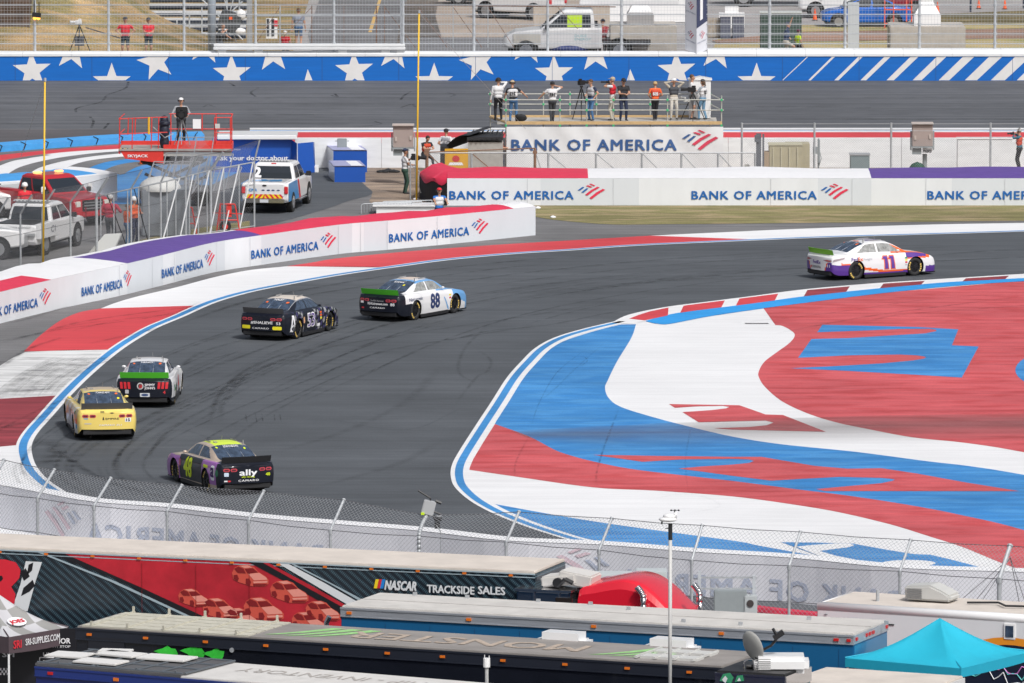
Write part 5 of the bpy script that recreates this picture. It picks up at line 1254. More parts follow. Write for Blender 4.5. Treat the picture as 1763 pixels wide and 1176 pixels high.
mb=MB(); mb.box((xr/2,1.3,4.16),(xr,2.62,.06)); mb.build('dark_roof_mat',mat('dark_membrane',(.10,.10,.105),.8,var=.2,scale=2),T4.root)
mb=MB()
for k in range(7):mb.tube((.2+k*xr/6.2,.1,4.21),(.2+k*xr/6.2,2.5,4.21),.025,n=6)
for y in(.1,.9,1.7,2.5):mb.tube((0,y,4.2),(xr,y,4.2),.03,n=6)
for k in range(4):mb.tube((.6+k*1.1,.1,4.2),(.6+k*1.1,.1,4.26),.03,n=6)
mb.build('roof_rack',mat('rack_metal',(.16,.18,.20),.4,.5),T4.root)
for i,(x,y,l,w_,r)in enumerate(((.25,1.2,1.0,.8,.1),(1.5,.6,1.2,.7,.0),(1.3,1.9,1.1,.7,-.08),(2.6,1.9,1.3,.8,.05),(.9,2.3,.8,.5,.3))):
 mb=MB(); mb.box((0,0,0),(l,w_,.05),rz=r); o=mb.build('loose_panel',mat('panel_white',(.68,.67,.65),.6),bevel=.01); o.location=T4.M@Vector((x,y,4.25)); o.rotation_euler=(0,0,T4.rz)
 tag(o,['flat white panel overhanging the left end of the roof rack','flat white panel nearest the camera on the roof rack','flat white panel in the middle of the roof rack','flat white panel furthest right on the roof rack','small tilted white panel at the back of the roof rack'][i],'panel','white panels lying on the roof rack')
mb=MB(); text_on(mb,'SHIP - INVENTORY',lambda p,q:Vector((xr+3.2+(2.9-p),1.9-q,4.158)),0,0,.55,5.4,0,.0); mb.build('roof_lettering',mat('ink_roofgrey',(.40,.37,.34)),T4.root)
mb=MB(); q1=T4.side(88,1152); q2=T4.side(201,1162)
mb.box((q2.x,-.04,3.95),(.14,.03,.08)); mb.box((T4.side(332,1170).x,-.04,3.95),(.14,.03,.08)); mb.build('marker_light',amber,T4.root)
mb=MB(); mb.box((q1.x,-.04,3.97),(.14,.03,.07)); mb.build('marker_light',redlens,T4.root)
random.seed(11); mb=MB()
for k in range(9):mb.ell((-.9+k*.22,random.uniform(-.2,.2),.12+random.uniform(0,.14)),(.28,.3,.16+random.uniform(0,.1)),9,5)
o=mb.build('tarp_bundle',mat('black_cloth',(.02,.02,.022),.85,var=.3,scale=6,bump=.5),smooth=True); o.location=P(158,1181,3.2); tag(o,'crumpled black cloth bundle at the bottom edge beside the dark blue trailer','bundle')
mb=MB(); mb.box((0,0,1.6),(2.4,1.6,3.2)); o=mb.build('equipment_box',M_black,bevel=.05); o.location=P(158,1183,3.2)-Vector((0,0,3.2)); tag(o,'tall black equipment box carrying the crumpled cloth at the bottom edge','box')
T5=Trailer('white_trailer','white trailer with a dusty cream roof at the bottom edge beside the turquoise canopy','trailer',(1352,1176),(1592,1192),3.6,2.6,body=mat('white_body',(.70,.70,.70),.4,coat=.3),roof=R_dirt,rail=mat('white_rail',(.66,.66,.66),.4))
mb=MB(); q=T5.side(1400,1180); mb.box((q.x,-.045,3.5),(.14,.03,.07)); mb.build('marker_light',amber,T5.root)
ac=thing('air_conditioner','large rounded white air conditioner with side grille beside the satellite dish','air conditioner',P(1345,1160,4.2));
mb=MB(); mb.box((0,.3,.22),(1.35,.9,.42)); mb.build('housing',M_wpaint,ac,bevel=.12)
mb=MB()
for k in range(6):mb.box((-.45,-.155,.12+k*.05),(.38,.01,.018))
mb.build('grille',mat('grille_grey',(.25,.25,.25)),ac)
T6=Trailer('motorhome','low dark motorhome with teal mural and chrome top band at the bottom edge','motorhome',(1232,1158),(1352,1165),4.25,1.8,body=mat('mural_teal',(.02,.16,.22),.2,var=.9,scale=1.3,coat=.5),roof=M_black,rail=chrome,railh=.35,wheels=False)
T6.art('mural_shape',[[(1240,1172),(1246,1160),(1258,1158),(1264,1166),(1260,1176)],[(1266,1174),(1270,1163),(1280,1162),(1282,1172)]],mat('mural_green',(.05,.3,.15),.3),.045)
T6.art('mural_shape',[[(1244,1170),(1250,1163),(1254,1168),(1250,1176)],[(1270,1172),(1274,1166),(1277,1172)]],ART_W,.05)
sd_=thing('satellite_dish','grey oval satellite dish on a folding mast above the motorhome','satellite dish',P(1306,1155,4.25))
mb=MB(); R_=Matrix.Rotation(.75,3,'Z')@Matrix.Rotation(-.32,3,'Y')@Matrix.Rotation(PI/2,3,'Y'); mb.ell((-.12,0,.62),(.40,.34,.12),20,6,M=R_,bot=-1,top=-.15); mb.build('dish',mat('dish_grey',(.42,.42,.40),.5),sd_,smooth=True)
mb=MB(); mb.tube((0,0,0),(-.05,0,.5),.07); mb.line([Vector((-.02,0,.45)),Vector((.3,-.05,.62)),Vector((.46,-.05,.82))],.035); mb.box((.48,-.05,.88),(.28,.2,.12),M=Matrix.Rotation(-.6,3,'Y')); mb.tube((.42,-.05,.9),(.34,-.05,1.04),.04); mb.tube((-.3,0,.1),(.3,0,.1),.06); mb.build('mast',M_black,sd_)
mb=MB(); mb.line(smooth_path([Vector((-.35,-.2,0)),Vector((-.35,-.2,.25)),Vector((-.15,-.2,.3)),Vector((-.1,-.2,0))],4),.02); mb.build('handle',chrome,sd_)
T7=Trailer('camper_trailer','big white camper trailer with rounded roof edge and rooftop air conditioner behind the turquoise canopy','trailer',(1407,1041),(1763,1063),3.1,2.4,L=9.5,anchor='a',body=mat('rv_white',(.70,.71,.73),.35,var=.03,scale=1,coat=.4),roof=R_dirt,railh=.3)
mb=MB(); mb.tube((0,.1,3.04),(T7.L,.1,3.04),.13,n=12); mb.tube((.08,.1,3.04),(.08,2.3,3.04),.12,n=12); mb.build('rounded_edge',M_wpaint,T7.root,smooth=True)
mb=MB(); q=T7.side(1739,1087); mb.box((q.x,-.02,q.z),(.34,.05,.44)); w_=mb.build('window',M_wpaint,T7.root,bevel=.02); mb=MB(); mb.box((q.x,-.05,q.z),(.22,.02,.30)); mb.build('pane',M_glass,w_)
mb=MB(); q=T7.top(1605,1036); mb.prism([(q.x-.60,1.15,3.20),(q.x-.62,1.15,3.56),(q.x+.1,1.15,3.62),(q.x+.45,1.15,3.48),(q.x+.68,1.15,3.36),(q.x+.68,1.15,3.20)],(0,.75,0)); a=mb.build('air_conditioner',mat('ac_grey',(.52,.52,.50),.5),T7.root,bevel=.05)
mb=MB()
for k in range(6):mb.box((q.x-.32,1.13,3.25+k*.05),(.42,.02,.02))
mb.build('grille',mat('grille_grey',(.25,.25,.25)),a)
mb=MB(); q=T7.top(1511,1037); mb.tube((q.x,q.y,3.15),(q.x,q.y,3.45),.05,n=8); mb.build('roof_vent',M_steel,T7.root)
mb=MB(); q=T7.top(1720,1046); mb.line([Vector((q.x-.9,q.y,3.20)),Vector((q.x-.1,q.y+.2,3.22)),Vector((q.x+.3,q.y-.3,3.22)),Vector((q.x+1,q.y,3.20))],.03); mb.build('roof_cable',M_black,T7.root)
T7.art('side_mark',[[(1418,1058),(1422,1056.5),(1426,1058),(1422,1059.5)],[(1419,1069),(1425,1069),(1425,1071),(1419,1071)]],mat('ink_grey',(.2,.2,.22)),.02)
T7.art('awning_slot',[[(1495,1072),(1540,1074.5),(1540,1077),(1500,1074.5)]],M_black,.02)
arc=[(1655+110*math.cos(a)+75,1185-75*math.sin(a))for a in[PI*k/20 for k in range(21)]]; arc2=[(1730+122*math.cos(a),1185-88*math.sin(a))for a in[PI*k/20 for k in range(21)]]
T7.art('mural_disc',[arc],mat('mural_night',(.01,.015,.035),.3,coat=.4),.02); T7.art('mural_ring',[arc2+arc[::-1]],mat('mural_orange',(.75,.27,.02),.4),.025)
mb=MB(); random.seed(2)
for c in range(3):
 pts=[T7.side(1672+i*8,1150+c*6+random.uniform(-12,12)-8*math.sin(i*.5),.035)for i in range(14)]; mb.line(pts,.014,n=4,m=c)
mb.build('mural_squiggle',[mat('squiggle_pink',(.6,.2,.55)),mat('squiggle_teal',(.1,.5,.5)),ART_W],T7.root)
def canopy(name,label,L,F,R,apex,hb,mt,mv,parts=True,leg=2.05,valance=.22):
 """L,F,R left, front and right eave corners, apex; fabric sags between"""
 Bk=L+R-F; c=(L+R)/2; root=thing(name,label,'canopy',(F.x,F.y,0)); o=Vector((F.x,F.y,0))
 cs=[L,F,R,Bk]; mb=MB(); n=10
 for i in range(4):
  a,b=cs[i],cs[(i+1)%4]; rows=[]
  for k in range(n+1):
   t=k/n; row=[]
   for j in range(n+1):
    e=a.lerp(b,j/n); q=e.lerp(apex,t); sag=.30*math.sin(PI*t)*(.6+.4*math.sin(PI*j/n)); q=Vector((q.x,q.y,q.z-sag*(1-t*.3))); row.append(q-o)
   rows.append(row)
  for r0,r1 in zip(rows,rows[1:]):mb.strip(r0,r1)
 mb.build('roof',mt,root,smooth=True)
 mb=MB()
 for i in range(4):mb.tube(cs[i]-o+Vector((0,0,.01)),cs[i].lerp(apex,.3)-o-Vector((0,0,.16)),.02,n=4)
 mb.build('roof_seam',mv,root)
 mb=MB()
 for i in range(4):
  a,b=cs[i],cs[(i+1)%4]; A=[a.lerp(b,j/8)-o+Vector((0,0,0))for j in range(9)]; B=[q-Vector((0,0,valance+.03*math.sin(PI*j/8)))for j,q in enumerate(A)]; mb.strip(A,B)
 mb.build('valance',mv,root)
 for q in cs:mb=MB(); c0=q.lerp(c,.03); mb.tube((c0.x-o.x,c0.y-o.y,0),(c0.x-o.x,c0.y-o.y,q.z-.05),.03,n=6); mb.build('leg',M_wpaint,root)
 return root,o
M_cy=mat('turquoise_fabric',(.015,.42,.58),.6,var=.06,scale=1.5,bump=.2); M_cy2=mat('turquoise_fabric_edge',(.012,.36,.52),.6,var=.05,scale=2)
L_,F_,R_2=P(1455,1133,3.6),P(1655,1151,3.6),P(1775,1122,3.6)
apx=(L_+R_2)/2; apx=PY(1618,1064,apx.y)
canopy('pop_up_canopy','turquoise pop-up canopy with a pointed roof at the lower right, beside the white camper',L_,F_,R_2,apx,0,M_cy,M_cy2)
def checker(name,a,b,sc):
 m=bpy.data.materials.new(name); m.use_nodes=True; n=m.node_tree.nodes; L=m.node_tree.links; bs=n['Principled BSDF']; tc=n.new('ShaderNodeTexCoord'); mp=n.new('ShaderNodeMapping'); mp.inputs['Scale'].default_value=(1,1,0); mp.inputs['Rotation'].default_value=(0,0,.7)
 ck_=n.new('ShaderNodeTexChecker'); ck_.inputs['Scale'].default_value=sc; ck_.inputs[1].default_value=a+(1,); ck_.inputs[2].default_value=b+(1,); L.new(tc.outputs['Object'],mp.inputs[0]); L.new(mp.outputs[0],ck_.inputs[0]); L.new(ck_.outputs[0],bs.inputs['Base Color']); bs.inputs['Roughness'].default_value=.6; return m
L_,F_,R_2=P(-100,1082,2.3),P(15,1097,2.3),P(118,1080,2.3)
apx=(L_+R_2)/2; apx=PY(-18,1012,apx.y)
plum=mat('plum_fabric',(.085,.06,.07),.7,var=.1,scale=3)
ct,o=canopy('pop_up_canopy','canopy with a grey and white chequered roof and plum valance reading SRI-SUPPLIES.COM',L_,F_,R_2,apx,0,checker('chequered_fabric',(.50,.50,.52),(.28,.28,.27),1.9),plum,valance=.44)
d=(R_2-F_); W_=d.length; d.normalize(); nn=Vector((d.y,-d.x,0))*.02
fn=lambda s,t:F_-o+nn+d*s+Vector((0,0,-.44+t))
mb=MB(); text_on(mb,'SRI-SUPPLIES.COM',fn,W_*.27,.15,.17,W_*.57,0,.03); mb.build('valance_lettering',W_ink,ct)
mb=MB(); text_on(mb,'SRI',fn,W_*.07,.12,.20,W_*.13,0,.06); mb.build('valance_logo',mat('logo_red',(.65,.03,.05)),ct)
mb=MB(); mb.add([fn(W_*.89,.10),fn(W_*.97,.12),fn(W_*.97,.32),fn(W_*.89,.32)],[(0,1,2,3)]); mb.build('valance_badge',mat('badge_grey',(.35,.35,.38)),ct)
cR=F_.lerp(R_2,.42).lerp(apx,.38)-o; up_=(apx-F_.lerp(R_2,.5)).normalized(); fb=lambda s,t:cR+d*s+up_*t+Vector((0,-.06,-.14)); mb=MB(); mb.poly([fb(.34*math.cos(a),.17*math.sin(a))for a in[2*PI*k/20 for k in range(20)]]); mb.build('roof_badge',W_ink,ct)
mb=MB(); text_on(mb,'JOES',lambda s,t:fb(s,t)+Vector((0,-.02,.01)),-.27,-.06,.12,.54,0,.06); mb.build('roof_badge_lettering',mat('logo_red',(.65,.03,.05)),ct)
bd=thing('sponsor_board','black sponsor board with white lettering reading UNITED, below the chequered canopy','sign',P(60,1230)); mb=MB(); mb.box((0,0,1.25),(4.2,.1,2.1)); mb.build('panel',ART_K,bd)
K6=K(1230)
bz=lambda v:(1230-v)/K6/.985
f6=lambda s,t:Vector((s,-.06,t)); mb=MB()
text_on(mb,'UNITED',f6,(75-60)/K6,bz(1131),.12,42/K6,0,.02); text_on(mb,'RACE TEAM',f6,(75-60)/K6,bz(1141),.07,46/K6,0,.02); text_on(mb,'PIT STOP',f6,(92-60)/K6,bz(1115),.06,30/K6,0,.02); text_on(mb,'MOR',f6,(96-60)/K6,bz(1108),.14,26/K6,0,.04); text_on(mb,'SM',f6,(5-60)/K6,bz(1131),.15,20/K6,0,.05)
for(a,b,c,e)in((69,1132,69,1150),(69,1132,118,1133)):mb.tube(((a-60)/K6,-.06,bz(b)),((c-60)/K6,-.06,bz(e)),.012,n=4)
mb.build('lettering',W_ink,bd)
mb=MB()
for i in range(5):
 for j in range(3):
  if(i+j)%2==0:mb.add([f6((0-60+i*3.1)/K6,bz(1150+j*4)),f6((0-60+i*3.1+3.1)/K6,bz(1150+j*4)),f6((-60+i*3.1+3.1)/K6,bz(1154+j*4)),f6((-60+i*3.1)/K6,bz(1154+j*4))],[(0,1,2,3)])
mb.build('chequer',W_ink,bd)
wp=thing('weather_mast','tall slender pale mast with a white weather station on top, in the right foreground','mast',P(1153,1460)); kk=K(1460); Hm=(1460-905)/kk/.985
mb=MB(); mb.tube((0,0,0),(0,0,Hm*.33),.06,n=10); mb.tube((0,0,Hm*.33),(0,0,Hm*.95),.045,n=10); mb.build('pole',mat('pale_grey_pole',(.50,.50,.49),.5),wp,smooth=True)
mb=MB(); mb.tube((0,0,Hm*.95),(0,0,Hm),.05,n=8); mb.build('collar',M_black,wp)
mb=MB(); mb.ell((-.06,0,Hm+.10),(.22,.16,.07),14,6); mb.ell((-.03,0,Hm+.17),(.15,.12,.08),12,5); mb.box((.12,0,Hm+.2),(.06,.06,.14)); mb.build('sensor_head',M_wpaint,wp,smooth=True)
mb=MB(); mb.tube((.1,0,Hm+.2),(.1,0,Hm+.32),.012,n=4); mb.tube((.02,0,Hm+.32),(.2,0,Hm+.32),.008,n=4)
for a in(.02,.2,.11):mb.ell((a,0,Hm+.32),(.025,.025,.025),6,4)
mb.tube((-.2,0,Hm+.05),(-.2,0,Hm-.02),.02,n=5); mb.tube((-.12,0,Hm-.12),(.0,0,Hm-.12),.012,n=4); mb.build('anemometer',M_black,wp)
sp_=thing('sensor_post','short pale post with a small white cylinder on top, rising from the bottom edge','post',P(838,1460)); Hs=(1460-1150)/kk/.985
mb=MB(); mb.tube((0,0,0),(0,0,Hs),.045,n=8); mb.build('pole',MATS['pale_grey_pole'],sp_); mb=MB(); mb.tube((0,0,Hs),(0,0,Hs+.22),.085,n=12); mb.tube((-.05,0,Hs+.22),(-.05,0,Hs+.3),.01,n=4); mb.tube((.06,0,Hs+.22),(.06,0,Hs+.28),.01,n=4); mb.build('sensor_head',M_wpaint,sp_)
ds=thing('small_antenna','small pale antenna and joystick-like fitting at the bottom edge near the black trailer end','antenna',P(1052,1460)); ds.location.z=1.35; mb=MB(); mb.tube((0,0,0),(0,0,2.45),.04,n=6); mb.ell((0,0,2.5),(.14,.08,.17),10,6); mb.tube((0,0,2.45),(.25,0,2.38),.08,n=8); mb.tube((.6,0,0),(.6,0,2.5),.03,n=5); mb.box((.66,0,2.45),(.12,.1,.16)); mb.build('fitting',mat('fit_grey',(.5,.5,.52)),ds,smooth=True)
ec=thing('electrical_cabinet','grey electrical cabinets on two steel posts behind the near fence, beside the red cab','electrical cabinet',P(1252,1115)); k2=K(1115)
ex=lambda u:(u-1252)/k2; ez=lambda v:(1115-v)/k2/.985
for u,t in((1204,985),(1298,992)):mb=MB(); mb.box((ex(u),.1,ez(t)/2),(.09,.09,ez(t))); mb.build('post',M_steelw,ec)
mb=MB(); mb.box((0,.12,ez(996)),(1.65,.05,.05)); mb.box((0,.12,ez(1015)),(1.65,.05,.05)); mb.build('crossbar',M_steel,ec)
mb=MB(); mb.box((ex(1257),-.05,ez(1048)),(.92,.35,1.05)); mb.build('cabinet',mat('cabinet_grey',(.27,.30,.31),.5,var=.08,scale=3),ec,bevel=.02)
mb=MB(); mb.box((ex(1292),-.12,ez(1050)),(.36,.3,.85)); mb.build('meter_box',mat('meter_grey',(.42,.45,.46),.5),ec,bevel=.02)
mb=MB(); mb.tube((ex(1291),-.27,ez(1037)),(ex(1291),-.30,ez(1037)),.10,n=14); mb.build('meter',mat('meter_dark',(.06,.05,.05),.3),ec); mb=MB(); mb.box((ex(1291),-.285,ez(1056)),(.12,.03,.05)); mb.build('label',redlens,ec)
sh=thing('grey_cabinet','pale grey metal cabinets partly hidden behind the end of the carbon-patterned trailer','cabinet',P(1080,1095)); k3=K(1095)
mb=MB()
for(u0,u1,v0)in((1010,1090,985),(1094,1148,980)):mb.box(((u0+u1)/2/k3-1080/k3,0,(1095-v0)/k3/2),((u1-u0)/k3,.8,(1095-v0)/k3))
mb.build('cabinet_body',mat('shelter_grey',(.50,.54,.55),.5,var=.06,scale=2),sh,bevel=.02)
def rrect_loop(x0,x1,w,z,r=.12,n=3):
 out=[]
 for cx,cy,a0 in((x1-r,w-r,0),(x0+r,w-r,PI/2),(x0+r,-w+r,PI),(x1-r,-w+r,1.5*PI)):
  for k in range(n+1):a=a0+PI/2*k/n; out.append(Vector((cx+r*math.cos(a),cy+r*math.sin(a),z)))
 return out
def loft(mb,loops,m=0,cap0=True,cap1=True):
 n=len(loops[0])
 for a,b in zip(loops,loops[1:]):
  mb.add(a+b,[(i,(i+1)%n,n+(i+1)%n,n+i)for i in range(n)],m)
 if cap0:mb.add(loops[0],[tuple(reversed(range(n)))],m)
 if cap1:mb.add(loops[-1],[tuple(range(n))],m)
def sec_loop(x,w,z0,z1,r=.09):
 pts=[]
 for cy,cz,a0 in((w-r,z1-r,0),(-w+r,z1-r,PI/2),(-w+r,z0+r,PI),(w-r,z0+r,1.5*PI)):
  for k in range(4):a=a0+PI/2*k/3; pts.append(Vector((x,cy+r*math.cos(a),cz+r*math.sin(a))))
 return pts
def vehicle(name,label,cat,loc,rz,lower,gh,paint,axles,wr=.38,tw=.26,rimm=None,group=None,pillar=(),glass=None,mirror=True,bodyw=None):
 """lower: (x, half width, z0, z1) stations; gh: greenhouse loops (z, x0, x1, half width)"""
 root=thing(name,label,cat,loc,rz,group); W=max(s[1]for s in lower)
 mb=MB(); loft(mb,[sec_loop(*s)for s in lower]); body=mb.build('body',paint,root,smooth=True)
 for p in body.data.polygons:p.use_smooth=p.area<.12
 mb=MB(); loft(mb,[rrect_loop(a,b,w,z,.10 if i<len(gh)-1 else .14)for i,(z,a,b,w)in enumerate(gh)],cap0=False); mb.build('cabin',paint,root,smooth=False)
 (z0,a0,b0,w0),(z1,a1,b1,w1)=gh[0],gh[-2]; G=glass or mat('dark_glass',(.018,.024,.032),.08,spec=.7)
 def at(z):
  for(za,aa,ba,wa),(zb,ab,bb,wb)in zip(gh,gh[1:]):
   if z<=zb:t=(z-za)/(zb-za); return aa+(ab-aa)*t,ba+(bb-ba)*t,wa+(wb-wa)*t
 def pt(u,v,s):z=z0+(z1-z0)*v; a,b,w=at(z); return Vector((a+.05+(b-a-.1)*u,s*(w+.008),z))
 ZB=[k for k,g in enumerate(gh[1:-2],1)]; VB=[(gh[k][0]-z0)/(z1-z0)for k in ZB]
 segs=[0.03]+list(pillar)+[.97]
 for s in(1,-1):
  for i in range(len(segs)-1):
   u0,u1=segs[i]+.018,segs[i+1]-.018
   mb=MB(); vv=[.10]+VB+[.88]
   for va,vb in zip(vv,vv[1:]):mb.add([pt(u0+.01,va,s),pt(u1,va,s),pt(u1-.01,vb,s),pt(u0+.01,vb,s)],[(0,1,2,3)])
   mb.build('side_window',G,root)
 def fr(yy,v,back):
  z=z0+(z1-z0)*v; a,b,w=at(z); return Vector((a-.010 if back else b+.010,yy*(w-.11),z))
 for back,nm in((True,'rear_window'),(False,'windshield')):
  mb=MB(); vv=[.10]+VB+[.90]
  for va,vb in zip(vv,vv[1:]):mb.add([fr(-.98,va,back),fr(.98,va,back),fr(.98,vb,back),fr(-.98,vb,back)],[(0,1,2,3)])
  mb.build(nm,G,root)
 mb=MB()
 for x in axles:
  for s in(1,-1):mb.tube((x,s*(W-.22),wr+.02),(x,s*(W+.004),wr+.02),wr+.085,n=20)
 x0,x1=lower[0][0],lower[-1][0]; zz=min(s[2]for s in lower); mb.box(((x0+x1)/2,0,zz),(x1-x0-.4,W*1.7,.16)); mb.build('wheel_arch',M_well,root)
 for x in axles:
  for s in(1,-1):
   mb=MB(); mb.tube((x,s*(W+.02-tw),wr),(x,s*(W+.02),wr),wr,n=22); wh=mb.build('wheel',M_tyre,root)
   mb=MB(); mb.tube((x,s*(W+.0),wr),(x,s*(W+.028),wr),wr*.62,n=16);
   for k in range(5):a=2*PI*k/5; mb.box((x+wr*.34*math.cos(a),s*(W+.034),wr+wr*.34*math.sin(a)),(wr*.5,.014,.05),0,M=Matrix.Rotation(-a,3,'Y'))
   mb.build('rim',rimm or mat('alloy',(.45,.46,.48),.3,.7),wh)
 if mirror:
  for s in(1,-1):mb=MB(); mb.box((b0-.25,s*(w0+.17),z0+.10),(.10,.2,.2)); mb.box((b0-.22,s*(w0+.05),z0+.05),(.05,.12,.05)); mb.build('mirror',M_black,root,bevel=.02)
 return root
def lamp(root,nm,c,d,m):mb=MB(); mb.box(c,d); return mb.build(nm,m,root,bevel=min(d)*.2)
vw=mat('truck_white',(.74,.74,.745),.3,coat=.5)
PL=[(-2.92,.93,.62,1.20),(-2.85,.99,.48,1.28),(-1.0,1.0,.42,1.30),(1.4,1.0,.42,1.26),(2.3,.99,.45,1.20),(2.75,.95,.5,1.12),(2.9,.84,.58,.98)]
PG=[(1.24,-1.0,1.45,.93),(1.55,-.96,1.08,.88),(1.88,-.86,.66,.80),(1.96,-.74,.5,.70)]
def bed(root,c=None,lid=False):
 mb=MB(); mb.box((-1.95,0,1.285),(1.75,1.62,.05)); mb.build('bed_cover' if lid else 'bed',c or M_black,root,bevel=.02)
redl=mat('lamp_bright_red',(.62,.02,.03),.35)
def light_bar(root,x,z,w=1.25,m=None):
 mb=MB(); mb.box((x,0,z),(.28,w,.07)); o=mb.build('light_bar',mat('bar_clear',(.62,.63,.64),.3),root,bevel=.02)
 mb=MB()
 for k in range(9):mb.box((x-.145,-w/2+.1+k*(w-.2)/8,z),(.01,.07,.04))
 mb.build('light_bar_lens',m or mat('lens_dark',(.2,.2,.22),.2),o)
loc,rz=heading(478,357,9)
pk=vehicle('pickup_truck','white and blue pickup with chevron tailgate and a number 2 in its rear window','pickup truck',loc,rz,PL,PG,vw,(-1.85,1.85),.42,pillar=(.45,))
bed(pk,vw,True); light_bar(pk,-.6,2.02)
def rf(s,t,off=.012):return Vector((-2.93-off,-s,t))
tg=MB(); tg.box((-2.93,0,1.0),(.06,1.60,.50)); t_=tg.build('tailgate',vw,pk,bevel=.02)
chv=MB()
for k in range(-8,8):
 sg=1 if k<0 else-1; x0=k*.105; a,b=x0,x0+.105; sk=.14*sg
 q=[(a,.66),(b,.66),(b+sk,.83),(a+sk,.83)]; q=[(max(-.79,min(.79,p)),z)for p,z in q]
 if k in(-1,0):q=[(a,.66),(b,.66),(0,.83),(0,.83)]if k==-1 else[(a,.66),(b,.66),(0,.83)]; q=q[:3]if k==-1 else q
 chv.add([rf(p,z,.04)for p,z in q],[tuple(range(len(q)))],k%2)
chv.build('chevron_stripes',[mat('chev_yellow',(.80,.60,.02),.4),mat('chev_red',(.62,.02,.04),.4)],pk)
cyb=mat('pickup_blue',(.02,.26,.62),.3,coat=.4)
mb=MB(); text_on(mb,'CMR',lambda s,t:rf(s,t,.045),-.66,.95,.11,.34,0,.06); mb.build('tailgate_lettering',cyb,pk)
mb=MB()
for x in(-.06,.16,.36,.58):mb.poly([rf(x+.07*math.cos(a),1.0+.028*math.sin(a),.045)for a in[2*PI*k/12 for k in range(12)]])
mb.build('tailgate_badge',mat('badge_navy',(.02,.05,.14)),pk)
mb=MB(); mb.box((-2.975,0,1.20),(.03,.16,.05)); mb.build('tailgate_handle',M_black,pk)
for s in(1,-1):
 mb=MB(); mb.box((-2.92,s*.90,1.0),(.10,.15,.30)); mb.build('tail_lamp',redl,pk,bevel=.02)
 mb=MB(); mb.poly([Vector((x,s*1.006,z))for x,z in((-2.88,.52),(-.5,.48),(-.7,.9),(-.95,1.28),(-2.85,1.27))]); mb.build('side_graphic',cyb,pk)
 mb=MB(); mb.poly([Vector((x,s*1.010,z))for x,z in((-.45,.48),(-.1,.48),(-.3,.9),(-.6,1.28),(-.85,1.28),(-.6,.9))]); mb.build('side_graphic',mat('chev_red',(.6,.02,.04)),pk)
 mb=MB(); mb.box((.1,s*1.04,.42),(1.9,.10,.05)); mb.build('running_board',chrome,pk)
mb=MB(); mb.box((-3.0,0,.56),(.16,1.7,.17)); mb.build('bumper',chrome,pk,bevel=.03)
mb=MB(); mb.box((-3.095,0,.56),(.01,.36,.13)); mb.build('licence_plate',mat('plate',(.6,.62,.66)),pk)
mb=MB(); zf=lambda s,t:Vector((-.985+(t-1.24)*.16-.05,-s,t)); text_on(mb,'2',zf,-.80,1.36,.40,.27,0,.09); mb.build('window_number',W_ink,pk)
mb=MB(); mb.box((-.84,0,1.925),(.03,.2,.04)); mb.build('brake_lamp',redl,pk)
mb=MB(); mb.poly([Vector((-2.5,.6,1.318)),Vector((-2.2,-.1,1.318)),Vector((-1.6,.2,1.318)),Vector((-1.8,.7,1.318))]); mb.poly([Vector((-2.5,-.1,1.318)),Vector((-2.3,-.6,1.318)),Vector((-1.6,-.5,1.318)),Vector((-1.8,0,1.318))]); mb.build('cover_graphic',cyb,pk)
loc,rz=heading(66,430,17)
rt=vehicle('rescue_truck','white rescue pickup with a silver rear step and light bar, closest to the fence','pickup truck',loc,rz,PL,PG,vw,(-1.85,1.85),.44,pillar=(.45,)); bed(rt); light_bar(rt,-.7,2.03,1.5)
mb=MB(); mb.box((-2.95,0,1.06),(.05,1.6,.42)); t_=mb.build('tailgate',vw,rt,bevel=.02); mb=MB(); text_on(mb,'CHARLOTTE MOTOR SPEEDWAY',lambda s,t:rf(s,t,.055),-.74,1.13,.075,1.48,0,.02); mb.build('tailgate_lettering',mat('ink_grey',(.2,.2,.22)),t_)
mb=MB(); mb.box((-3.3,.1,.68),(.75,1.5,.48)); mb.box((-2.98,0,.9),(.1,1.9,.12)); mb.build('rear_step',mat('diamond_plate',(.48,.49,.50),.35,.5,var=.15,scale=12),rt,bevel=.02)
for s in(1,-1):
 mb=MB(); mb.tube((-3.68,s*.45+.1,.78),(-3.70,s*.45+.1,.78),.07,n=12); mb.build('tail_lamp',redl,rt)
 mb=MB(); mb.box((-1.9,s*1.05,1.02),(2.0,.22,.62)); bx_=mb.build('side_locker',vw,rt,bevel=.03)
 mb=MB(); text_on(mb,'C1',lambda p,t,s=s:Vector((p if s<0 else-p,s*1.165,t)),-1.7 if s<0 else 1.6,.9,.26,.5,0,.04); mb.build('locker_lettering',mat('ink_grey',(.2,.2,.22)),bx_)
mb=MB(); mb.box((-3.69,-.35,.56),(.012,.34,.13)); mb.build('licence_plate',MATS['plate'],rt)
loc,rz=heading(86,380,140); rr_=mat('rescue_red',(.42,.015,.025),.3,coat=.5)
rd=vehicle('red_pickup_truck','red rescue pickup facing right with amber beacon lights, behind the white rescue truck','pickup truck',loc,rz,PL,PG,rr_,(-1.85,1.85),.46,pillar=(.45,)); bed(rd,vw)
mb=MB(); mb.box((2.9,0,.86),(.06,1.05,.46)); g_=mb.build('grille',M_black,rd,bevel=.02); mb=MB(); mb.box((2.94,0,.86),(.03,.9,.05)); mb.box((2.94,0,.98),(.03,.9,.04)); mb.box((2.94,0,.74),(.03,.9,.04)); mb.build('grille_bar',mat('alloy',(.45,.46,.48)),g_)
for s in(1,-1):mb=MB(); mb.box((2.87,s*.72,.92),(.08,.28,.26)); mb.build('headlight',mat('headlight_glass',(.6,.6,.55),.15),rd,bevel=.03)
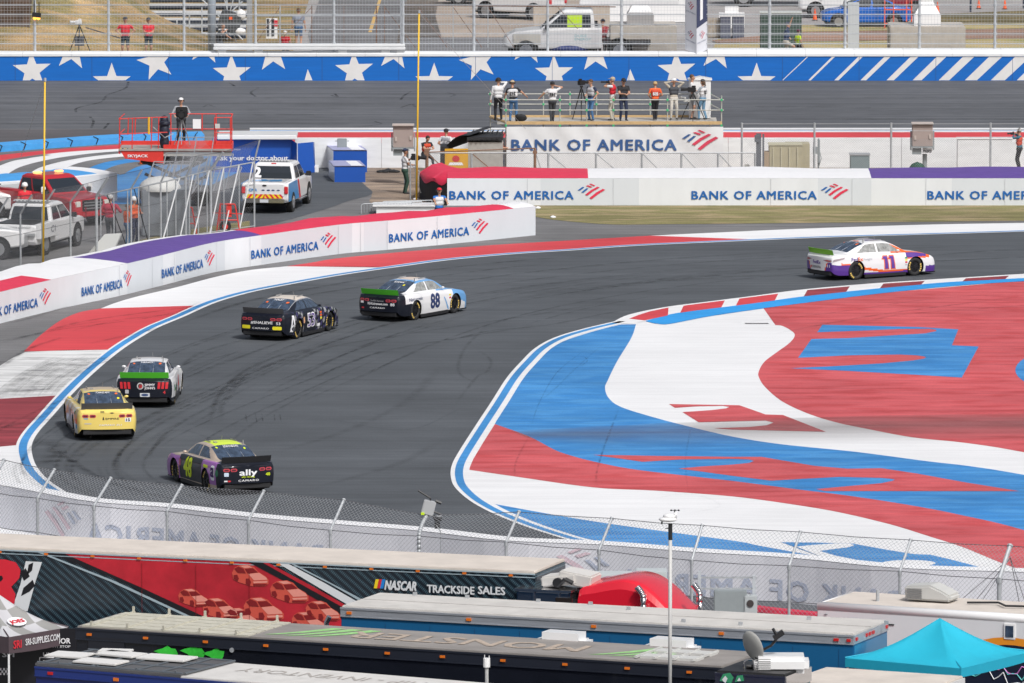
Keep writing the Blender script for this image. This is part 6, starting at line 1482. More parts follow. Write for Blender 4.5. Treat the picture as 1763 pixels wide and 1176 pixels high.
mb=MB(); mb.box((3.0,0,.52),(.2,1.9,.2)); mb.box((3.1,.5,.6),(.06,.06,.5)); mb.box((3.1,-.5,.6),(.06,.06,.5)); mb.build('bumper',rr_,rd,bevel=.04)
for s in(1,-1):mb=MB(); mb.box((-.1,s*.55,2.02),(.25,.35,.09)); mb.build('beacon',mat('beacon_amber',(.9,.45,.12),.3,emit=(1,.6,.25,1.2)),rd,bevel=.03)
for s in(1,-1):mb=MB(); mb.box((1.15,s*1.20,1.42),(.09,.22,.30)); mb.build('tow_mirror',M_wpaint,rd,bevel=.03)
loc,rz=heading(-86,444,84)
wt=vehicle('service_truck','white truck nose with round wheel at the left picture edge behind the fence','pickup truck',loc,rz,PL,PG,vw,(-1.85,1.85),.42,pillar=(.45,)); bed(wt)
loc,rz=heading(-66,374,94)
vehicle('white_van','white van with dark windows at the left picture edge behind the rescue trucks','van',loc,rz,[(-2.4,.9,.45,1.1),(-2.3,.97,.4,1.15),(1.5,.97,.4,1.15),(2.3,.93,.42,1.0),(2.45,.8,.5,.9)],[(1.1,-2.35,1.7,.93),(1.5,-2.3,1.3,.9),(2.1,-2.2,.9,.82),(2.2,-2.0,.7,.7)],vw,(-1.5,1.5),.36,pillar=(.3,.6))
def lot(u,v,deg):q=P(u,v,HO); return Vector((q.x,q.y,HO+.02+.5*(q.y-YO)/600)),PI/2-math.radians(deg)
SL=[(-2.28,.78,.5,.88),(-2.15,.86,.35,.98),(-1.2,.90,.28,1.0),(1.0,.90,.28,.95),(1.9,.87,.3,.82),(2.25,.74,.38,.68)]
SG=[(.95,-1.75,1.25,.82),(1.2,-1.30,.75,.74),(1.40,-.75,.25,.66),(1.45,-.6,.1,.58)]
UL=[(-2.3,.82,.5,1.05),(-2.2,.90,.38,1.12),(1.2,.92,.38,1.1),(2.1,.90,.4,1.0),(2.32,.78,.48,.85)]
UG=[(1.08,-2.2,1.3,.86),(1.4,-2.1,.85,.80),(1.66,-1.9,.45,.72),(1.73,-1.7,.25,.64)]
sb=mat('car_bright_blue',(.01,.12,.50),.25,coat=.6)
l,r=lot(1490,48,268); vehicle('blue_sedan','bright blue saloon car parked behind the catch fence, facing left','car',l,r,[(a,b*1.0,c,d*1.08)for a,b,c,d in SL],[(a*1.08,b,c,d)for a,b,c,d in SG],sb,(-1.38,1.42),.34,pillar=(.50,))
l,r=lot(1452,30,272); vehicle('white_suv','white sport utility car parked just behind the blue saloon car','car',l,r,UL,UG,vw,(-1.4,1.42),.37,pillar=(.3,.62))
l,r=lot(1530,26,272); vehicle('dark_red_car','dark red car parked behind the blue saloon, mostly hidden','car',l,r,SL,SG,mat('maroon_paint',(.22,.01,.03),.3,coat=.5),(-1.38,1.42),.34,pillar=(.5,))
l,r=lot(1352,10,270); vehicle('dark_truck','long dark blue truck at the top of the car park','truck',l,r,[(-3.5,1.1,.5,1.5),(-3.4,1.2,.45,2.2),(2.0,1.2,.45,2.2),(3.2,1.15,.5,1.4),(3.4,1.0,.6,1.2)],[(1.4,.8,2.9,1.1),(1.9,.9,2.5,1.05),(2.5,1.0,2.1,1.0),(2.6,1.1,2.0,.9)],mat('night_blue',(.012,.018,.05),.3,coat=.3),(-2.2,2.2),.46,pillar=(.5,))
l,r=lot(893,33,300); vehicle('white_car','white and red car seen from behind, parked nearest the utility truck','car',l,r,UL,UG,vw,(-1.4,1.42),.40,pillar=(.3,.62))
root=bpy.data.objects['white_car']
for s in(1,-1):mb=MB(); mb.box((-2.28,s*.78,.95),(.16,.2,.28)); mb.build('tail_lamp',redl,root,bevel=.03)
l,r=lot(835,8,268); vehicle('white_hatchback','white car parked at the top edge, only its lower flank and wheel showing','car',l,r,SL,SG,vw,(-1.38,1.42),.35,pillar=(.5,))
l,r=lot(905,42,90); vehicle('red_suv','dark red vehicle tail with bright wheel beside the white utility truck','car',l,r,UL,UG,mat('maroon_paint',(.22,.01,.03)),(-1.4,1.42),.36,pillar=(.3,.62))if False else None
l,r=lot(985,104.5,270)
ut=vehicle('utility_truck','white utility truck with a yellow vest in its window, behind the star wall','truck',l,r,[(-1.25,.97,.6,1.42),(-1.2,1.0,.55,1.44),(.1,1.0,.55,1.44),(1.6,1.0,.55,1.36),(2.4,.98,.55,1.28),(2.75,.92,.6,1.1),(2.9,.8,.62,.95)],[(1.38,-.95,1.35,.93),(1.7,-.93,.95,.90),(2.12,-.88,.45,.84),(2.2,-.8,.3,.76)],vw,(-2.0,1.95),.46)
ut.scale=(1.14,1.14,1.14); mb=MB(); mb.box((-2.3,0,.82),(2.0,1.9,.16)); mb.build('flat_bed',M_black,ut)
mb=MB(); mb.box((-2.4,0,2.45),(4.2,.5,.22)); mb.box((.6,0,2.62),(.7,.5,.12)); mb.build('boom',vw,ut,bevel=.04)
mb=MB(); mb.box((-.1,.937,1.72),(.62,.01,.5)); mb.build('hanging_vest',mat('hi_vis_yellow',(.55,.80,.03),.6),ut); mb=MB(); mb.ell((1.9,0,2.72),(.08,.08,.1),8,5); mb.build('beacon',mat('beacon_orange',(.85,.3,.02)),ut)
mb=MB(); text_on(mb,'DUKE',lambda s,t:Vector((-s,1.008,t)),.10,1.06,.10,.5,0,.0); text_on(mb,'ENERGY',lambda s,t:Vector((-s,1.008,t)),.10,.92,.10,.7,0,.0); mb.build('door_lettering',mat('teal_ink',(.25,.5,.55)),ut)
mb=MB(); mb.box((1.9,.98,.95),(1.2,.08,.5)); mb.build('wheel_panel',mat('panel_cream',(.55,.53,.48),.6),ut,bevel=.03)
mb=MB(); mb.box((.0,.97,1.26),(.2,.05,.06)); mb.build('door_handle',M_black,ut)
import numpy as np
SKIN=mat('skin',(.48,.26,.17),.6); SKIN2=mat('skin_tan',(.36,.19,.12),.6)
def cm(nm,c):return mat('cloth_'+nm,c,.8,var=.12,scale=9,bump=.2)
CW,CK,CN,CJ,CR,CKH,CGR,CT,CO=cm('white',(.68,.68,.69)),cm('black',(.018,.018,.022)),cm('navy',(.02,.03,.07)),cm('denim',(.07,.17,.34)),cm('red',(.62,.02,.035)),cm('khaki',(.52,.48,.40)),cm('grey',(.30,.31,.33)),cm('tan',(.45,.36,.25)),cm('orange',(.80,.13,.03))
CDG,CPK,CTL,CYE,CGY=cm('darkgreen',(.03,.07,.05)),cm('pink',(.60,.12,.18)),cm('teal',(.05,.14,.19)),cm('limeyellow',(.60,.85,.03)),cm('charcoal',(.06,.065,.075))
HAIRS={'dark':mat('hair_dark',(.03,.02,.015),.7),'blond':mat('hair_blond',(.50,.34,.16),.7),'grey':mat('hair_grey',(.35,.34,.33),.7),'brown':mat('hair_brown',(.10,.055,.03),.7)}
SHOE=mat('shoe_dark',(.03,.03,.035),.6)
def ik(a,b,l1,l2,hint):
 a,b,hint=Vector(a),Vector(b),Vector(hint); d=b-a; L=min(d.length,(l1+l2)*.995); dn=d.normalized(); b=a+dn*L
 x=(l1*l1-l2*l2+L*L)/(2*L); h=math.sqrt(max(0,l1*l1-x*x)); p=(hint-dn*hint.dot(dn)); p=p.normalized()if p.length>1e-6 else Vector((0,0,1)); return a+dn*x+p*h,b
def person(label,loc,rz,H=1.8,shirt=CW,pants=CK,sleeve='short',leg='long',hands=None,feet=None,lean=0.,pelvis=.94,head=(0,0),cap=None,hair='dark',headset=False,bib=None,bibtext=None,vest=None,bucket=False,helmet=None,shoes=SHOE,skin=SKIN,side=0.,pony=False,belt=False,group=None,build=1.13,pw=None,bx=0.):
 S=H/1.8; root_l=Vector(loc); prims=[]
 mats=[shirt,pants,skin,shoes,vest or bib or shirt]
 def V(x,y,z):return Vector((x,y,z))
 pel=V(bx,0,pelvis)
 def tor(x,y,z):
  q=Vector((x,y,z-.94)); R=Matrix.Rotation(lean,3,'Y')@Matrix.Rotation(side,3,'X'); return pel+R@q
 B=build
 def add(a,b,ra,rb,m):prims.append((Vector(a),Vector(b),ra,rb,m))
 add(tor(0,.075,.93),tor(0,-.075,.93),.115*B,.115*B,1)
 add(tor(0,.06,1.03),tor(0,-.06,1.03),.105*B,.105*B,0)
 add(tor(.01,.085,1.18),tor(.01,-.085,1.18),.110*B,.110*B,4 if(bib or vest)else 0)
 add(tor(.0,.105,1.33),tor(.0,-.105,1.33),.112*B,.112*B,4 if(bib or vest)else 0)
 add(tor(-.01,.14,1.435),tor(-.01,-.14,1.435),.062,.062,4 if vest else 0)
 add(tor(0,0,1.42),tor(.01,0,1.56),.062,.052,2)
 hd=lambda x,y,z:tor(.015,0,1.56)+(Matrix.Rotation(head[1],3,'Z')@Matrix.Rotation(lean*0+head[0],3,'Y'))@Vector((x,y,z-1.56))
 add(hd(.005,0,1.685),hd(.0,0,1.70),.093,.095,2); add(hd(.035,0,1.615),hd(.03,0,1.65),.058,.066,2)
 add(hd(.098,0,1.66),hd(.112,0,1.635),.012,.016,2)
 for s in(1,-1):add(hd(0,s*.088,1.675),hd(-.005,s*.095,1.65),.016,.012,2)
 hands=hands or{}; feet=feet or{}
 for s,k in((1,'L'),(-1,'R')):
  sh=tor(0,s*.185*B,1.43); tgt=hands.get(k,(.06,s*.30,.90))
  el,wr=ik(sh,tgt[:3],.285,.25,tgt[3:]if len(tgt)>3 else(-.6,s*.5,-.2))
  d=(wr-el).normalized(); add(sh,el,.054*B,.044*B,0 if sleeve=='long' else 5); add(el,wr,.042,.030,0 if sleeve=='long' else 2)
  up=Vector((0,0,1)); lat=d.cross(up); lat=lat.normalized()if lat.length>.1 else Vector((0,1,0)); nrm=lat.cross(d)
  add(wr,wr+d*.07,.028,.030,2); add(wr+d*.05+lat*.018,wr+d*.05-lat*.018,.024,.024,2)
  for f,(o,l)in enumerate(((-.030,.055),(-.011,.068),(.009,.064),(.028,.050))):
   b0=wr+d*.085+lat*o; b1=b0+d*l*.55+nrm*-.008; add(b0,b1,.0105,.010,2); add(b1,b1+d*l*.4-nrm*.022,.010,.009,2)
  t0=wr+d*.03-lat*.030*(s); add(t0,t0+(d-lat*s*.8).normalized()*.05,.012,.010,2)
  hp=pel+V(0,s*.09,-.02); ft=feet.get(k,(.0,s*.125,.085)); kn,an=ik(hp,ft[:3],.43,.43,ft[3:]if len(ft)>3 else(1,s*.1,0))
  add(hp,kn,.086*B,.060*B,6 if leg=='short' else 1); add(kn,an,.060*B if leg=='long' else .052,.050 if leg=='long' else .038,1 if leg=='long' else 2)
  yaw=s*.15; fd=V(math.cos(yaw),math.sin(yaw),0)if an.z<.2 else V(.8,0,-.6); add(an-fd*.03+V(0,0,-.045),an+fd*.16+V(0,0,-.052),.038,.030,3)
 mb=MB()
 for a,b,ra,rb,m in prims:
  d=b-a
  if d.length>1e-4:mb.tube(a,b,ra,rb,n=10)
  mb.ell(a,(ra,ra,ra),10,6); mb.ell(b,(rb,rb,rb),10,6)
 me=bpy.data.meshes.new('p'); me.from_pydata(mb.v,[],mb.f); ob=bpy.data.objects.new('person',me); COL.objects.link(ob)
 md=ob.modifiers.new('r','REMESH'); md.mode='VOXEL'; md.voxel_size=.0145; md.use_smooth_shade=True
 m2=ob.modifiers.new('s','SMOOTH'); m2.iterations=2; m2.factor=.5
 dg=bpy.context.evaluated_depsgraph_get(); nm=bpy.data.meshes.new_from_object(ob.evaluated_get(dg)); ob.modifiers.clear(); ob.data=nm; bpy.data.meshes.remove(me)
 n=len(nm.polygons); c=np.empty(n*3,dtype=np.float64); nm.polygons.foreach_get('center',c); c=c.reshape(-1,3); best=np.full(n,1e9); mi=np.zeros(n,dtype=np.int32)
 for a,b,ra,rb,m in prims:
  A=np.array(a); D=np.array(b-a); L2=max(1e-9,D.dot(D)); t=np.clip((c-A)@D/L2,0,1); dist=np.linalg.norm(c-A-t[:,None]*D,axis=1)-(ra+(rb-ra)*t); k=dist<best
  mm=np.full(n,m)
  if m==5:mm=np.where(t<.62,0,2)
  if m==6:mm=np.where(t<.82,1,2)
  mi=np.where(k,mm,mi); best=np.where(k,dist,best)
 for x in mats:nm.materials.append(x)
 nm.polygons.foreach_set('material_index',mi.astype(np.int32)); nm.polygons.foreach_set('use_smooth',[True]*n)
 ob.name='person'; ob.location=root_l; ob.rotation_euler=(0,0,rz); ob.scale=(S,S,S); tag(ob,label,'person',group)
 def child(nm_,mb_,m):o=mb_.build(nm_,m,ob,smooth=True); return o
 Rh=Matrix.Rotation(head[1],3,'Z')@Matrix.Rotation(head[0],3,'Y')
 hc=hd(0,0,1.70)
 if helmet:m_=MB(); m_.ell(hc+Rh@V(-.01,0,.015),(.135,.125,.125),14,8,M=Rh,bot=-.35); child('helmet',m_,helmet)
 else:
  m_=MB(); m_.ell(hc+Rh@V(-.016,0,.008),(.100,.100,.108),14,8,M=Rh,bot=-.25)
  if pony:m_.tube(hc+Rh@V(-.09,0,-.02),hc+Rh@V(-.14,0,-.20),.055,.03,n=8); m_.ell(hc+Rh@V(-.05,0,-.05),(.075,.095,.10),10,6)
  child('hair',m_,HAIRS[hair])
 m_=MB()
 for s in(1,-1):m_.ell(hd(.087,s*.033,1.688),(.010,.013,.008),6,4)
 m_.ell(hd(.083,0,1.612),(.008,.022,.005),6,4); child('face_features',m_,mat('face_dark',(.10,.04,.035),.6))
 if cap:
  m_=MB(); m_.ell(hc+Rh@V(-.008,0,.028),(.112,.108,.098),14,6,M=Rh,bot=.08)
  if bucket:m_.tube(hc+Rh@V(0,0,.03),hc+Rh@V(0,0,.055),.17,.11,n=16)
  else:m_.box(hc+Rh@V(.125,0,.042),(.12,.13,.012),M=Rh)
  child('cap',m_,cap)
 if headset:
  m_=MB(); pts=[hc+Rh@V(-.01,.118*math.cos(a),.118*math.sin(a)+.01)for a in[PI*k/8 for k in range(9)]]; m_.line(pts,.012,n=5)
  for s in(1,-1):m_.tube(hc+Rh@V(-.01,s*.085,-.005),hc+Rh@V(-.01,s*.135,-.005),.038,n=10)
  child('headset',m_,M_black)
 if bibtext:
  tt,back,col=bibtext; sg=-1 if back else 1; X=sg*(.128*B)
  m_=MB(); text_on(m_,tt,lambda p,t:tor(X,-sg*p,t)if True else None,-.12,1.16,.14,.24,0,.10); o=m_.build('bib_number',col,ob)
 return ob
def at_(u,v,h,deg,lot_=False):
 q=P(u,v,h); return q,PI/2-math.radians(deg)
DK=2.25
PPL=[]
def pp(u,v,h,deg,label,**k):l,r=at_(u,v,h,deg); o=person(label,l,r,**k); PPL.append(o); return o
G1='photographers and crew on the platform'
pp(858,208,DK,-8,'person in white shirt and black trousers at the left end of the platform',H=1.86,shirt=CW,pants=CK,cap=CK,headset=True,sleeve='long',hands={'R':(.12,-.12,1.62,0,-1,-.3)},group=G1)
pp(884,209.5,DK,5,'person in a black shirt, white bib and jeans, both arms spread to the rail',H=1.80,shirt=CK,pants=CJ,bib=CW,cap=CT,headset=True,hands={'L':(.22,.42,.96),'R':(.28,-.62,1.02)},side=-.08,bibtext=('212',True,CK),feet={'L':(-.06,.14,.085),'R':(.06,-.12,.085)},group=G1)
pp(951,209.5,DK,0,'person in white with bib 145, one arm stretched out to the rail on the left',H=1.74,shirt=CW,pants=CGY,bib=CW,cap=CK,hands={'L':(.16,.62,1.02),'R':(.12,-.18,1.60,0,-1,-.4)},bibtext=('145',True,CK),feet={'L':(.0,.06,.085),'R':(.12,-.03,.085)},belt=True,group=G1)
pp(1018,207.5,DK,230,'person in a navy shirt, grey vest and jeans beside the black tripod',H=1.80,shirt=CN,pants=CJ,vest=cm('palegrey',(.50,.50,.52)),hair='brown',hands={'R':(.20,-.12,1.12),'L':(.10,.32,1.02)},head=(.15,-.4),group=G1)
pp(1055,207,DK,285,'person in a tan cap, red vest and khaki trousers holding a camera to the face',H=1.88,shirt=CW,pants=CKH,vest=CR,cap=CT,hair='grey',hands={'R':(.16,-.05,1.60,0,-1,-.5),'L':(.2,.06,1.55,0,1,-.6)},group=G1)
pp(1073,208,DK,165,'person in black shirt and navy trousers with red lanyard, looking down',H=1.86,shirt=CK,pants=CN,cap=CK,hands={'R':(.30,-.05,1.16),'L':(.28,.10,1.14)},head=(.35,0),group=G1)
pp(1128,206.5,DK,-5,'blonde person in a red bib with number 858 and black trousers',H=1.68,shirt=CO,pants=CK,bib=cm('bibred',(.60,.07,.03)),hair='blond',pony=False,hands={'R':(.22,-.22,1.08),'L':(.2,.22,1.05)},bibtext=('858',True,CW),feet={'L':(.02,.05,.085),'R':(-.05,-.04,.085)},group=G1)
pp(1160,206,DK,172,'person in white sun hat and beige jacket, hands raised to the hat',H=1.80,shirt=cm('beige',(.50,.45,.37)),pants=cm('cream',(.58,.55,.49)),vest=CGY,sleeve='long',cap=CW,bucket=True,build=1.12,hands={'R':(.10,-.16,1.66,0,-1,.2),'L':(.10,.17,1.66,0,1,.2)},group=G1)
pp(1191,205,DK,95,'tall person half hidden behind the white box at the right end of the platform',H=1.95,shirt=CW,pants=CGR,leg='short',hair='brown',group=G1)
pp(1210,206,DK,300,'person in grey with bib 127 and blue jeans working the video camera',H=1.76,shirt=cm('lightgrey',(.33,.36,.40)),pants=cm('paledenim',(.14,.27,.40)),bib=CW,cap=CGY,hair='brown',pony=True,sleeve='long',build=1.12,hands={'R':(.30,-.10,1.25),'L':(.34,.12,1.25)},feet={'L':(.12,.13,.085),'R':(-.12,-.10,.085)},bibtext=('127',True,CK),group=G1)
pp(861,300,0,100,'person in a pink shirt standing under the left end of the platform',H=1.82,shirt=CPK,pants=CN,hands={'R':(.28,-.05,1.15),'L':(.28,.1,1.2)},hair='brown')
pp(768,295,0,30,'person in a white shirt and black bib, black cap, standing behind the cabinet hut',H=1.86,shirt=CW,pants=CK,bib=cm('bibgrey',(.30,.31,.34)),cap=CK,hands={'L':(.1,.22,1.05,-1,.6,0),'R':(.12,-.22,1.0)},bibtext=('23',True,CW),group='photographers by the hut')
pp(737,293,0,150,'person in red and black bib sitting and looking down beside the yellow pole',H=1.80,shirt=CK,pants=CGY,bib=cm('bibred',(.6,.07,.03)),hair='dark',head=(.5,0),lean=.25,pelvis=.68,bx=-.25,feet={'L':(.22,.16,.085),'R':(.16,-.16,.085)},hands={'R':(.28,-.08,.95),'L':(.28,.10,.96)},bibtext=('914',False,CW),group='photographers by the hut')
pp(697,333.5,0,78,'cameraman in a white shirt, dark green trousers and navy cap beside the fence post',H=1.92,shirt=CW,pants=CDG,cap=CN,headset=False,vest=None,hands={'R':(.34,-.10,1.15),'L':(.30,.12,1.42)},skin=SKIN2)
pp(757,383,0,170,'person in a blue shirt and red cap with headset, sitting behind the curving barrier',H=1.8,shirt=cm('royal',(.02,.16,.52)),pants=CN,bib=CW,cap=CR,headset=True,pelvis=.55,bx=-.1,feet={'L':(.35,.15,.085),'R':(.35,-.15,.085)},hands={'R':(.40,-.25,.85),'L':(.40,.25,.85)})
pp(190,421,0,20,'person in a red jacket and dark trousers behind the fence, back turned',H=2.0,shirt=cm('crimson',(.42,.02,.05)),pants=CGY,sleeve='long',helmet=mat('helmet_grey',(.4,.4,.4)),build=1.25,hands={'R':(.22,-.25,1.25),'L':(.15,.28,1.1)},group='rescue crew behind the fence')
pp(231,420,0,130,'person in an orange jacket and white helmet behind the fence',H=1.9,shirt=CO,pants=CN,sleeve='long',helmet=M_wpaint,hands={'R':(.3,-.05,1.2),'L':(.3,.1,1.2)},group='rescue crew behind the fence')
pp(219,422,0,60,'person in jeans and orange shirt, mostly hidden beside the one in the white helmet',H=1.65,shirt=CO,pants=CJ,hair='brown',group='rescue crew behind the fence')
pp(43,393,0,170,'person with white helmet and red top behind the white rescue truck',H=1.86,shirt=CR,pants=CN,helmet=M_wpaint,group='rescue crew behind the fence')
pp(1755,294,0,285,'photographer in a teal shirt and red bib 32 at the right edge, camera raised',H=1.86,shirt=CTL,pants=CK,bib=cm('bibred',(.6,.07,.03)),hair='grey',headset=True,sleeve='long',hands={'R':(.18,-.06,1.58,0,-1,-.4),'L':(.22,.05,1.52,0,1,-.6)},bibtext=('32',False,CW))
def po(u,v,deg,label,**k):
 q=P(u,v,HO); q.z=hill(q.x,q.y)if q.x<X1 else HO+.01; o=person(label,q,PI/2-math.radians(deg),**k); return o
po(216,104,182,'person in a red polo shirt and black shorts, hands on hips, behind the catch fence',H=2.02,shirt=CR,pants=cm('darkteal',(.02,.035,.045)),leg='short',cap=CGY,hands={'L':(.05,.22,1.06,-.2,1,0),'R':(.05,-.22,1.06,-.2,-1,0)},build=1.12,group='people in red polo shirts')
po(256,103,178,'person in a red polo shirt with hands folded in front of the belt',H=1.95,shirt=CR,pants=cm('darkteal',(.02,.035,.045)),leg='short',cap=CGY,hands={'L':(.26,.04,1.16),'R':(.26,-.04,1.16)},group='people in red polo shirts')
po(377,97,120,'person in a dark shirt bending beside the thick grey pole',H=1.85,shirt=CGY,pants=CGY,hair='brown',lean=.35,pelvis=.75,hands={'R':(.45,-.1,1.25),'L':(.5,.15,.9)})
po(514,84,5,'person in a grey shirt and blue shorts walking along the service road',H=1.98,shirt=cm('greyblue',(.22,.25,.31)),pants=cm('blueshort',(.05,.11,.22)),leg='short',hair='brown',feet={'L':(.12,.11,.085),'R':(-.10,-.11,.085)})
po(491,107,10,'blonde person in a red top and white cap, low behind the wall',H=1.55,shirt=CR,pants=CN,hair='blond',cap=CW,pony=True,pelvis=.88)
po(1038,103,200,'person in a red plaid jacket with a video camera, beside the white utility truck',H=1.95,shirt=cm('plaid',(.34,.05,.06)),pants=cm('brown',(.20,.15,.12)),sleeve='long',cap=CN,hands={'R':(.28,-.22,1.25),'L':(.30,.05,1.32)},build=1.15)
po(1353,108,100,'person in navy shirt and khaki shorts with one arm raised',H=1.95,shirt=cm('navyblue',(.05,.08,.17)),pants=CKH,leg='short',cap=CN,lean=.1,hands={'R':(.30,-.12,1.98,0,0,-1),'L':(.1,.26,1.1)},feet={'L':(-.1,.12,.085),'R':(.28,-.1,.30)})
po(1374,107,60,'child in a lime yellow shirt and black shorts beside the dark green cabinet',H=1.55,shirt=CYE,pants=CK,leg='short',cap=cm('wine',(.12,.02,.05)),feet={'L':(-.1,.1,.085),'R':(.2,-.12,.2)},hands={'R':(.1,-.3,.95),'L':(.1,.3,.95)})
LZ=2.42
pp(312,246,LZ,178,'camera operator in black with a white cap on the red scissor lift',H=1.9,shirt=CGR,pants=CK,cap=CW,headset=True,sleeve='long',hands={'R':(.30,-.26,1.12),'L':(.30,.26,1.12)})
VS=300.; ks=K(VS); A0=P(872,VS); B0=P(1243,VS); dpt=3.0
SM=mat('scaffold_tube',(.50,.50,.45),.6,.1,var=.25,scale=8); SG_=mat('green_coupler',(.05,.42,.18),.5)
pl=thing('camera_platform','scaffold platform with timber edge boards carrying photographers beside the oval','scaffold',(A0+B0)/2); o=pl.location.copy()
x0,x1=A0.x-o.x,B0.x-o.x; HDK=DK
frontx=[x0+(x1-x0)*k for k in(0,.25,.375,.5,.752,1.0)]; fx=[P(u,VS).x-o.x for u in(871,964,1010,1056,1149,1242)]
bx=[P(u,VS).x-o.x for u in(844,936,982,1028,1121,1225)]
def tb(mb,a,b,r=.026):mb.tube(a,b,r,n=6)
mb=MB()
mb.box(((x0+x1)/2-.3,dpt/2,HDK-.05),(x1-x0+.2,dpt-.1,.05)); mb.build('deck',mat('deck_grey',(.42,.40,.37),.8,var=.1,scale=3),pl)
mb=MB(); mb.box(((x0+x1)/2,-.0,HDK-.01),(x1-x0,.05,.14)); mb.box(((bx[0]+bx[-1])/2,dpt,HDK+.0),(bx[-1]-bx[0],.05,.14)); mb.tube((x0,0,HDK),(bx[0],dpt,HDK),.06,n=6); mb.build('timber_board',M_wood,pl)
mb=MB()
for i,x in enumerate(fx):
 mb=MB(); tb(mb,(x,0,0),(x,0,HDK+1.18)); mb.build('upright',SM,pl)
for x in bx:mb=MB(); tb(mb,(x,dpt,0),(x,dpt,HDK+1.12)); mb.build('upright',SM,pl)
for z in(HDK+.55,HDK+1.0):
 mb=MB(); tb(mb,(fx[0]-.1,-.04,z),(fx[-1]+.1,-.04,z)); tb(mb,(bx[0]-.1,dpt,z),(bx[-1],dpt,z)); tb(mb,(bx[0],dpt,z),(fx[0],0,z)); tb(mb,(bx[-1],dpt,z),(fx[-1],0,z)); mb.build('rail',SM,pl)
mb=MB()
for x in fx:
 for z in(HDK+.55,HDK+1.0,HDK-.12):mb.box((x,-.03,z),(.09,.09,.09))
for x in bx:
 for z in(HDK+.55,HDK+1.0):mb.box((x,dpt,z),(.09,.09,.09))
mb.build('coupler',SG_,pl)
mb=MB(); tb(mb,(bx[0],dpt,1.6),(fx[0],0,.6)); tb(mb,(bx[0],dpt,.4),(fx[0],0,1.9)); tb(mb,(fx[0],0,HDK-.15),(bx[0],dpt,HDK-.2)); mb.build('brace',SM,pl)
bnr=thing('platform_banner','large white bank banner hung along the front of the scaffold platform','banner',Vector((o.x,o.y-.08,0))); W_=x1-x0+.05
mb=MB(); nx,nz=48,10; base_=lambda s,t:Vector((x0+s,-.02-.03*math.sin(s*2.1)*math.cos(t*1.3)-.02*math.sin(s*5+t*4)*(t/2),t))
for i in range(nx+1):
 for j in range(nz+1):mb.v.append(base_(W_*i/nx,.25+(HDK-.17-.25)*j/nz))
for i in range(nx):
 for j in range(nz):a=i*(nz+1)+j; mb.f.append((a,a+nz+1,a+nz+2,a+1)); mb.m.append(0)
mb.build('sheet',mat('banner_white',(.70,.71,.72),.55,var=.04,scale=1,bump=.3),bnr,smooth=True)
sx=lambda u:P(u,VS).x-A0.x
mb=MB(); bank_sign(mb,lambda s,t:base_(s,t)+Vector((0,-.035,0)),sx(881),(VS-258)/ks,sx(1237)-sx(881),0,1,ch=.46); mb.build('lettering',[mat('banner_ink',(.035,.10,.27),.6),mat('banner_red',(.62,.05,.10),.6)],bnr)
o2=P(1205,204.5,DK); q=thing('white_booth','white box stand with a shallow gable top at the right end of the platform','stand',o2); mb=MB(); mb.box((0,.35,.85),(.95,.5,1.7)); mb.build('body',M_wpaint,q,bevel=.02); mb=MB(); mb.prism([(-.53,.05,1.68),(.53,.05,1.68),(.53,.05,1.74),(0,.05,1.84),(-.53,.05,1.74)],(0,.6,0)); mb.build('top',M_wpaint,q)
def tripod(loc,h,label,m=M_black,spread=.45,name='tripod',head=True,rz=0,cat='tripod'):
 t=thing(name,label,cat,loc,rz)
 for k in range(3):
  a=2*PI*k/3+.5; mb=MB(); mb.tube((spread*math.cos(a),spread*math.sin(a),0),(.03*math.cos(a),.03*math.sin(a),h),.018,.028,n=6); mb.build('leg',m,t)
 mb=MB(); mb.tube((0,0,h*.55),(0,0,h+.08),.03,n=8); mb.box((0,0,h+.1),(.14,.12,.08)); mb.build('tripod_head',M_black,t); return t
def camera(loc,rz,label,s=1.,lens=.35,m=M_black,name='video_camera',cat='camera'):
 c=thing(name,label,cat,loc,rz); mb=MB(); mb.box((0,0,.12*s),(.36*s,.16*s,.2*s)); mb.box((-.08*s,0,.26*s),(.2*s,.07*s,.07*s)); mb.build('camera_body',m,c,bevel=.02)
 mb=MB(); mb.tube((.18*s,0,.13*s),(.18*s+lens*s,0,.13*s),.065*s,.085*s,n=12); mb.build('lens',m,c); return c
tripod(P(1001,206,DK),1.35,'tall black camera tripod left of the person in the grey vest'); camera(P(1001,206,DK)+Vector((0,0,1.5)),.8,'black video camera on the tall tripod at the middle of the platform',1.0,.25)
tripod(P(1193,207,DK),1.15,'black tripod under the video camera at the platform right end',spread=.6); camera(P(1193,207,DK)+Vector((-.05,0,1.22)),PI-.2,'black broadcast camera operated by the person with bib 127',1.0,.3)
for(u,z,r_,lb,m)in((1046,1.62,2.9,'small black camera held to the face by the person in the tan cap',M_black),(1172,.95,-.9,'camera with long pale lens at the hip of the person in the sun hat',mat('lens_grey',(.5,.5,.48))),(1185,.8,-2.2,'pale long lens hanging beside the white booth',mat('lens_grey',(.5,.5,.48))),(1052,.75,-1.6,'pale lens hanging at the khaki trousers of the person in the tan cap',mat('lens_grey',(.5,.5,.48)))):
 camera(P(u,207,DK)+Vector((0,-.2,z)),r_,lb,.5,.42,m,'stills_camera')
mb=MB(); mb.ell((0,0,.18),(.26,.18,.17),14,8); mb.ell((-.15,0,.25),(.1,.1,.1),8,5); oo=mb.build('camera_bag',mat('bag_black',(.02,.02,.022),.8,bump=.5),smooth=True); oo.location=P(897,210,DK); tag(oo,'black camera bag lying on the platform beside the person in jeans','bag')
sl0=P(303,352); kl=K(352); lf=thing('scissor_lift','red scissor lift platform with guard rails carrying a camera operator','scissor lift',sl0)
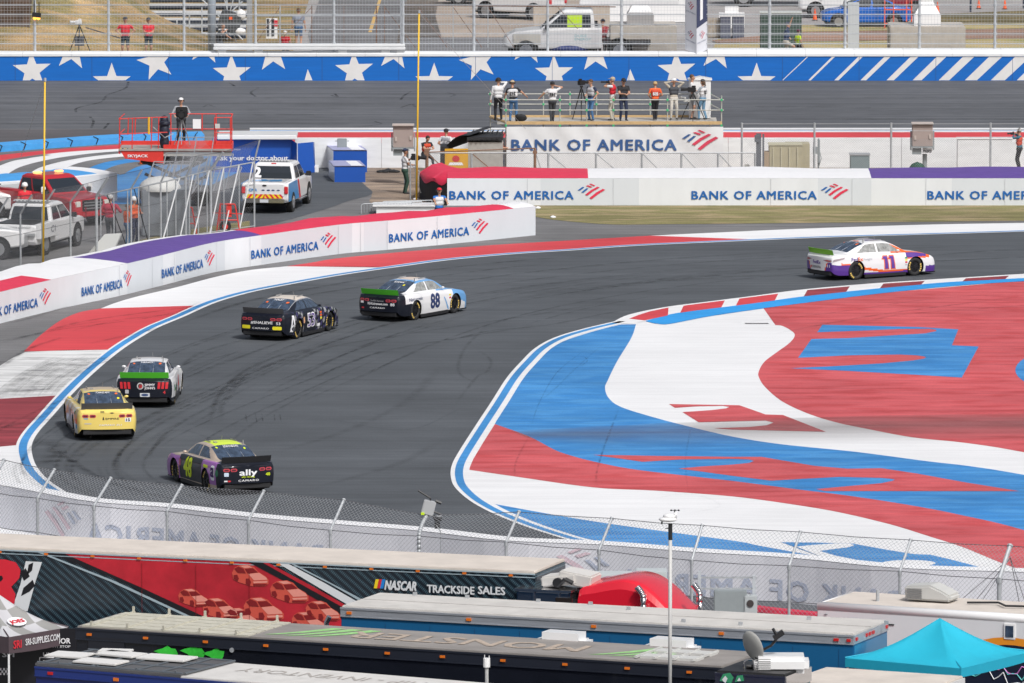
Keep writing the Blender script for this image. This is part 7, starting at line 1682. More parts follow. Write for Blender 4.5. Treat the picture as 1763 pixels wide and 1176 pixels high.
LR=mat('lift_red',(.70,.045,.035),.45,var=.15,scale=4); LX=lambda u:(u-303)/kl; LZ_=lambda v:(352-v)/kl/.99
xa,xm,xb=LX(207),LX(283),LX(400); yd_=1.1
mb=MB(); mb.box(((xa+xb)/2,.2,LZ-.05),(xb-xa,2*yd_*.9,.08)); mb.build('deck',mat('lift_deck',(.35,.33,.31),.7,var=.2),lf)
mb=MB(); mb.prism([(xa,-.75,LZ-.02),(xm,-.75,LZ-.10),(xm,-.75,LZ-.62),(xa+.25,-.75,LZ-.42)],(0,.06,0)); mb.box(((xm+xb)/2,-.70,LZ+.02),(xb-xm,.06,.28)); mb.box(((xa+xb)/2,1.15,LZ+.06),(xb-xa,.05,.2)); mb.box((xb,.2,LZ+.02),(.05,1.9,.28)); mb.box((xa,.2,LZ-.1),(.05,1.9,.25)); mb.build('toe_board',LR,lf)
mb=MB(); mb.box(((xm+xb)/2,-.66,LZ-.22),(xb-xm,.05,.2)); mb.build('deck_extension',mat('lift_grey',(.42,.41,.38),.6),lf)
mb=MB(); text_on(mb,'SKYJACK',lambda s,t:Vector((xa+.35+s,-.765,LZ-.36+t)),0,0,.11,.85,0,.05); mb.build('lettering',W_ink,lf)
mb=MB()
for i in range(18):
 x=xa+.05+i*(xm-xa)/18; mb.box((x,-.755,LZ-.0-.0045*i),(.055,.012,.05),i%2)
mb.build('hazard_strip',[mat('hazard_yellow',(.7,.42,.05)),M_black],lf)
def rail_(pts,r=.024):mb=MB(); mb.line(pts,r,n=6); mb.build('guard_rail',LR,lf)
RH=LZ+1.30
for zz in(RH,LZ+.66):rail_([Vector((xa,-.72,zz-.06)),Vector((LX(258),-.72,zz)),Vector((LX(290),-.72,zz+.02))]); rail_([Vector((LX(290),1.1,zz)),Vector((xb-.0,1.1,zz))]); rail_([Vector((xb-.02,-.7,zz)),Vector((xb,1.1,zz))]); rail_([Vector((xa,-.72,zz-.06)),Vector((xa+.15,1.1,zz))]); rail_([Vector((LX(371),-.7,zz)),Vector((xb-.02,-.7,zz))])
for u in(207,222,229,234,262,274):rail_([Vector((LX(u),-.72,LZ if u in(207,229,262,274)else LZ+.58)),Vector((LX(u)+.03,-.72,RH))])
for u,y in((371,-.7),(398,-.7),(398,1.1),(347,1.1),(293,1.1),(371,1.1)):rail_([Vector((LX(u),y,LZ if u!=347 else LZ+.58)),Vector((LX(u),y,RH))])
mb=MB(); mb.box((LX(338),1.05,LZ+.88),(.34,.02,.40)); mb.build('paper_notice',W_ink,lf); mb=MB(); mb.box((LX(376),-.75,LZ+.95),(.2,.1,.18)); mb.build('control_box',mat('box_pale',(.55,.55,.52)),lf)
mb=MB(); mb.tube((LX(258),-.74,LZ+.6),(LX(258),-.74,RH+.02),.045,n=8); mb.build('yellow_sleeve',mat('sleeve_yellow',(.8,.45,.03)),lf)
for s in(1,-1):
 for k in range(2):mb=MB(); z0=.35+k*.62; mb.box((0,s*.55,z0+.3),(2.9,.07,.12),M=Matrix.Rotation(.42*(1 if(k+(s>0))%2 else-1),3,'Y')); mb.build('scissor_arm',M_black,lf)
mb=MB(); mb.box((-.15,.1,LZ-.55),(2.6,1.2,.25)); mb.box((0,0,.5),(3.0,1.5,.5)); mb.build('chassis',mat('lift_dark',(.06,.05,.05),.6),lf,bevel=.05)
for x in(-1.1,1.1):
 for s in(1,-1):mb=MB(); mb.tube((x,s*.6,.35),(x,s*.85,.35),.35,n=16); mb.build('wheel',M_tyre,lf)
mb=MB(); mb.tube((LX(265),-.6,LZ+.9),(LX(285),-.6,LZ+.45),.02,n=5); mb.tube((LX(285),-.6,LZ+.45),(LX(300),-.4,LZ+.6),.02,n=5); mb.build('safety_chain',M_steel,lf)
mb=MB(); mb.ell((0,0,.25),(.20,.22,.33),12,8); mb.ell((.0,0,.70),(.22,.24,.40),12,8); mb.ell((0,.0,1.15),(.18,.19,.22),12,8); mb.ell((0,0,1.02),(.26,.28,.16),12,6)
oo=mb.build('covered_equipment',mat('cover_navy',(.015,.018,.035),.6,bump=.6),smooth=True); oo.location=sl0+Vector((LX(284),-.3,LZ)); tag(oo,'dark fabric covered equipment standing on the red lift left of the operator','covered gear')
t_=tripod(sl0+Vector((LX(314),-.25,LZ)),1.15,'silver legged tripod carrying the big camera on the red lift',m=mat('tripod_silver',(.40,.41,.42),.35,.6),spread=.42)
cc=camera(sl0+Vector((LX(314),-.35,LZ+1.22)),-PI/2,'large black broadcast camera facing us on the red lift',1.5,.12); mb=MB(); mb.box((-.05,0,.28),(.06,.5,.42)); mb.build('rain_cover',M_black,cc,bevel=.03); mb=MB(); mb.box((.30,0,.20),(.02,.34,.26)); mb.build('lens_hood',mat('hood_dark',(.01,.01,.012),.3),cc)
def cone(loc,label,s=1.,grp='orange traffic cones'):
 c=thing('traffic_cone',label,'cone',loc,0,grp); mb=MB(); mb.tube((0,0,.03*s),(0,0,.72*s),.14*s,.03*s,n=14); mb.build('cone',mat('cone_orange',(.85,.12,.02),.6),c,smooth=False); mb=MB(); mb.box((0,0,.015*s),(.36*s,.36*s,.03*s)); mb.build('base',M_black,c); return c
cone(P(246,283),'orange traffic cone standing alone left of the lift on blue paint',1.1); cone(P(258,280),'orange traffic cone closer to the lift, partly in its shadow',1.1)
lfn=thing('chain_link_fence','chain-link fence with outward-angled tops and braced gate panels beside the parked rescue trucks','fence',P(240,425)); o=lfn.location.copy()
LP_=[(-40,376,-22,343,488),(-4,373,14,340,480),(35.6,369,55,335.5,469),(73.5,359.6,94,326,463),(121.7,349,143.5,317.6,451.5),(166.5,339,186,305.6,440),(226,326,244.6,292,425),(277,315,293,280,415),(320,305,340,268,408),(363,294,384,262,401),(438,280,447,241,390.6)]
bs,bd_,tp=[],[],[]
for a,b,c,d,e in LP_:
 q=P(a,e+3); bs.append(q-o); z=(e+3-b)/K(e)/.99; bq=Vector((q.x,q.y,z)); bd_.append(bq-o); tp.append(PY(c,d,q.y-.15)-o)
for i in range(len(LP_)):
 mb=MB(); r=.055 if i in(5,9)else .038; mb.tube(bs[i],bd_[i],r,n=8); mb.tube(bd_[i],tp[i],r,n=8); mb.build('post',M_steel,lfn)
mb=MB(); chain(mb,[bs,bd_,tp],.12,.0034); mb.build('wire_mesh',M_wire,lfn)
mb=MB()
for A_ in(tp,bd_,[b.lerp(c,.66)for b,c in zip(bs,bd_)],[b.lerp(c,.33)for b,c in zip(bs,bd_)]):mb.line(A_,.009,n=4)
mb.build('tension_wire',MATS['dark_wire'],lfn)
mb=MB(); mb.line([p+Vector((0,0,.0))for p in bd_[5:]],.03,n=6); mb.line([b.lerp(c,.04)for b,c in zip(bs[5:],bd_[5:])],.022,n=6); mb.build('gate_rail',M_steel,lfn)
def along(f):i=min(int(f),len(bs)-2); g=f-i; return bs[i].lerp(bs[i+1],g),bd_[i].lerp(bd_[i+1],g)
for f in(5.12,5.5,5.9,6.25,6.6,7.25,7.6,8.15,8.5,8.85,9.3,9.65):
 a,b=along(f); mb=MB(); mb.tube(a,b,.024,n=6); mb.build('gate_upright',M_steel,lfn)
for f0,f1 in((7.05,7.75),(7.75,8.3),(8.3,8.95),(8.95,9.3),(9.3,9.65),(9.65,9.97)):
 a,_=along(f0); _,b=along(f1); mb=MB(); mb.tube(a+Vector((0,-.04,0)),b+Vector((0,-.04,0)),.03,n=6); mb.build('gate_brace',mat('brace_white',(.62,.63,.64),.5),lfn)
for f0,f1 in((5.9,5.3),(6.6,6.1)):a,_=along(f0); _,b=along(f1); mb=MB(); mb.tube(a,b,.02,n=6); mb.build('gate_brace',M_black,lfn)
sp=thing('mesh_panel_stack','stack of spare mesh fence panels leaning behind the braced gates under the lift','fence panels',P(335,372)); kk3=K(372); o3=sp.location
for i,(u0,u1,zt,dy)in enumerate(((250,330,2.2,.2),(270,360,2.5,.8),(300,385,2.4,1.5),(245,310,1.9,2.2),(260,330,1.4,.5),(330,400,1.9,1.0),(290,350,3.0,2.6))):
 a=(u0-335)/kk3; b=(u1-335)/kk3; r0=[Vector((a+(b-a)*k/4,dy,.9))for k in range(5)]; r1=[Vector((q.x+.35,dy+.5,zt))for q in r0]; mb=MB(); chain(mb,[r0,r1],.075,.0036)
 for q0,q1 in zip(r0[::2],r1[::2]):mb.tube(q0,q1,.025,n=5)
 mb.tube(r1[0],r1[-1],.02,n=5); mb.build('panel',M_wire,sp)
ct_=thing('covered_cart','grey tarpaulin shelter with a pale rounded roof behind the braced fence','shelter',P(285,408)); mb=MB(); mb.box((0,1.0,.95),(1.95,1.8,1.9)); mb.build('side_sheet',mat('grey_tarp',(.21,.23,.255),.8,var=.15,scale=2,bump=.6),ct_,bevel=.05)
mb=MB(); mb.ell((-.25,.9,1.9),(.85,1.0,.50),16,7,bot=-.15); mb.build('roof',mat('pale_roof_cover',(.62,.62,.60),.6),ct_,smooth=True)
for i,(u,v,lb)in enumerate(((318,406,'red steel cart with wheels behind the fence, left of two'),(392,400,'red steel trolley ladder behind the fence near the safety pickup'))):
 rc=thing('red_equipment_cart',lb,'cart',P(u,v)); mb=MB(); mb.line([Vector((-.45,0,.0)),Vector((-.3,0,1.15)),Vector((.3,0,1.15)),Vector((.5,0,0))],.03,n=6); mb.line([Vector((-.4,0,.5)),Vector((.42,0,.5))],.028,n=6); mb.line([Vector((-.35,.5,0)),Vector((-.3,.5,1.15))],.025,n=6); mb.box((.05,.05,.9),(.22,.06,.55)); mb.line([Vector((-.6,0,.8)),Vector((.6,0,.75))],.02,n=5); mb.build('frame',LR,rc)
 mb=MB(); mb.tube((-.1,-.05,.24),(-.1,.1,.24),.24,n=16); mb.build('wheel',M_tyre,rc); mb=MB(); mb.tube((-.1,-.07,.24),(-.1,.11,.24),.12,n=12); mb.build('hub',LR,rc)
mb=MB(); mb.prism([(-.7,0,0),(.35,0,.05),(.75,.0,.95),(.1,0,.92)],(.05,.1,0)); oo=mb.build('leaning_panel',mat('panel_offwhite',(.60,.61,.60),.5),bevel=.01); oo.location=P(176,443); tag(oo,'pale metal panel leaning at the foot of the left chain-link fence','panel')
KB_=K(297); bt=thing('display_booth','blue display booth reading ask your doctor about, with a white roof band','booth',P(438,297)); bl=mat('display_blue',(.015,.09,.42),.4,var=.06,scale=1)
ux=lambda u:(u-438)/KB_; uz=lambda v:(297-v)/KB_/.99
mb=MB(); mb.box(((ux(366)+ux(502))/2,.6,uz(240)/2),(ux(502)-ux(366),1.2,uz(240))); mb.build('front_panel',bl,bt); mb=MB(); mb.box(((ux(372)+ux(506))/2+.1,.8,uz(240)+.10),(ux(512)-ux(375),2.2,.2)); mb.build('roof_band',M_wpaint,bt,bevel=.03)
mb=MB(); text_on(mb,'Ask your doctor about',lambda s,t:Vector((s,-.02,t)),ux(371),uz(276),.20,ux(496)-ux(371),0,.05); text_on(mb,'JANOVIAN',lambda s,t:Vector((s,-.02,t)),ux(394),uz(259),.07,.5,0,.0); mb.build('lettering',W_ink,bt)
mb=MB(); mb.add([(ux(502),0,uz(241)),(ux(512),-.6,uz(245)),(ux(512),-.6,.3),(ux(502),0,.2)],[(0,1,2,3)]); mb.add([(ux(513),-.6,uz(245)),(ux(539),-.2,uz(244)),(ux(542),-.2,uz(296)),(ux(514),-.6,uz(296))],[(0,1,2,3)]); mb.add([(ux(539),-.2,uz(244)),(ux(541),.3,uz(246)),(ux(543),.3,0),(ux(542),-.2,uz(296))],[(0,1,2,3)]); mb.build('side_wing',bl,bt)
mb=MB(); mb.box((ux(545),.1,.15),(.18,.5,.3)); mb.build('foot_block',M_wpaint,bt,bevel=.02)
lav=mat('lavender_top',(.36,.37,.56),.5,var=.08,scale=2)
def crate(u0,u1,vb,h,dep,skew,label,topw):
 c=thing('display_crate',label,'crate',P((u0+u1)/2,vb)); k=K(vb); w=(u1-u0)/k/2
 f=[Vector((-w,0,0)),Vector((w,0,0)),Vector((w,0,h)),Vector((-w,0,h))]; b=[q+Vector((skew,dep,0))for q in f]
 mb=MB(); mb.add(f+b,[(0,1,2,3),(1,5,6,2)]); mb.build('front',bl,c)
 mb=MB(); mb.add(f+b,[(0,3,7,4),(4,7,6,5)]); mb.build('side',M_wpaint,c)
 mb=MB(); e=.02; mb.add([f[3]+Vector((-e,-e,0)),f[2]+Vector((e,-e,0)),b[2]+Vector((e,0,0)),b[3]],[(0,1,2,3)]); mb.add([f[3]+Vector((-e,-e,.03)),f[2]+Vector((e,-e,.03)),b[2]+Vector((e,0,.03)),b[3]+Vector((0,0,.03))],[(0,1,2,3)]); mb.build('lid',lav,c)
 mb=MB(); p=.55; mb.add([f[3].lerp(f[2],p)+Vector((0,.1,.035)),f[2]+Vector((-.1,.1,.035)),b[2].lerp(b[3],.1)+Vector((0,-.2,.035)),b[3].lerp(b[2],p)+Vector((0,-.2,.035))],[(0,1,2,3)]); mb.build('lid_label',W_ink,c)
crate(574,632,297,.95,3.2,-.45,'taller blue and white display crate at the back, lavender lid',.5); crate(576,629,314,.68,2.6,-.3,'lower blue and white display crate in front, lid partly white',.5)
gb=thing('wall_switch_box','small grey electrical box with conduits fixed before the pit wall','electrical box',P(589,291.5)); mb=MB(); mb.box((0,-.1,1.05),(.42,.2,.62)); mb.build('box',mat('cabinet_grey',(.27,.30,.31)),gb,bevel=.02); mb=MB(); mb.box((0,-.1,1.25),(.62,.06,.04)); mb.box((0,-.1,.95),(.62,.06,.04)); mb.box((0,-.05,.4),(.08,.08,.8)); mb.build('bracket',M_steel,gb)
random.seed(4); mb=MB()
for k in range(7):mb.ell((-.35+k*.12,random.uniform(-.1,.1),.05),(.16,.2,random.uniform(.06,.16)),8,5)
oo=mb.build('rubber_pile',M_rubber,smooth=True); oo.location=P(668,297); tag(oo,'small black rubber heap lying on the dirt behind the crates','heap')
for i,(u,v)in enumerate(((655,368),(672,366),(690,364))):
 b_=thing('crowd_barrier',['steel crowd barrier, nearest of three behind the curving barrier','steel crowd barrier, middle of three behind the curving barrier','steel crowd barrier, furthest of three behind the curving barrier'][i],'crowd barrier',P(u,v)+Vector((.25,0,0)),.06,'steel crowd barriers'); mb=MB(); L=2.1
 mb.line([Vector((-L/2,0,0)),Vector((-L/2,0,.36)),Vector((-L/2+.1,0,.42)),Vector((L/2,0,.46)),Vector((L/2,0,0))],.022,n=6)
 for k in range(16):x=-L/2+.12+k*L/17; mb.tube((x,0,.05),(x,0,.42),.009,n=4)
 mb.build('frame',M_steel,b_)
mb=MB(); mb.box((0,0,.36),(2.8,1.2,.06)); mb.box((0,0,.15),(2.5,1.0,.3)); oo=mb.build('white_table',M_wpaint); oo.location=P(700,367); tag(oo,'low white table top behind the curving barrier beside the crowd barriers','table')
for(u,vt,vb,du,dv,lb,side_)in((78,142,475,36,270,'slim yellow pole with a guy wire at the left, in front of the rescue trucks',-1),(718,25,347,905,222,'slim tall yellow pole with a guy wire beside the tan lamp box',1)):
 b=P(u-(1 if u>500 else 4),vb); kz=K(vb); h=(vb-vt)/kz/.985; y=thing('yellow_pole',lb,'pole',b); mb=MB(); mb.tube((0,0,0),(.12,0,h),.042,.034,n=8); mb.build('pole',M_yel,y,smooth=True); mb=MB(); mb.tube((.12,0,h-.05),(.12,0,h+.08),.055,n=8); mb.build('cap',M_steel,y)
 e=P(du,dv+(30 if u<500 else 78)); mb=MB(); mb.tube((.12,0,h-.05),PY(du,dv,b.y+(4 if u<500 else 9))-b,.011,n=4); mb.build('guy_wire',mat('wire_grey',(.45,.46,.47),.5),y)
def lampbox(u0,u1,v0,v1,vb,label,word):
 k=K(vb); uc=(u0+u1)/2; b=thing('lighting_control_box',label,'control box',P(uc,vb)); w=(u1-u0)/k; zt,zb2=(vb-v0)/k/.985,(vb-v1)/k/.985
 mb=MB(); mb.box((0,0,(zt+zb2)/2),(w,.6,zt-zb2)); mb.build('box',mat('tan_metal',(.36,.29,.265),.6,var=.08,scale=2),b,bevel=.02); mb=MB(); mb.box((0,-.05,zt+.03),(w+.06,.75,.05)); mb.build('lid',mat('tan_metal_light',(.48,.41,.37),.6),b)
 mb=MB(); mb.box((-w/2-.05,0,(zt+zb2)/2-.25),(.06,.1,(zt-zb2)*.85)); mb.box((w/2+.05,0,(zt+zb2)/2-.25),(.06,.1,(zt-zb2)*.85)); mb.box((0,-.1,zb2-.02),(w+.1,.5,.06)); mb.tube((.12,.1,0),(.12,.1,zb2),.10,n=10); mb.box((-w*.27,-.1,zb2-.22),(w*.45,.2,.26)); mb.build('frame',mat('cabinet_grey',(.27,.30,.31)),b)
 mb=MB(); mb.box((-w*.36,-.32,(zt+zb2)/2-.1),(.08,.05,.18)); mb.box((w*.36,-.32,(zt+zb2)/2-.05),(.08,.05,.18)); mb.build('latch',MATS['tan_metal_light'],b)
 if word:mb=MB(); mb.box((w*.24,-.22,zb2-.2),(w*.48,.02,.24)); s_=mb.build('name_plate',W_ink,b); mb=MB(); text_on(mb,word,lambda s,t:Vector((w*.03+s,-.236,zb2-.26+t)),0,0,.11,w*.42,0,.06); mb.build('lettering',M_black,s_)
lampbox(1570,1605,214,252,300,'tan metal control box on a post with a small name plate, at the right','musco'); lampbox(677,712,217,254,318,'tan metal control box left of the tall yellow pole',None)
hk=K(318); hx=lambda u:(u-815)/hk; hz_=lambda v:(318-v)/hk/.985
ht=thing('covered_hut','grey block hut with a ribbed black cover and a yellow door panel beside the platform','hut',P(815,318)); mb=MB(); mb.box(((hx(806)+hx(866))/2,1.2,hz_(246)/2),(hx(866)-hx(806),2.2,hz_(246))); mb.build('block_wall',mat('grey_blocks',(.40,.38,.35),.9,var=.12,scale=4,bump=.3),ht)
arc_=[Vector((hx(760+(k/8)*48),-.05,hz_(262-28*math.sin(PI*.5*min(1,k/6)))))for k in range(9)]; mb=MB(); mb.strip(arc_,[q+Vector((1.1,2.6,.16))for q in arc_]); mb.box(((hx(800)+hx(858))/2+.15,1.3,hz_(240)),(hx(862)-hx(800),2.6,.14)); mb.box((hx(765),.6,.8),(.35,1.6,1.7)); mb.build('black_cover',mat('cover_black',(.022,.022,.025),.6,bump=.5,var=.3,scale=2),ht)
mb=MB()
for k in range(7):x=hx(805+k*8.5); mb.tube((x,-.06,hz_(243-k*.6)),(x+.25,2.4,hz_(234)),.035,n=5)
mb.build('cover_rib',M_black,ht)
mb=MB(); mb.box(((hx(766)+hx(806))/2,-.2,hz_(256)/2),(hx(806)-hx(766),.06,hz_(256))); p_=mb.build('yellow_panel',mat('panel_yellow',(.68,.36,.02),.5),ht)
mb=MB(); cx_=hx(785); mb.poly([Vector((cx_+.16*math.cos(a),-.24,1.14+.14*math.sin(a)))for a in[2*PI*k/16 for k in range(16)]]); mb.build('panel_emblem',mat('emblem_red',(.55,.03,.03)),p_); mb=MB(); text_on(mb,'COFFEE',lambda s,t:Vector((cx_-.33+s,-.24,.84+t)),0,0,.13,.66,0,.05)if False else mb.poly([Vector((cx_-.32,-.238,.86)),Vector((cx_+.32,-.238,.86)),Vector((cx_+.26,-.238,.98)),Vector((cx_-.26,-.238,.98))]); mb.build('panel_emblem_base',W_ink,p_)
def linkfence(name,label,us,vb,htop,rails,lean=None,ext=0,diag=False,cell=.10,rust=(),posth=None):
 b0=P(us[0],vb); f=thing(name,label,'fence',b0); xs=[P(u,vb).x-b0.x for u in us];
 for i,x in enumerate(xs):mb=MB(); mb.tube((x,0,0),(x,0,posth[i]if posth else htop+ext),.045 if i not in rust else .07,n=8); mb.build('post',M_steel if i not in rust else M_rust,f)
 mb=MB()
 for z in rails:mb.tube((xs[0],0,z),(xs[-1],0,z),.028,n=6)
 if rails:mb.build('rail',M_steel,f)
 if diag:
  for a,b in zip(xs,xs[1:]):mb=MB(); mb.tube((a+.05,-.03,htop-.05),(a+min(1.6,(b-a)*.8),-.03,.1),.022,n=5); mb.build('brace',M_rust if a<2 else M_steel,f)
 r0=[Vector((x,0,.05))for x in xs]; r1=[Vector((x,0,htop))for x in xs]; mb=MB(); chain(mb,[r0,r1],cell,.003); mb.build('wire_mesh',M_wire,f)
 if ext:mb=MB(); mb.tube((xs[0],0,htop+ext-.05),(xs[-1],0,htop+ext-.05),.009,n=4); mb.tube((xs[0],0,htop+ext*.5),(xs[-1],0,htop+ext*.5),.009,n=4); mb.build('top_wire',MATS['wire_grey'],f)
 return f
kf=K(322)
linkfence('low_mesh_fence','low chain-link gate run with diagonal braces in front of the platform banner',[735,812,921,944,1026,1105,1173,1236,1300],322,(322-264)/kf/.985,[(322-264)/kf/.985],diag=True)
linkfence('tall_mesh_fence','tall chain-link fence with thin top wires in front of the tan transformer at the right',[1277,1402,1534,1705,1880],318,(318-240)/kf/.985,[],ext=.7)
rr0=P(735,325); mb=MB(); k=K(325); mb.tube((0,0,(325-262)/k),(P(921,325).x-rr0.x,0,(325-255)/k),.028,n=6); mb.tube((-.02,-.05,(325-262)/k),(-.02,.15,(325-262)/k),.12,n=10); x_=P(921,325).x-rr0.x; mb.tube((x_,-.05,(325-262)/k),(x_,.15,(325-262)/k),.1,n=10); mb.tube((0,0,0),(0,0,1.5),.07,n=8); mb.tube((x_,0,0),(x_,0,1.75),.06,n=8); oo=mb.build('rusty_gate_bar',M_rust,origin=None); oo.location=rr0; tag(oo,'rusty horizontal gate bar and hubs above the red-topped barrier end','gate bar')
for(us_,lb)in(((692,714),'x'),):
 b=P(us_[0],345); mb=MB(); mb.tube((.6,0,0),(.6,0,1.95),.035,n=6); mb.tube((.35,.3,0),(.35,.3,1.6),.03,n=6); mb.line([Vector((.35,.1,1.5)),Vector((.75,.1,1.2)),Vector((.65,.1,.8)),Vector((.8,.1,.3))],.02,n=5); oo=mb.build('gate_post',M_steel); oo.location=b; tag(oo,'thin galvanised gate post with a hanging cable, beside the cameraman','post')
def boxy(name,label,cat,u0,u1,v0,vb,dep,m,bev=.02,lid=None,ribs=0,sub='body'):
 k=K(vb); t=thing(name,label,cat,P((u0+u1)/2,vb)); w=(u1-u0)/k; h=(vb-v0)/k/.985; mb=MB(); mb.box((0,dep/2,h/2),(w,dep,h)); mb.build(sub,m,t,bevel=bev)
 if lid:mb=MB(); mb.box((0,dep/2,h+.02),(w+.06,dep+.06,.05)); mb.build('lid',lid,t)
 if ribs:
  mb=MB()
  for i in range(ribs):mb.box((-w/2+w*(i+.5)/ribs,-.02,h*.5),(.05,.05,h*.9))
  mb.build('rib',lid or m,t)
 return t
M_ol=mat('olive_tan',(.42,.38,.26),.6,var=.1,scale=3)
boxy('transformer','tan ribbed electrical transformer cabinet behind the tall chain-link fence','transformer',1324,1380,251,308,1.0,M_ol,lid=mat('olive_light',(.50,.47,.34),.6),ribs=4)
boxy('metal_box','smaller tan metal box at the left side of the transformer','cabinet',1313,1325,262,308,.6,mat('brown_tan',(.38,.29,.2),.6)); boxy('tan_cabinet','taller tan cabinet behind the ribbed transformer','cabinet',1352,1394,248,302,1.0,M_ol)
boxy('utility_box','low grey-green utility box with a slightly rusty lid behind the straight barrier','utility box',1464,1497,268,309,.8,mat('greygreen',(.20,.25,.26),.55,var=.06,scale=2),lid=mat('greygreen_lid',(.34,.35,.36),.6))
boxy('white_container','long low white tank box in front of the pit wall near the right edge','container',1648,1742,240,297,.5,M_white,lid=M_wpaint); boxy('junction_stub','short pale stub box on the dirt left of the transformer','junction box',1282,1290,284,306,.3,mat('stub',(.5,.5,.46)))
tg_=thing('meter_post','dark meter stand with paired posts left of the tan transformer','meter stand',P(1306,308)); mb=MB(); mb.box((0,0,1.0),(.22,.12,1.95)); mb.box((.2,0,.95),(.08,.08,2.0)); mb.box((-.08,-.05,1.75),(.2,.15,.3)); mb.build('stand',mat('stand_dark',(.13,.14,.16),.6),tg_)
tg2=thing('meter_post','grey meter stand with boxes right of the tan transformer','meter stand',P(1409,308)); mb=MB(); mb.tube((0,0,0),(0,0,1.75),.04,n=6); mb.tube((-.2,0,0),(-.2,0,1.6),.03,n=6); mb.box((-.15,-.1,1.25),(.2,.12,.3)); mb.box((.02,-.05,1.2),(.08,.1,1.0)); mb.line([Vector((0,-.05,1.4)),Vector((.12,-.05,.9)),Vector((0,-.05,.5))],.02,n=5); mb.build('stand',mat('cabinet_grey',(.3,.3,.3)),tg2)
mb=MB(); mb.ell((0,0,.25),(.38,.35,.45),12,7,bot=-.5); oo=mb.build('green_sack',mat('sack_green',(.02,.075,.05),.85,bump=.7,var=.3,scale=6),smooth=True); oo.location=P(1579,306); tag(oo,'dark green covered sack at the foot of the tan control box','sack')
cameraman=P(697,333.5); camera(cameraman+Vector((.45,-.1,1.42)),-.2,'black shoulder camera held by the cameraman beside the fence post',1.0,.3); camera(P(1746,294)+Vector((-.1,-.1,1.58)),PI+.2,'camera held up to the face of the photographer with bib 32',.5,.25)
def lp(u,v,dz=0.):q=P(u,v,HO); q.z=(hill(q.x,q.y)if q.x<X1 else HO+.02+.5*(q.y-YO)/600)+dz; return q
tk_=tripod(lp(137,112),1.85,'black tripod carrying a white camera on the grass bank',spread=.85); camera(lp(137,112)+Vector((-.05,0,1.95)),PI+.25,'white weatherproof camera on the tripod on the grass bank',.9,.28,M_wpaint)
mb=MB(); mb.box((0,0,1.15),(.45,.25,.45)); mb.tube((.3,0,1.8),(2.0,-.3,1.3),.03,n=5); oo=mb.build('tripod_case',mat('case_dark',(.10,.10,.11))); oo.location=lp(137,112); tag(oo,'dark case and cable slung under the white camera tripod','case')
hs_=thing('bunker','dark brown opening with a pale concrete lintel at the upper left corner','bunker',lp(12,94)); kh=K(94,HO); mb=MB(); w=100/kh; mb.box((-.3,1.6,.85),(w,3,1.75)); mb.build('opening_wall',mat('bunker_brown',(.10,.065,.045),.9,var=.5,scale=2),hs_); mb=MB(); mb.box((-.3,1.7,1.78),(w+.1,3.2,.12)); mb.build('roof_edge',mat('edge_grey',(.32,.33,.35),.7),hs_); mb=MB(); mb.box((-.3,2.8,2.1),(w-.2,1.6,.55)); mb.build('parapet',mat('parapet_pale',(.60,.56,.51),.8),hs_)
lf_=thing('floodlight','black floodlight with two amber lamps hanging on the left fence post','floodlight',PY(63,30,YW+.35)); mb=MB(); mb.box((0,0,.12),(.42,.25,.22),M=Matrix.Rotation(.1,3,'Y')); mb.box((.12,0,.3),(.04,.04,.9)); mb.box((-.1,0,.4),(.04,.04,.9)); mb.build('housing',M_black,lf_,bevel=.02); mb=MB(); mb.ell((-.09,-.02,-.04),(.09,.08,.09),8,5); mb.ell((.09,-.02,-.04),(.09,.08,.09),8,5); mb.build('lamp',mat('amber_lit',(.9,.35,.03),.3,emit=(1,.45,.08,2.)),lf_)
mb=MB(); mb.tube((0,0,0),(0,0,6),.20,n=16); oo=mb.build('thick_pole',mat('pole_bluegrey',(.34,.39,.45),.5,var=.05),smooth=True); oo.location=lp(365,106); tag(oo,'thick blue-grey steel pole rising behind the star wall','pole')
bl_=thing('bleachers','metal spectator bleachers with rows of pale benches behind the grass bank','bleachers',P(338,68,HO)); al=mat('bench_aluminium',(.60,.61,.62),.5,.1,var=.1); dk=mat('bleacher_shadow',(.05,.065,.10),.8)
for k in range(11):mb=MB(); z=.1+k*.30; mb.box((0,k*.75,z+.2),(4.9,.45,.09)); mb.build('bench',al,bl_); mb=MB(); mb.box((0,k*.75+.4,z+.08),(4.9,.04,.3)); mb.build('shade_riser',dk,bl_)  # dark strip behind each bench: shade between the rows put in as colour
for k in range(8):mb=MB(); x=-2.2+k*.62; mb.tube((x,-.1,0),(x,0,.4+k*.3),.04,n=6); mb.build('support',M_steelw,bl_)
mb=MB(); mb.tube((.2,-.2,0),(2.3,-.2,1.9),.04,n=5); mb.tube((2.3,-.2,0),(.3,-.2,2.0),.04,n=5); mb.tube((-.5,-.2,1.3),(2.5,-.2,1.3),.04,n=5); mb.build('brace',M_steelw,bl_)
cvm=thing('generator_trailer','dark and white mobile machine behind the thick blue-grey pole','generator',lp(396,72)); mb=MB(); mb.box((0,0,1.0),(1.1,.8,1.0),M=Matrix.Rotation(.35,3,'Y')); mb.box((-.3,0,.4),(.5,.6,.4)); mb.build('housing',mat('machine_dark',(.06,.065,.07),.5),cvm,bevel=.08)
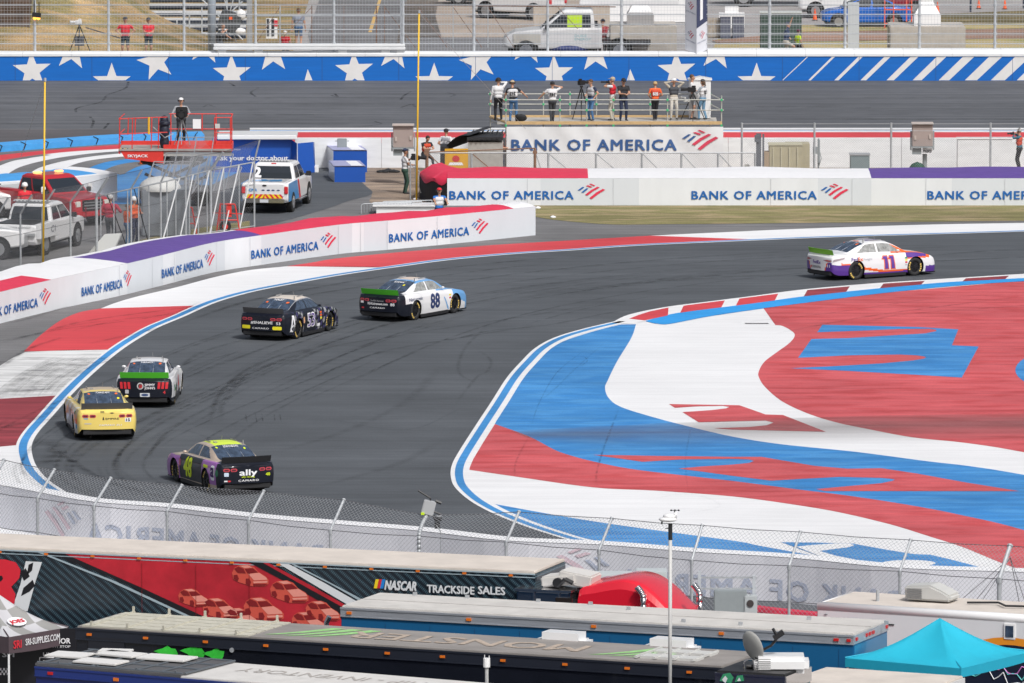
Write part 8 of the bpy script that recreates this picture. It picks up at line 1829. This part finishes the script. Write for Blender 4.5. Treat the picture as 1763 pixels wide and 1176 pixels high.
mb=MB(); mb.ell((.55,-.2,1.35),(.25,.2,.3),10,6); mb.ell((.5,-.3,.55),(.3,.15,.18),10,6); mb.box((-.35,-.42,.55),(.4,.05,.25)); mb.build('white_cover',M_wpaint,cvm,smooth=True); mb=MB(); mb.box((.05,-.43,1.2),(.16,.03,.14)); mb.build('orange_mark',mat('cone_orange',(.85,.12,.02)),cvm); mb=MB(); mb.tube((-.4,0,0),(.3,0,2.6),.03,n=5); mb.tube((.3,0,0),(-.4,0,2.6),.03,n=5); mb.build('lattice',M_steelw,cvm)
for u in(430,708):pass
mb=MB(); mb.box((0,0,0),(.35,.3,6)); oo=mb.build('timber_mast',mat('mast_grey',(.30,.31,.32),.7)); oo.location=lp(430,92)+Vector((0,0,3)); oo.scale=(.7,1,1); tag(oo,'square grey mast behind the fence right of the covered machine','mast')
sg_=thing('notice_board','black and white notice boards with a red square behind the guard beam','notice board',lp(468,84)); mb=MB(); mb.box((0,0,1.0),(.55,.06,1.0)); mb.build('board',M_wpaint,sg_); mb=MB(); mb.box((-.18,-.04,1.05),(.12,.03,.85)); mb.box((.05,-.04,1.05),(.14,.03,.85)); mb.build('black_panel',M_black,sg_); mb=MB(); mb.box((.2,-.045,1.25),(.18,.03,.3)); mb.build('red_panel',CR,sg_)
gt=thing('track_gate','grey and rusty steel gate frames closing the service road opening','gate',PY(533,84,YW+1.2)); o=gt.location.copy(); G=lambda u,v:PY(u,v,YW+1.2)-o
for(a,b,r,m)in(((440,8),(650,9),.035,M_rust),((440,27),(690,27),.03,M_steelw),((440,51),(690,51),.03,M_steelw),((660,9),(820,10),.03,M_rust),((820,10),(1060,12),.03,M_rust),((482,9),(482,78),.03,M_steelw),((537,9),(537,78),.03,M_rust),((592,9),(592,78),.02,M_rust),((648,9),(648,78),.04,M_rust),((662,9),(662,78),.03,M_rust),((690,-5),(690,78),.05,M_steelw),((440,75),(482,12),.02,M_rust),((482,70),(537,12),.015,M_rust),((662,12),(715,82),.018,M_rust),((720,12),(770,82),.018,M_rust),((780,12),(830,82),.018,M_rust),((840,12),(885,82),.018,M_rust),((780,10),(780,82),.02,M_steelw),((840,10),(840,82),.02,M_steelw),((960,12),(995,50),.018,M_rust)):
 mb=MB(); mb.tube(G(*a),G(*b),r,n=6); mb.build('frame_bar',m,gt)
def footing(u0,u1,vt,vb,label,mu,mw0,mw1,mt):
 k=K(vb,HO); c=thing('concrete_footing',label,'footing',lp((u0+u1)/2,vb)); w=(u1-u0)/k; h=(vb-vt)/k/.985; mb=MB(); mb.box((0,1.6,h/2),(w,3.2,h)); mb.build('block',M_conc,c,bevel=.04)
 x=(mu-(u0+u1)/2)/k; mb=MB(); n=4; R=[Vector((x,1.5,h))]; a,b=mw0/k/2,mw1/k/2
 loops=[[Vector((x+sx_*w_,1.5+sy*w_,z))for sx_,sy in((-1,-1),(1,-1),(1,1),(-1,1))]for w_,z in((a,h),(a,h+.5),(b,h+1.1),(b*.9,h+5))]; loft(mb,loops); mb.build('mast_base',M_wpaint,c)
 return c
footing(1050,1165,47,105,'tan concrete footing with a broad white mast base, behind the utility truck',1103,46,22,0); footing(1532,1662,48,104,'tan concrete footing with a white flared mast base, right of the blue car',1598,46,21,0)
col=thing('banner_column','white three-sided bank banner column hanging in front of the catch fence','banner column',PY(1199,90,YW+.2)); kc=K(110,HO); w=19/kc; mb=MB(); h=3.2
A,B,C_=Vector((-w*1.02,.35,.12)),Vector((0,-.25,-.1)),Vector((w*1.0,.35,.10)); up=Vector((0,0,h)); mb.add([A,B,B+up,A+up],[(0,1,2,3)],0); mb.add([B,C_,C_+up,B+up],[(0,1,2,3)],0); mb.add([C_,A,A+up,C_+up],[(0,1,2,3)],0); mb.build('faces',mat('column_white',(.68,.69,.74),.5),col)
lfn_=lambda s,t:A.lerp(B,s)+Vector((0,-.012,t)); rfn_=lambda s,t:B.lerp(C_,s)+Vector((0,-.012,t))
mb=MB()
for fn_,z in((lfn_,.62),(lfn_,2.0),(rfn_,.62)):
 for c_i,q in LOGO:mb.add([fn_(.22+(a-1415)/257*.55,z+(590-b)/138*.40)for a,b in q],[tuple(range(len(q)))],0 if c_i==1 else 1)
 text_on(mb,'BANK OF AMERICA',fn_,.1,z-.14,.07,.8,0,0)
mb.build('logo',[mat('soft_navy',(.12,.15,.24)),mat('soft_red',(.50,.08,.12))],col)
mb=MB(); mb.add([rfn_(.0,1.25),rfn_(1,1.38),rfn_(1,h),rfn_(0,h)],[(0,1,2,3)]); mb.build('dark_panel',mat('column_navy',(.05,.06,.12),.5),col); mb=MB(); mb.add([rfn_(.33,1.55)+Vector((0,-.01,0)),rfn_(.58,1.58)+Vector((0,-.01,0)),rfn_(.58,h)+Vector((0,-.01,0)),rfn_(.33,h)+Vector((0,-.01,0))],[(0,1,2,3)]); mb.build('white_bar',W_ink,col)
def boxo(name,label,cat,u0,u1,v0,vb,dep,m,sub='body',bev=.02,lid=None):
 k=K(vb,HO); t=thing(name,label,cat,lp((u0+u1)/2,vb)); w=(u1-u0)/k; h=(vb-v0)/k/.985; mb=MB(); mb.box((0,dep/2,h/2),(w,dep,h)); mb.build(sub,m,t,bevel=bev)
 if lid:mb=MB(); mb.box((0,dep/2,h+.02),(w+.05,dep+.05,.05)); mb.build('lid',lid,t)
 return t
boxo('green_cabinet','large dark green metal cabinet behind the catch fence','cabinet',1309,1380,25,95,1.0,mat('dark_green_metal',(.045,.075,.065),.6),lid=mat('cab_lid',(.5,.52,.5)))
for i,(u0,u1,lb)in enumerate(((1240,1258,'dark grey cabinet left of two beside the banner column'),(1261,1281,'dark grey cabinet with a pale notice, right of two beside the banner column'))):boxo('grey_machine',lb,'cabinet',u0,u1,30,67,1.0,mat('slate',(.10,.11,.15),.5),lid=M_wpaint)
boxo('white_tank','white rounded tank behind the slate cabinets','tank',1238,1282,14,60,1.0,M_wpaint,bev=.3); boxo('red_sign_row','dark red sign boards hanging on a frame in the car park','sign',1133,1178,4,22,.1,mat('sign_darkred',(.28,.03,.04))); boxo('white_panel_sign','upright pale grey panel fixed to the fence left of the blue car','panel',1459,1479,6,94,.05,mat('pale_panel',(.52,.55,.58)))
boxo('white_truck_box','white equipment truck side at the top edge behind the footing','truck',1030,1180,-20,40,2.0,M_wpaint); boxo('tan_wall','low tan wall behind the utility truck','wall',918,1050,12,52,.3,mat('tan_block',(.45,.39,.33),.9,var=.1)); boxo('tool_cart','pale tool cart with wheels left of the slate cabinets','cart',1218,1240,34,66,.7,mat('cart_tan',(.38,.33,.27),.7,var=.4,scale=5))
for i,(u,v,s)in enumerate(((1403,36,.8),(1462,30,.7),(1614,24,.8),(1685,16,.7),(1730,17,.7))):
 cone(lp(u,v),'orange traffic cone '+['between the green cabinet and the blue car','in front of the white sport utility car','just right of the flared mast base','right of the flared mast base, between the dark bollards','nearest the dark bollard at the right edge','nearest the left side of the green cabinet','above the left part of the green cabinet','highest above the green cabinet','above the right part of the green cabinet','at the left front of the dark truck','left of the white sport utility car','between the banner column and the slate cabinets'][i],s,'orange traffic cones in the car park')
for i,(u,v)in enumerate(((1440,80),(1510,78),(1672,22),(1362,60),(1640,60))):
 pass
for u,v,h,lb in((1671,22,2.0,'slim dark bollard post on the right of the car park'),(1762,16,2.0,'slim dark bollard post at the right edge of the car park')):
 mb=MB(); mb.tube((0,0,0),(0,0,h),.05,n=6); oo=mb.build('dark_post',mat('post_navy',(.02,.03,.06))); oo.location=lp(u,v); tag(oo,lb,'post')
ol=thing('orange_lift_frame','orange steel lift frame standing before the blue car','lift',lp(1535,52)); mb=MB()
for x in(-.35,.1,.75,1.0):mb.tube((x,0,0),(x,0,2.6),.035,n=5)
for z in(.3,1.0,1.7):mb.tube((-.35,0,z),(1.0,0,z),.03,n=5)
mb.build('frame',mat('lift_orange',(.75,.10,.04),.5),ol)
tc_=tripod(lp(1022,103),1.45,'black tripod in front of the person in the plaid jacket',spread=.4); camera(lp(1022,103)+Vector((0,-.1,1.55)),PI-.2,'black video camera used by the person in the plaid jacket',1.1,.25)
mb=MB(); mb.ell((0,0,.2),(1.0,.3,.22),12,6); oo=mb.build('blue_bundle',mat('bundle_blue',(.04,.06,.22),.7,var=.5,scale=5,bump=.6),smooth=True); oo.location=lp(990,106)+Vector((-.3,-.4,.45)); tag(oo,'blue and white bundle lying in front of the utility truck door','bundle')
for i,(u,v)in enumerate(((952,376),(926,360),(716,345))):
 mb=MB(); mb.ell((0,0,.05),(.13,.1,.07),7,4); oo=mb.build('litter',W_ink,smooth=True); oo.location=P(u,v); tag(oo,['small white scrap lying on the grass strip','small pale blue scrap at the left end of the grass strip','small white scrap on the dirt below the barrier end'][i],'litter')
